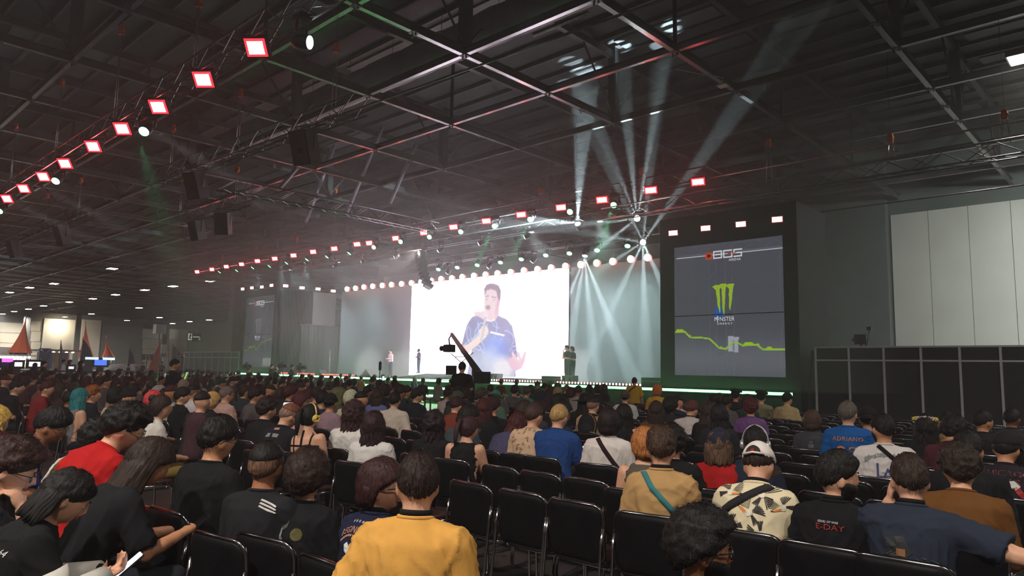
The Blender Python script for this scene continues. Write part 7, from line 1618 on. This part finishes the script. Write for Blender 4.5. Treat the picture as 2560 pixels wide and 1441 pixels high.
COL.children.link(TMP2); run_jobs(); 
for key, sp in STAND.items():
    r = thing('person', sp['label'], 'person', tuple(sp['loc']), math.radians(sp['tor'])); r.scale = (sp['s'],)*3; ROOTS[key] = r; PEOPLE[key] = sp; dress(r, sp, sp['jobs'])
bpy.context.view_layer.update()
for key in ('bluestage', 'hostA'):
    J = PEOPLE[key]['J']; k = 'L' if key == 'bluestage' else 'R'; w = ROOTS[key].matrix_world; p = w @ (J['wr'+k]+Vector((0, 0.05, 0.03)))
    t = thing('microphone', 'handheld microphone of the %s' % ('blue-shirted speaker' if key == 'bluestage' else 'bearded host'), 'microphone', tuple(p)); d = ((w @ (J['H'].translation+Vector((0, 0.1, -0.05))))-p).normalized()
    MB().tube([(0, 0, 0), tuple(d*0.1)], 0.016, 6).build('handle', M_black, t); MB().ball(d*0.12, 0.03, n=8, m=6).build('grille', M_steel, t)
# stage furniture
M_sg = mat('grey_equipment', (0.10, 0.11, 0.11), 0.5)
def wedge(px, py, Y, w, label):
    p = onY(px, py, Y); t = thing('stage_monitor', label, 'stage monitor', (p[0], Y, ZS)); MB().prism([(-w/2, 0), (w/2, 0), (0.0, w*0.42)], 0.5).build('cabinet', M_sg, t); MB().prism([(-w*0.4, 0.02), (w*0.4, 0.02), (0.0, w*0.36)], 0.01, c=(0, -0.012, 0)).build('grille', MATS['speaker_grille'], t)
wedge(914, 938, 24.6, 1.1, 'grey wedge monitor on the stage left of the blazer man'); wedge(796, 934, 24.6, 0.8, 'wedge monitor on the stage in front of the curtain')
p = onY(1055, 935, 25.2); t = thing('stage_ramp', 'dark sloped platform on the stage under the blue-shirted speaker', 'platform', (p[0], 25.4, ZS))
MB().add([(-1.55, -0.6, 0.05), (1.5, -0.9, 0.02), (1.5, 1.4, 0.26), (-1.55, 1.4, 0.26), (-1.55, -0.6, 0.0), (1.5, -0.9, -0.0), (1.5, 1.4, 0.0), (-1.55, 1.4, 0.0)], [(0, 1, 2, 3), (4, 7, 6, 5), (0, 4, 5, 1), (1, 5, 6, 2), (2, 6, 7, 3), (3, 7, 4, 0)]).build('platform_top', mat('dark_platform', (0.012, 0.014, 0.014), 0.9, 0, 0.08), t)
MB().box(-1.5, 1.45, -0.7, -0.62, 0.0, 0.03).build('platform_edge', M_alu, t)
for px, py, lab in ((1239, 935, 'white lit box with dark slots on the stage below the screen'), (1425, 943, 'white box with dark slots on the stage at the foot of the hosts')):
    p = onY(px, py, 25.0 if px < 1300 else 24.6); t = thing('floor_fixture', lab, 'stage box', (p[0], p[1], ZS)); w = 0.30
    MB().box(-w, w, -0.2, 0.2, 0, 0.36).build('case', mat('white_box_paint', (0.6, 0.66, 0.62), 0.5), t)
    for x in (-0.17, 0.17):
        for dx in (-0.03, 0.03): MB().box(x+dx-0.012, x+dx+0.012, -0.21, -0.2, 0.1, 0.26).build('slot', M_black, t)
for px, py, w, h, lab in ((1377, 950, 0.75, 0.32, 'black equipment case on the stage right of the bulb strip'), (1640, 958, 1.1, 0.36, 'long black case at the right end of the stage'), (1208, 947, 0.8, 0.3, 'black case on the stage right of the crane operator')):
    p = onY(px, py, 24.35); t = thing('flight_case', lab, 'case', (p[0], 24.35, ZS)); MB().box(-w/2, w/2, -0.2, 0.25, 0.0, h).build('case_body', M_sg, t); MB().box(-w/2-0.01, w/2+0.01, -0.21, 0.26, h*0.6, h*0.66).build('case_edge', M_alu, t)
# battens of small bulbs along the stage
G_bat = glow('batten_bulb', (1.0, 0.55, 0.5), 5.0); G_batr = glow('batten_bulb_red', (1.0, 0.12, 0.1), 4.0)
for px0, px1, py, m_, lab in ((702, 722, 931, G_batr, 'short red light batten on the far end of the stage'), (745, 790, 932, G_batr, 'red light batten before the stage curtain'), (808, 890, 934, G_batr, 'long red light batten left of the blazer man'), (1229, 1360, 947, G_bat, 'row of pale bulbs along the stage below the screen'), (1393, 1625, 955, G_bat, 'long row of pale bulbs along the stage right of the screen')):
    a = onY(px0, py, 24.3); b = onY(px1, py, 24.3); L = b[0]-a[0]; t = thing('light_batten', lab, 'light batten', (a[0], 24.3, ZS))
    MB().box(0, L, -0.06, 0.06, 0.0, 0.10).build('housing', M_black, t); mb = MB(); n = max(4, int(L/0.16))
    for i in range(n): mb.ball((L*(i+0.5)/n, -0.07, 0.06), 0.05, 0.03, 0.045, 6, 4)
    o = mb.build('bulbs', m_, t); o['kind'] = 'stuff'
# camera crane
op = ROOTS['operator'].location; q0 = np.array([op.x, op.y+0.5, 0]); 
cr = thing('camera_crane', 'black camera crane with a long arm and monitor in front of the screen', 'camera crane', (op.x-0.15, op.y+0.55, 0))
O_ = np.array([op.x-0.15, op.y+0.55, 0]); tp = onY(1129, 836, op.y+3.2)-O_; pv = np.array([0, 0, 1.75]); tl = pv-(tp-pv)*0.28
for a in range(3): MB().tube([(0, 0, 0.9), (0.6*math.cos(a*2.1+0.4), 0.6*math.sin(a*2.1+0.4), 0.02)], 0.03, 6).build('tripod_leg', M_truss, cr)
MB().tube([(0, 0, 0.85), (0, 0, 1.75)], 0.05, 8).build('column', M_truss, cr)
def along(t): return pv+(tp-pv)*t
for d in ((0.05, 0, 0.05), (-0.05, 0, 0.05), (0.05, 0, -0.05), (-0.05, 0, -0.05)): MB().tube([tuple(tl+np.array(d)), tuple(tp+np.array(d)*0.5)], 0.03, 5).build('arm_tube', M_truss, cr)
for i in range(16): MB().tube([tuple(along(i/16)+np.array([0.05, 0, 0.05])), tuple(along((i+1)/16)+np.array([-0.05, 0, -0.05]))], 0.009, 4).build('arm_brace', M_truss, cr)
MB().box(-0.16, 0.16, -0.12, 0.12, -0.14, 0.14).build('counterweight', M_black, cr, tuple(tl))
h_ = tp+np.array([-0.05, 0, -0.45]); MB().tube([tuple(tp), tuple(tp+np.array([-0.12, 0, -0.15])), tuple(h_)], 0.025, 6).build('remote_head', M_truss, cr)
MB().box(-0.22, 0.14, -0.10, 0.10, -0.12, 0.12).build('camera_body', M_black, cr, tuple(h_)); MB().lathe([(0.06, 0), (0.075, 0.12), (0.09, 0.2)], 12, M=rotm(0, -PI/2)).build('camera_lens', M_black, cr, tuple(h_+np.array([-0.22, 0, 0])))
m1 = onY(1128, 926, op.y+0.55)-O_; MB().box(-0.17, 0.17, -0.04, 0.04, -0.12, 0.12).build('monitor', M_black, cr, tuple(m1))
a1 = onY(1127, 884, op.y+0.55)-O_; b1 = onY(1183, 882, op.y+0.55)-O_; c1 = onY(1138, 893, op.y+0.55)-O_; d1 = onY(1170, 893, op.y+0.55)-O_; e1 = onY(1153, 907, op.y+0.55)-O_
for u, v in ((a1, e1), (b1, e1), (c1, d1)): MB().tube([tuple(u), tuple(v)], 0.012, 5).build('steering_bar', M_truss, cr)
def small_cam(px, py, Y, label, tri):
    p = onY(px, py, Y); t = thing('video_camera', label, 'camera', tuple(p))
    MB().box(-0.28, 0.22, -0.10, 0.10, -0.10, 0.14).build('camera_body', M_black, t); MB().lathe([(0.07, 0), (0.09, 0.16), (0.11, 0.26)], 12, (0.22, 0, 0.02), rotm(0, PI/2)).build('lens', M_black, t)
    MB().box(-0.12, 0.05, -0.05, 0.05, 0.18, 0.26).build('viewfinder', M_black, t); MB().tube([(-0.2, 0, 0.14), (-0.15, 0, 0.22), (0.1, 0, 0.22), (0.15, 0, 0.14)], 0.015, 5).build('carry_handle', M_black, t)
    if tri:
        for a in range(3): MB().tube([(0, 0, -0.1), (0.45*math.cos(a*2.1), 0.45*math.sin(a*2.1), -p[2]+0.01)], 0.025, 5).build('tripod_leg', M_truss, t)
small_cam(617, 917, 21.3, 'shoulder camera under the far banner', False); small_cam(706, 916, 20.9, 'tripod camera between the two men near the far tower', True); small_cam(752, 920, 21.0, 'gimbal camera by the stage curtain', True)
p = onY(824, 911, YF+1.5); t = thing('mic_stand', 'thin upright stand on the stage before the curtain', 'stand', (p[0], YF+1.5, ZS)); MB().tube([(0, 0, 0), (0, 0, 1.6)], 0.025, 5).build('pole', M_alu, t); MB().lathe([(0.25, 0), (0.25, 0.03), (0.05, 0.05)], 12).build('foot', M_black, t)
p = onY(950, 923, 18.5); t = thing('antenna_pole', 'short dark pole with a clip rising from the rows before the stage', 'pole', (p[0], 18.5, 0)); MB().tube([(0, 0, 0), (0, 0, 1.95)], 0.022, 5).build('pole', M_black, t); MB().box(-0.05, 0.05, -0.04, 0.04, 1.55, 1.9).build('clip', M_black, t)

# ------------------------------------------------------------------ stands at the far left
M_org = mat('orange_tent_cloth', (0.75, 0.13, 0.05), 0.7, 0, 0.2, 0.08, 0.5)
def spire(label, ax, ay, bx0, bx1, by, X, lean=0.0):
    a = onX(ax, ay, X); b0 = onX(bx0, by, X); b1 = onX(bx1, by, X); t = thing('tent_spire', label, 'tent', (X, (b0[1]+b1[1])/2, 0)); c = (b0[1]+b1[1])/2; hw = (b1[1]-b0[1])/2; n = 10
    zb_ = max(b0[2], 2.3); mb = MB(); vs = []; fs = []
    for i in range(n+1):
        f = i/n; z = zb_+(a[2]-zb_)*f; w = hw*((1-f)**1.7)+0.03; cy_ = (a[1]-c)*f
        for k in range(8): q = 2*PI*k/8+PI/8; vs.append((w*1.08*math.cos(q), cy_+w*1.08*math.sin(q), z))
    for i in range(n):
        for k in range(8): fs.append((i*8+k, i*8+(k+1) % 8, (i+1)*8+(k+1) % 8, (i+1)*8+k))
    fs.append(tuple(range(7, -1, -1))); mb.add(vs, fs); mb.build('canopy', M_org, t)
    for sx in (-1, 1):
        for sy in (-1, 1): MB().tube([(sx*hw*0.75, sy*hw*0.75, 0), (sx*hw*0.75, sy*hw*0.75, zb_)], 0.06, 6).build('tent_pole', M_alu, t)
    MB().lathe([(0.05, 0), (0.02, 0.4)], 6, (0, a[1]-c, a[2])).build('finial', M_alu, t)
spire('tall orange tent spire at far left above a bright kiosk', 65, 796, 22, 78, 882, -88); spire('orange tent spire behind the navy stand', 214, 806, 196, 232, 905, -120); spire('slim orange tent spire before the grey roller door', 265, 848, 256, 284, 916, -92)
# leaning orange sail
a = onX(400, 857, -80); b0 = onX(368, 919, -80); b1 = onX(399, 919, -80); t = thing('orange_sail', 'curved orange sail banner beside the basketball hoop', 'banner', (-80, b0[1], 0)); n = 12; poly = [(b1[1]-b0[1], 0.05), (a[1]-b0[1], a[2])]+[((a[1]-b0[1])*(1-k/n)**1.6, a[2]*(1-k/n)+0.05*k/n) for k in range(1, n+1)]
MB().prism(poly, 0.08, M=rotm(0, 0, PI/2)).build('sail', M_org, t); MB().tube([(0, b1[1]-b0[1]+0.05, 0), (0, a[1]-b0[1]+0.05, a[2]+0.3)], 0.05, 6).build('mast', M_steel, t)
def feather(label, px, pt, pb, X, w, txt):
    a = onX(px, pt, X); t = thing('feather_flag', label, 'flag', (X, a[1], 0)); H_ = a[2]; k = 10; P_ = [(0, 0.5)]+[(w*min(1, (1-((i/k)**3)))*1.0, 0.5+(H_-0.5)*i/k) for i in range(k+1)]+[(0, H_)]
    MB().prism(P_, 0.03, M=rotm(0, 0, PI/2)).build('flag_cloth', mat('navy_flag', (0.03, 0.035, 0.10), 0.6), t); MB().tube([(0, -0.03, 0), (0, -0.03, H_+0.2)], 0.03, 5).build('flag_pole', M_black, t); MB().box(-0.3, 0.3, -0.3, 0.3, 0, 0.06).build('foot', M_black, t)
    if txt:
        me = text_mesh(txt, w*0.55, 0, 0.005); c = co_of(me); out = np.stack([0.05+c[:, 2], w*0.4-c[:, 1], H_*0.45+c[:, 0]], 1); set_co(me, out); link('lettering', me, mat('flag_ink', (0.6, 0.62, 0.7), 0.6), t)
feather('navy feather flag with pale lettering left of the blue booth wall', 433, 864, 915, -72, 1.5, 'SIMULADORES'); feather('navy feather flag standing in front of the navy stand', 208, 848, 912, -80, 1.1, None); feather('thin dark feather flag by the roller door', 324, 872, 914, -84, 0.7, None); feather('thin black feather flag seen edge on at left', 153, 856, 905, -80, 0.3, None)
# navy stand
X = -98.0; a = onX(98, 871, X); b = onX(224, 873, X); t = thing('exhibition_stand', 'navy exhibition stand with white back wall and posters at left', 'stand', (X, a[1], 0)); Lw = b[1]-a[1]; Hh = a[2]
MB().box(0, 0.3, 0, Lw*0.22, 0, Hh).build('side_panel', mat('navy_stand_panel', (0.05, 0.05, 0.14), 0.5), t); MB().box(0, 0.3, Lw*0.82, Lw, 0, Hh-0.4).build('side_panel', MATS['navy_stand_panel'], t)
MB().box(-5, 0.2, 0, Lw, Hh-0.3, Hh-0.1).build('roof_beam', M_alu, t); MB().box(-5.2, -5, Lw*0.2, Lw*0.85, 0, Hh-0.4).build('back_wall', mat('white_stand_wall', (0.6, 0.6, 0.62), 0.6), t)
for i in range(4): MB().box(-4.98, -4.9, Lw*(0.26+0.15*i), Lw*(0.36+0.15*i), 0.8, 2.8).build('poster', mat('poster_%d' % i, [(0.4, 0.1, 0.08), (0.1, 0.14, 0.4), (0.5, 0.3, 0.1), (0.3, 0.1, 0.3)][i], 0.5), t)
for i in range(3): MB().tube([(0.32, Lw*0.02, 0.8+i*1.1), (0.32, Lw*0.11, 0.3+i*1.1), (0.32, Lw*0.2, 0.8+i*1.1)], 0.05, 4).build('chevron', mat('chevron_ink', (0.2, 0.25, 0.5), 0.5), t)
for i in range(5): MB().box(-2.6, -2.3, Lw*(0.25+0.13*i), Lw*(0.29+0.13*i), Hh-0.42, Hh-0.32).build('stand_light', glow('stand_light', (1, 0.95, 0.85), 9), t)
# bright kiosk under the tall spire
X = -86.0; a = onX(-8, 886, X); b = onX(88, 886, X); t = thing('kiosk', 'bright white kiosk full of small goods under the tall orange spire', 'kiosk', (X, a[1], 0)); Lw = b[1]-a[1]
MB().box(-3, -2.8, 0, Lw, 0, 3.0).build('back_wall', MATS['white_stand_wall'], t); MB().box(-0.3, 0.3, 0, Lw, 0, 1.0).build('counter', MATS['white_stand_wall'], t); MB().box(-3, 0.4, 0, Lw, a[2]-0.15, a[2]).build('canopy', MATS['white_stand_wall'], t)
rr_ = random.Random(4)
for i in range(9): MB().box(-1.5, -1.2, Lw*(i+0.2)/9, Lw*(i+0.7)/9, a[2]-0.32, a[2]-0.16).build('kiosk_light', glow('kiosk_light', (1.0, 0.95, 0.85), 10), t)
for i in range(26):
    y = rr_.uniform(0.2, Lw-0.4); z = rr_.choice([1.0, 1.5, 2.0]); c_ = rr_.randrange(5)
    MB().box(-2.7, -2.5, y, y+0.35, z, z+rr_.uniform(0.2, 0.4)).build('goods', mat('goods_%d' % c_, [(0.5, 0.08, 0.08), (0.08, 0.3, 0.2), (0.5, 0.45, 0.1), (0.2, 0.3, 0.5), (0.6, 0.5, 0.45)][c_], 0.5), t)
area_light('kiosk_glow', (X-1.0, a[1]+Lw/2, a[2]-0.5), 2.0, 900, (1.0, 0.92, 0.8), (X-1.5, a[1]+Lw/2, 0))
def screen_stand(label, px0, px1, py0, py1, X, m):
    a = onX(px0, py0, X); b = onX(px1, py1, X); t = thing('monitor', label, 'monitor', (X, (a[1]+b[1])/2, 0)); hw = (b[1]-a[1])/2; z0, z1 = max(0.4, b[2]), a[2]
    MB().box(-0.1, 0, -hw-0.12, hw+0.12, z0-0.12, z1+0.12).build('bezel', M_black, t); MB().box(0, 0.02, -hw, hw, z0, z1).build('screen', m, t); MB().box(-0.25, -0.1, -0.15, 0.15, 0, z0).build('stand', M_black, t); return t
t = screen_stand('big blue lit monitor beyond the left rows', 237, 266, 900, 914, -50, glow('blue_screen', (0.05, 0.12, 1.0), 2.2))
MB().box(0.02, 0.04, -0.9, -0.15, 1.8, 1.95).build('screen_window', glow('screen_text', (0.6, 0.8, 1.0), 1.5), t); MB().box(0.02, 0.04, 0.1, 0.8, 1.8, 1.95).build('screen_window', MATS['screen_text'], t)
screen_stand('white lit monitor beyond the left rows', 37, 55, 906, 917, -46, glow('white_screen', (0.8, 0.9, 1.0), 1.6)); t = screen_stand('dark monitor with a small purple sign at far left', 4, 26, 905, 915, -46, glow('dark_screen', (0.02, 0.01, 0.04), 1.0)); MB().box(0.02, 0.04, -0.2, 0.3, 1.55, 1.75).build('screen_sign', glow('purple_sign', (0.8, 0.1, 1.0), 2.5), t)
screen_stand('pale lit monitor near the dark silhouette at left', 73, 100, 905, 917, -46, MATS['white_screen']); screen_stand('small pale monitor right of the pale t-shirt', 172, 184, 917, 923, -46, MATS['white_screen'])
# basketball hoop, exit sign, mast, kiosk
X = -78; a = onX(355, 886, X); b = onX(382, 901, X); t = thing('basketball_hoop', 'dark basketball backboard with a white square far left', 'basketball hoop', (X, (a[1]+b[1])/2, 0)); hw = (b[1]-a[1])/2; zc = (a[2]+b[2])/2
MB().box(0, 0.08, -hw, hw, b[2], a[2]).build('backboard', M_black, t); MB().tube([(0.1, -hw*0.3, zc-0.35), (0.1, hw*0.3, zc-0.35), (0.1, hw*0.3, zc+0.15), (0.1, -hw*0.3, zc+0.15)], 0.035, 4, closed=True).build('target_square', M_wh, t); MB().tube([(-0.2, 0, 0), (-0.2, 0, zc)], 0.08, 6).build('pole', M_steel, t)
MB().tube([(0.35+0.23*math.cos(q), 0.23*math.sin(q), b[2]+0.1) for q in [2*PI*k/14 for k in range(14)]], 0.02, 5, closed=True).build('rim', M_or, t)
X = XFAR+8; a = onX(469, 832, X); b = onX(502, 854, X); t = thing('exit_sign', 'large dark exit sign with a running figure hanging far down the hall', 'sign', (X, a[1], b[2])); w_, h_ = b[1]-a[1], a[2]-b[2]
MB().box(-0.2, 0, 0, w_, 0, h_).build('sign_board', mat('dark_green_sign', (0.03, 0.05, 0.045), 0.5), t); gi = glow('sign_white', (0.8, 0.85, 0.8), 0.55)
MB().box(0, 0.03, w_*0.06, w_*0.33, h_*0.1, h_*0.9).build('pictogram_field', gi, t)
for u in (((0.22, 0.72), (0.17, 0.45)), ((0.17, 0.45), (0.25, 0.32)), ((0.25, 0.32), (0.22, 0.16)), ((0.17, 0.45), (0.11, 0.28)), ((0.21, 0.66), (0.29, 0.56)), ((0.20, 0.66), (0.12, 0.60))): MB().tube([(0.05, w_*u[0][0], h_*u[0][1]), (0.05, w_*u[1][0], h_*u[1][1])], 0.13, 5).build('pictogram', M_bk, t)
MB().ball((0.05, w_*0.22, h_*0.80), 0.1, 0.2, 0.2, 8, 5).build('pictogram', M_bk, t)
MB().box(0, 0.03, w_*0.40, w_*0.90, h_*0.47, h_*0.56).build('sign_line', gi, t)
MB().tube([(0.03, w_*0.84, h_*0.3), (0.03, w_*0.89, h_*0.2), (0.03, w_*0.94, h_*0.3)], 0.08, 4).build('arrow', gi, t)
for u in (0.1, 0.9): MB().tube([(-0.1, w_*u, h_), (-0.1, w_*u, 12-b[2])], 0.02, 4).build('hanger', M_steel, t)
X = -90; a = onX(400, 818, X); t = thing('antenna_mast', 'mast with stacked white boxes rising behind the orange sail', 'mast', (X, a[1], 0)); MB().tube([(0, 0, 0), (0, 0, a[2])], 0.1, 6).build('pole', M_steel, t); MB().box(-0.5, 0.5, -0.6, 0.6, a[2]-0.8, a[2]+0.3).build('top_box', MATS['white_stand_wall'], t)
for k in range(4): MB().box(0.1, 0.4, 0.2 if k % 2 == 0 else 0.5, 0.8 if k % 2 == 0 else 1.1, a[2]-3.2-1.5*k, a[2]-2.1-1.5*k).build('white_box', mat('lit_white_box', (0.75, 0.74, 0.7), 0.5), t)
X = -76; a = onX(440, 889, X); b = onX(462, 889, X); t = thing('kiosk', 'small red and blue lit kiosk left of the navy booth wall', 'kiosk', (X, a[1], 0)); Lw = b[1]-a[1]
MB().box(-1, 0, 0, Lw, 0, a[2]-0.6).build('body', mat('red_kiosk', (0.4, 0.05, 0.06), 0.5), t); MB().box(-0.1, 0.1, 0, Lw, a[2]-0.6, a[2]).build('sign_panel', glow('red_kiosk_sign', (1.0, 0.18, 0.1), 1.3), t); MB().box(0, 0.05, Lw*0.3, Lw*0.9, 0.8, 1.9).build('kiosk_screen', glow('kiosk_blue', (0.1, 0.15, 1.0), 1.5), t)
# white round tables / arches
for px, py, lab in ((302, 917, 'pale round counter with an arched top beyond the left rows'), (332, 919, 'second pale counter beyond the left rows')):
    q = onX(px, py, -62); t = thing('counter', lab, 'counter', (-62, q[1], 0)); MB().lathe([(1.2, 0), (1.2, 1.0), (1.1, 1.25), (0.6, 1.5), (0.1, 1.55)], 18).build('counter_body', MATS['white_stand_wall'], t); MB().lathe([(1.25, 0.95), (1.25, 1.02)], 18).build('counter_band', M_steel, t)
# crowd barrier behind the rows
a = onX(0, 934, -44); b = onX(460, 925, -44); t = thing('crowd_barrier', 'long dark railing behind the left rows', 'barrier', (-44, 0, 0)); y0, y1 = onX(-10, 930, -44)[1], onX(470, 925, -44)[1]
MB().tube([(0, y0, 1.12), (0, y1, 1.12)], 0.035, 6).build('top_rail', M_steel, t); MB().tube([(0, y0, 0.3), (0, y1, 0.3)], 0.03, 6).build('bottom_rail', M_steel, t)
for k in range(int((y1-y0)/1.2)+1): MB().tube([(0, y0+1.2*k, 0), (0, y0+1.2*k, 1.12)], 0.03, 5).build('rail_post', M_steel, t)
COL.children.unlink(TMP2); bpy.data.collections.remove(TMP2)
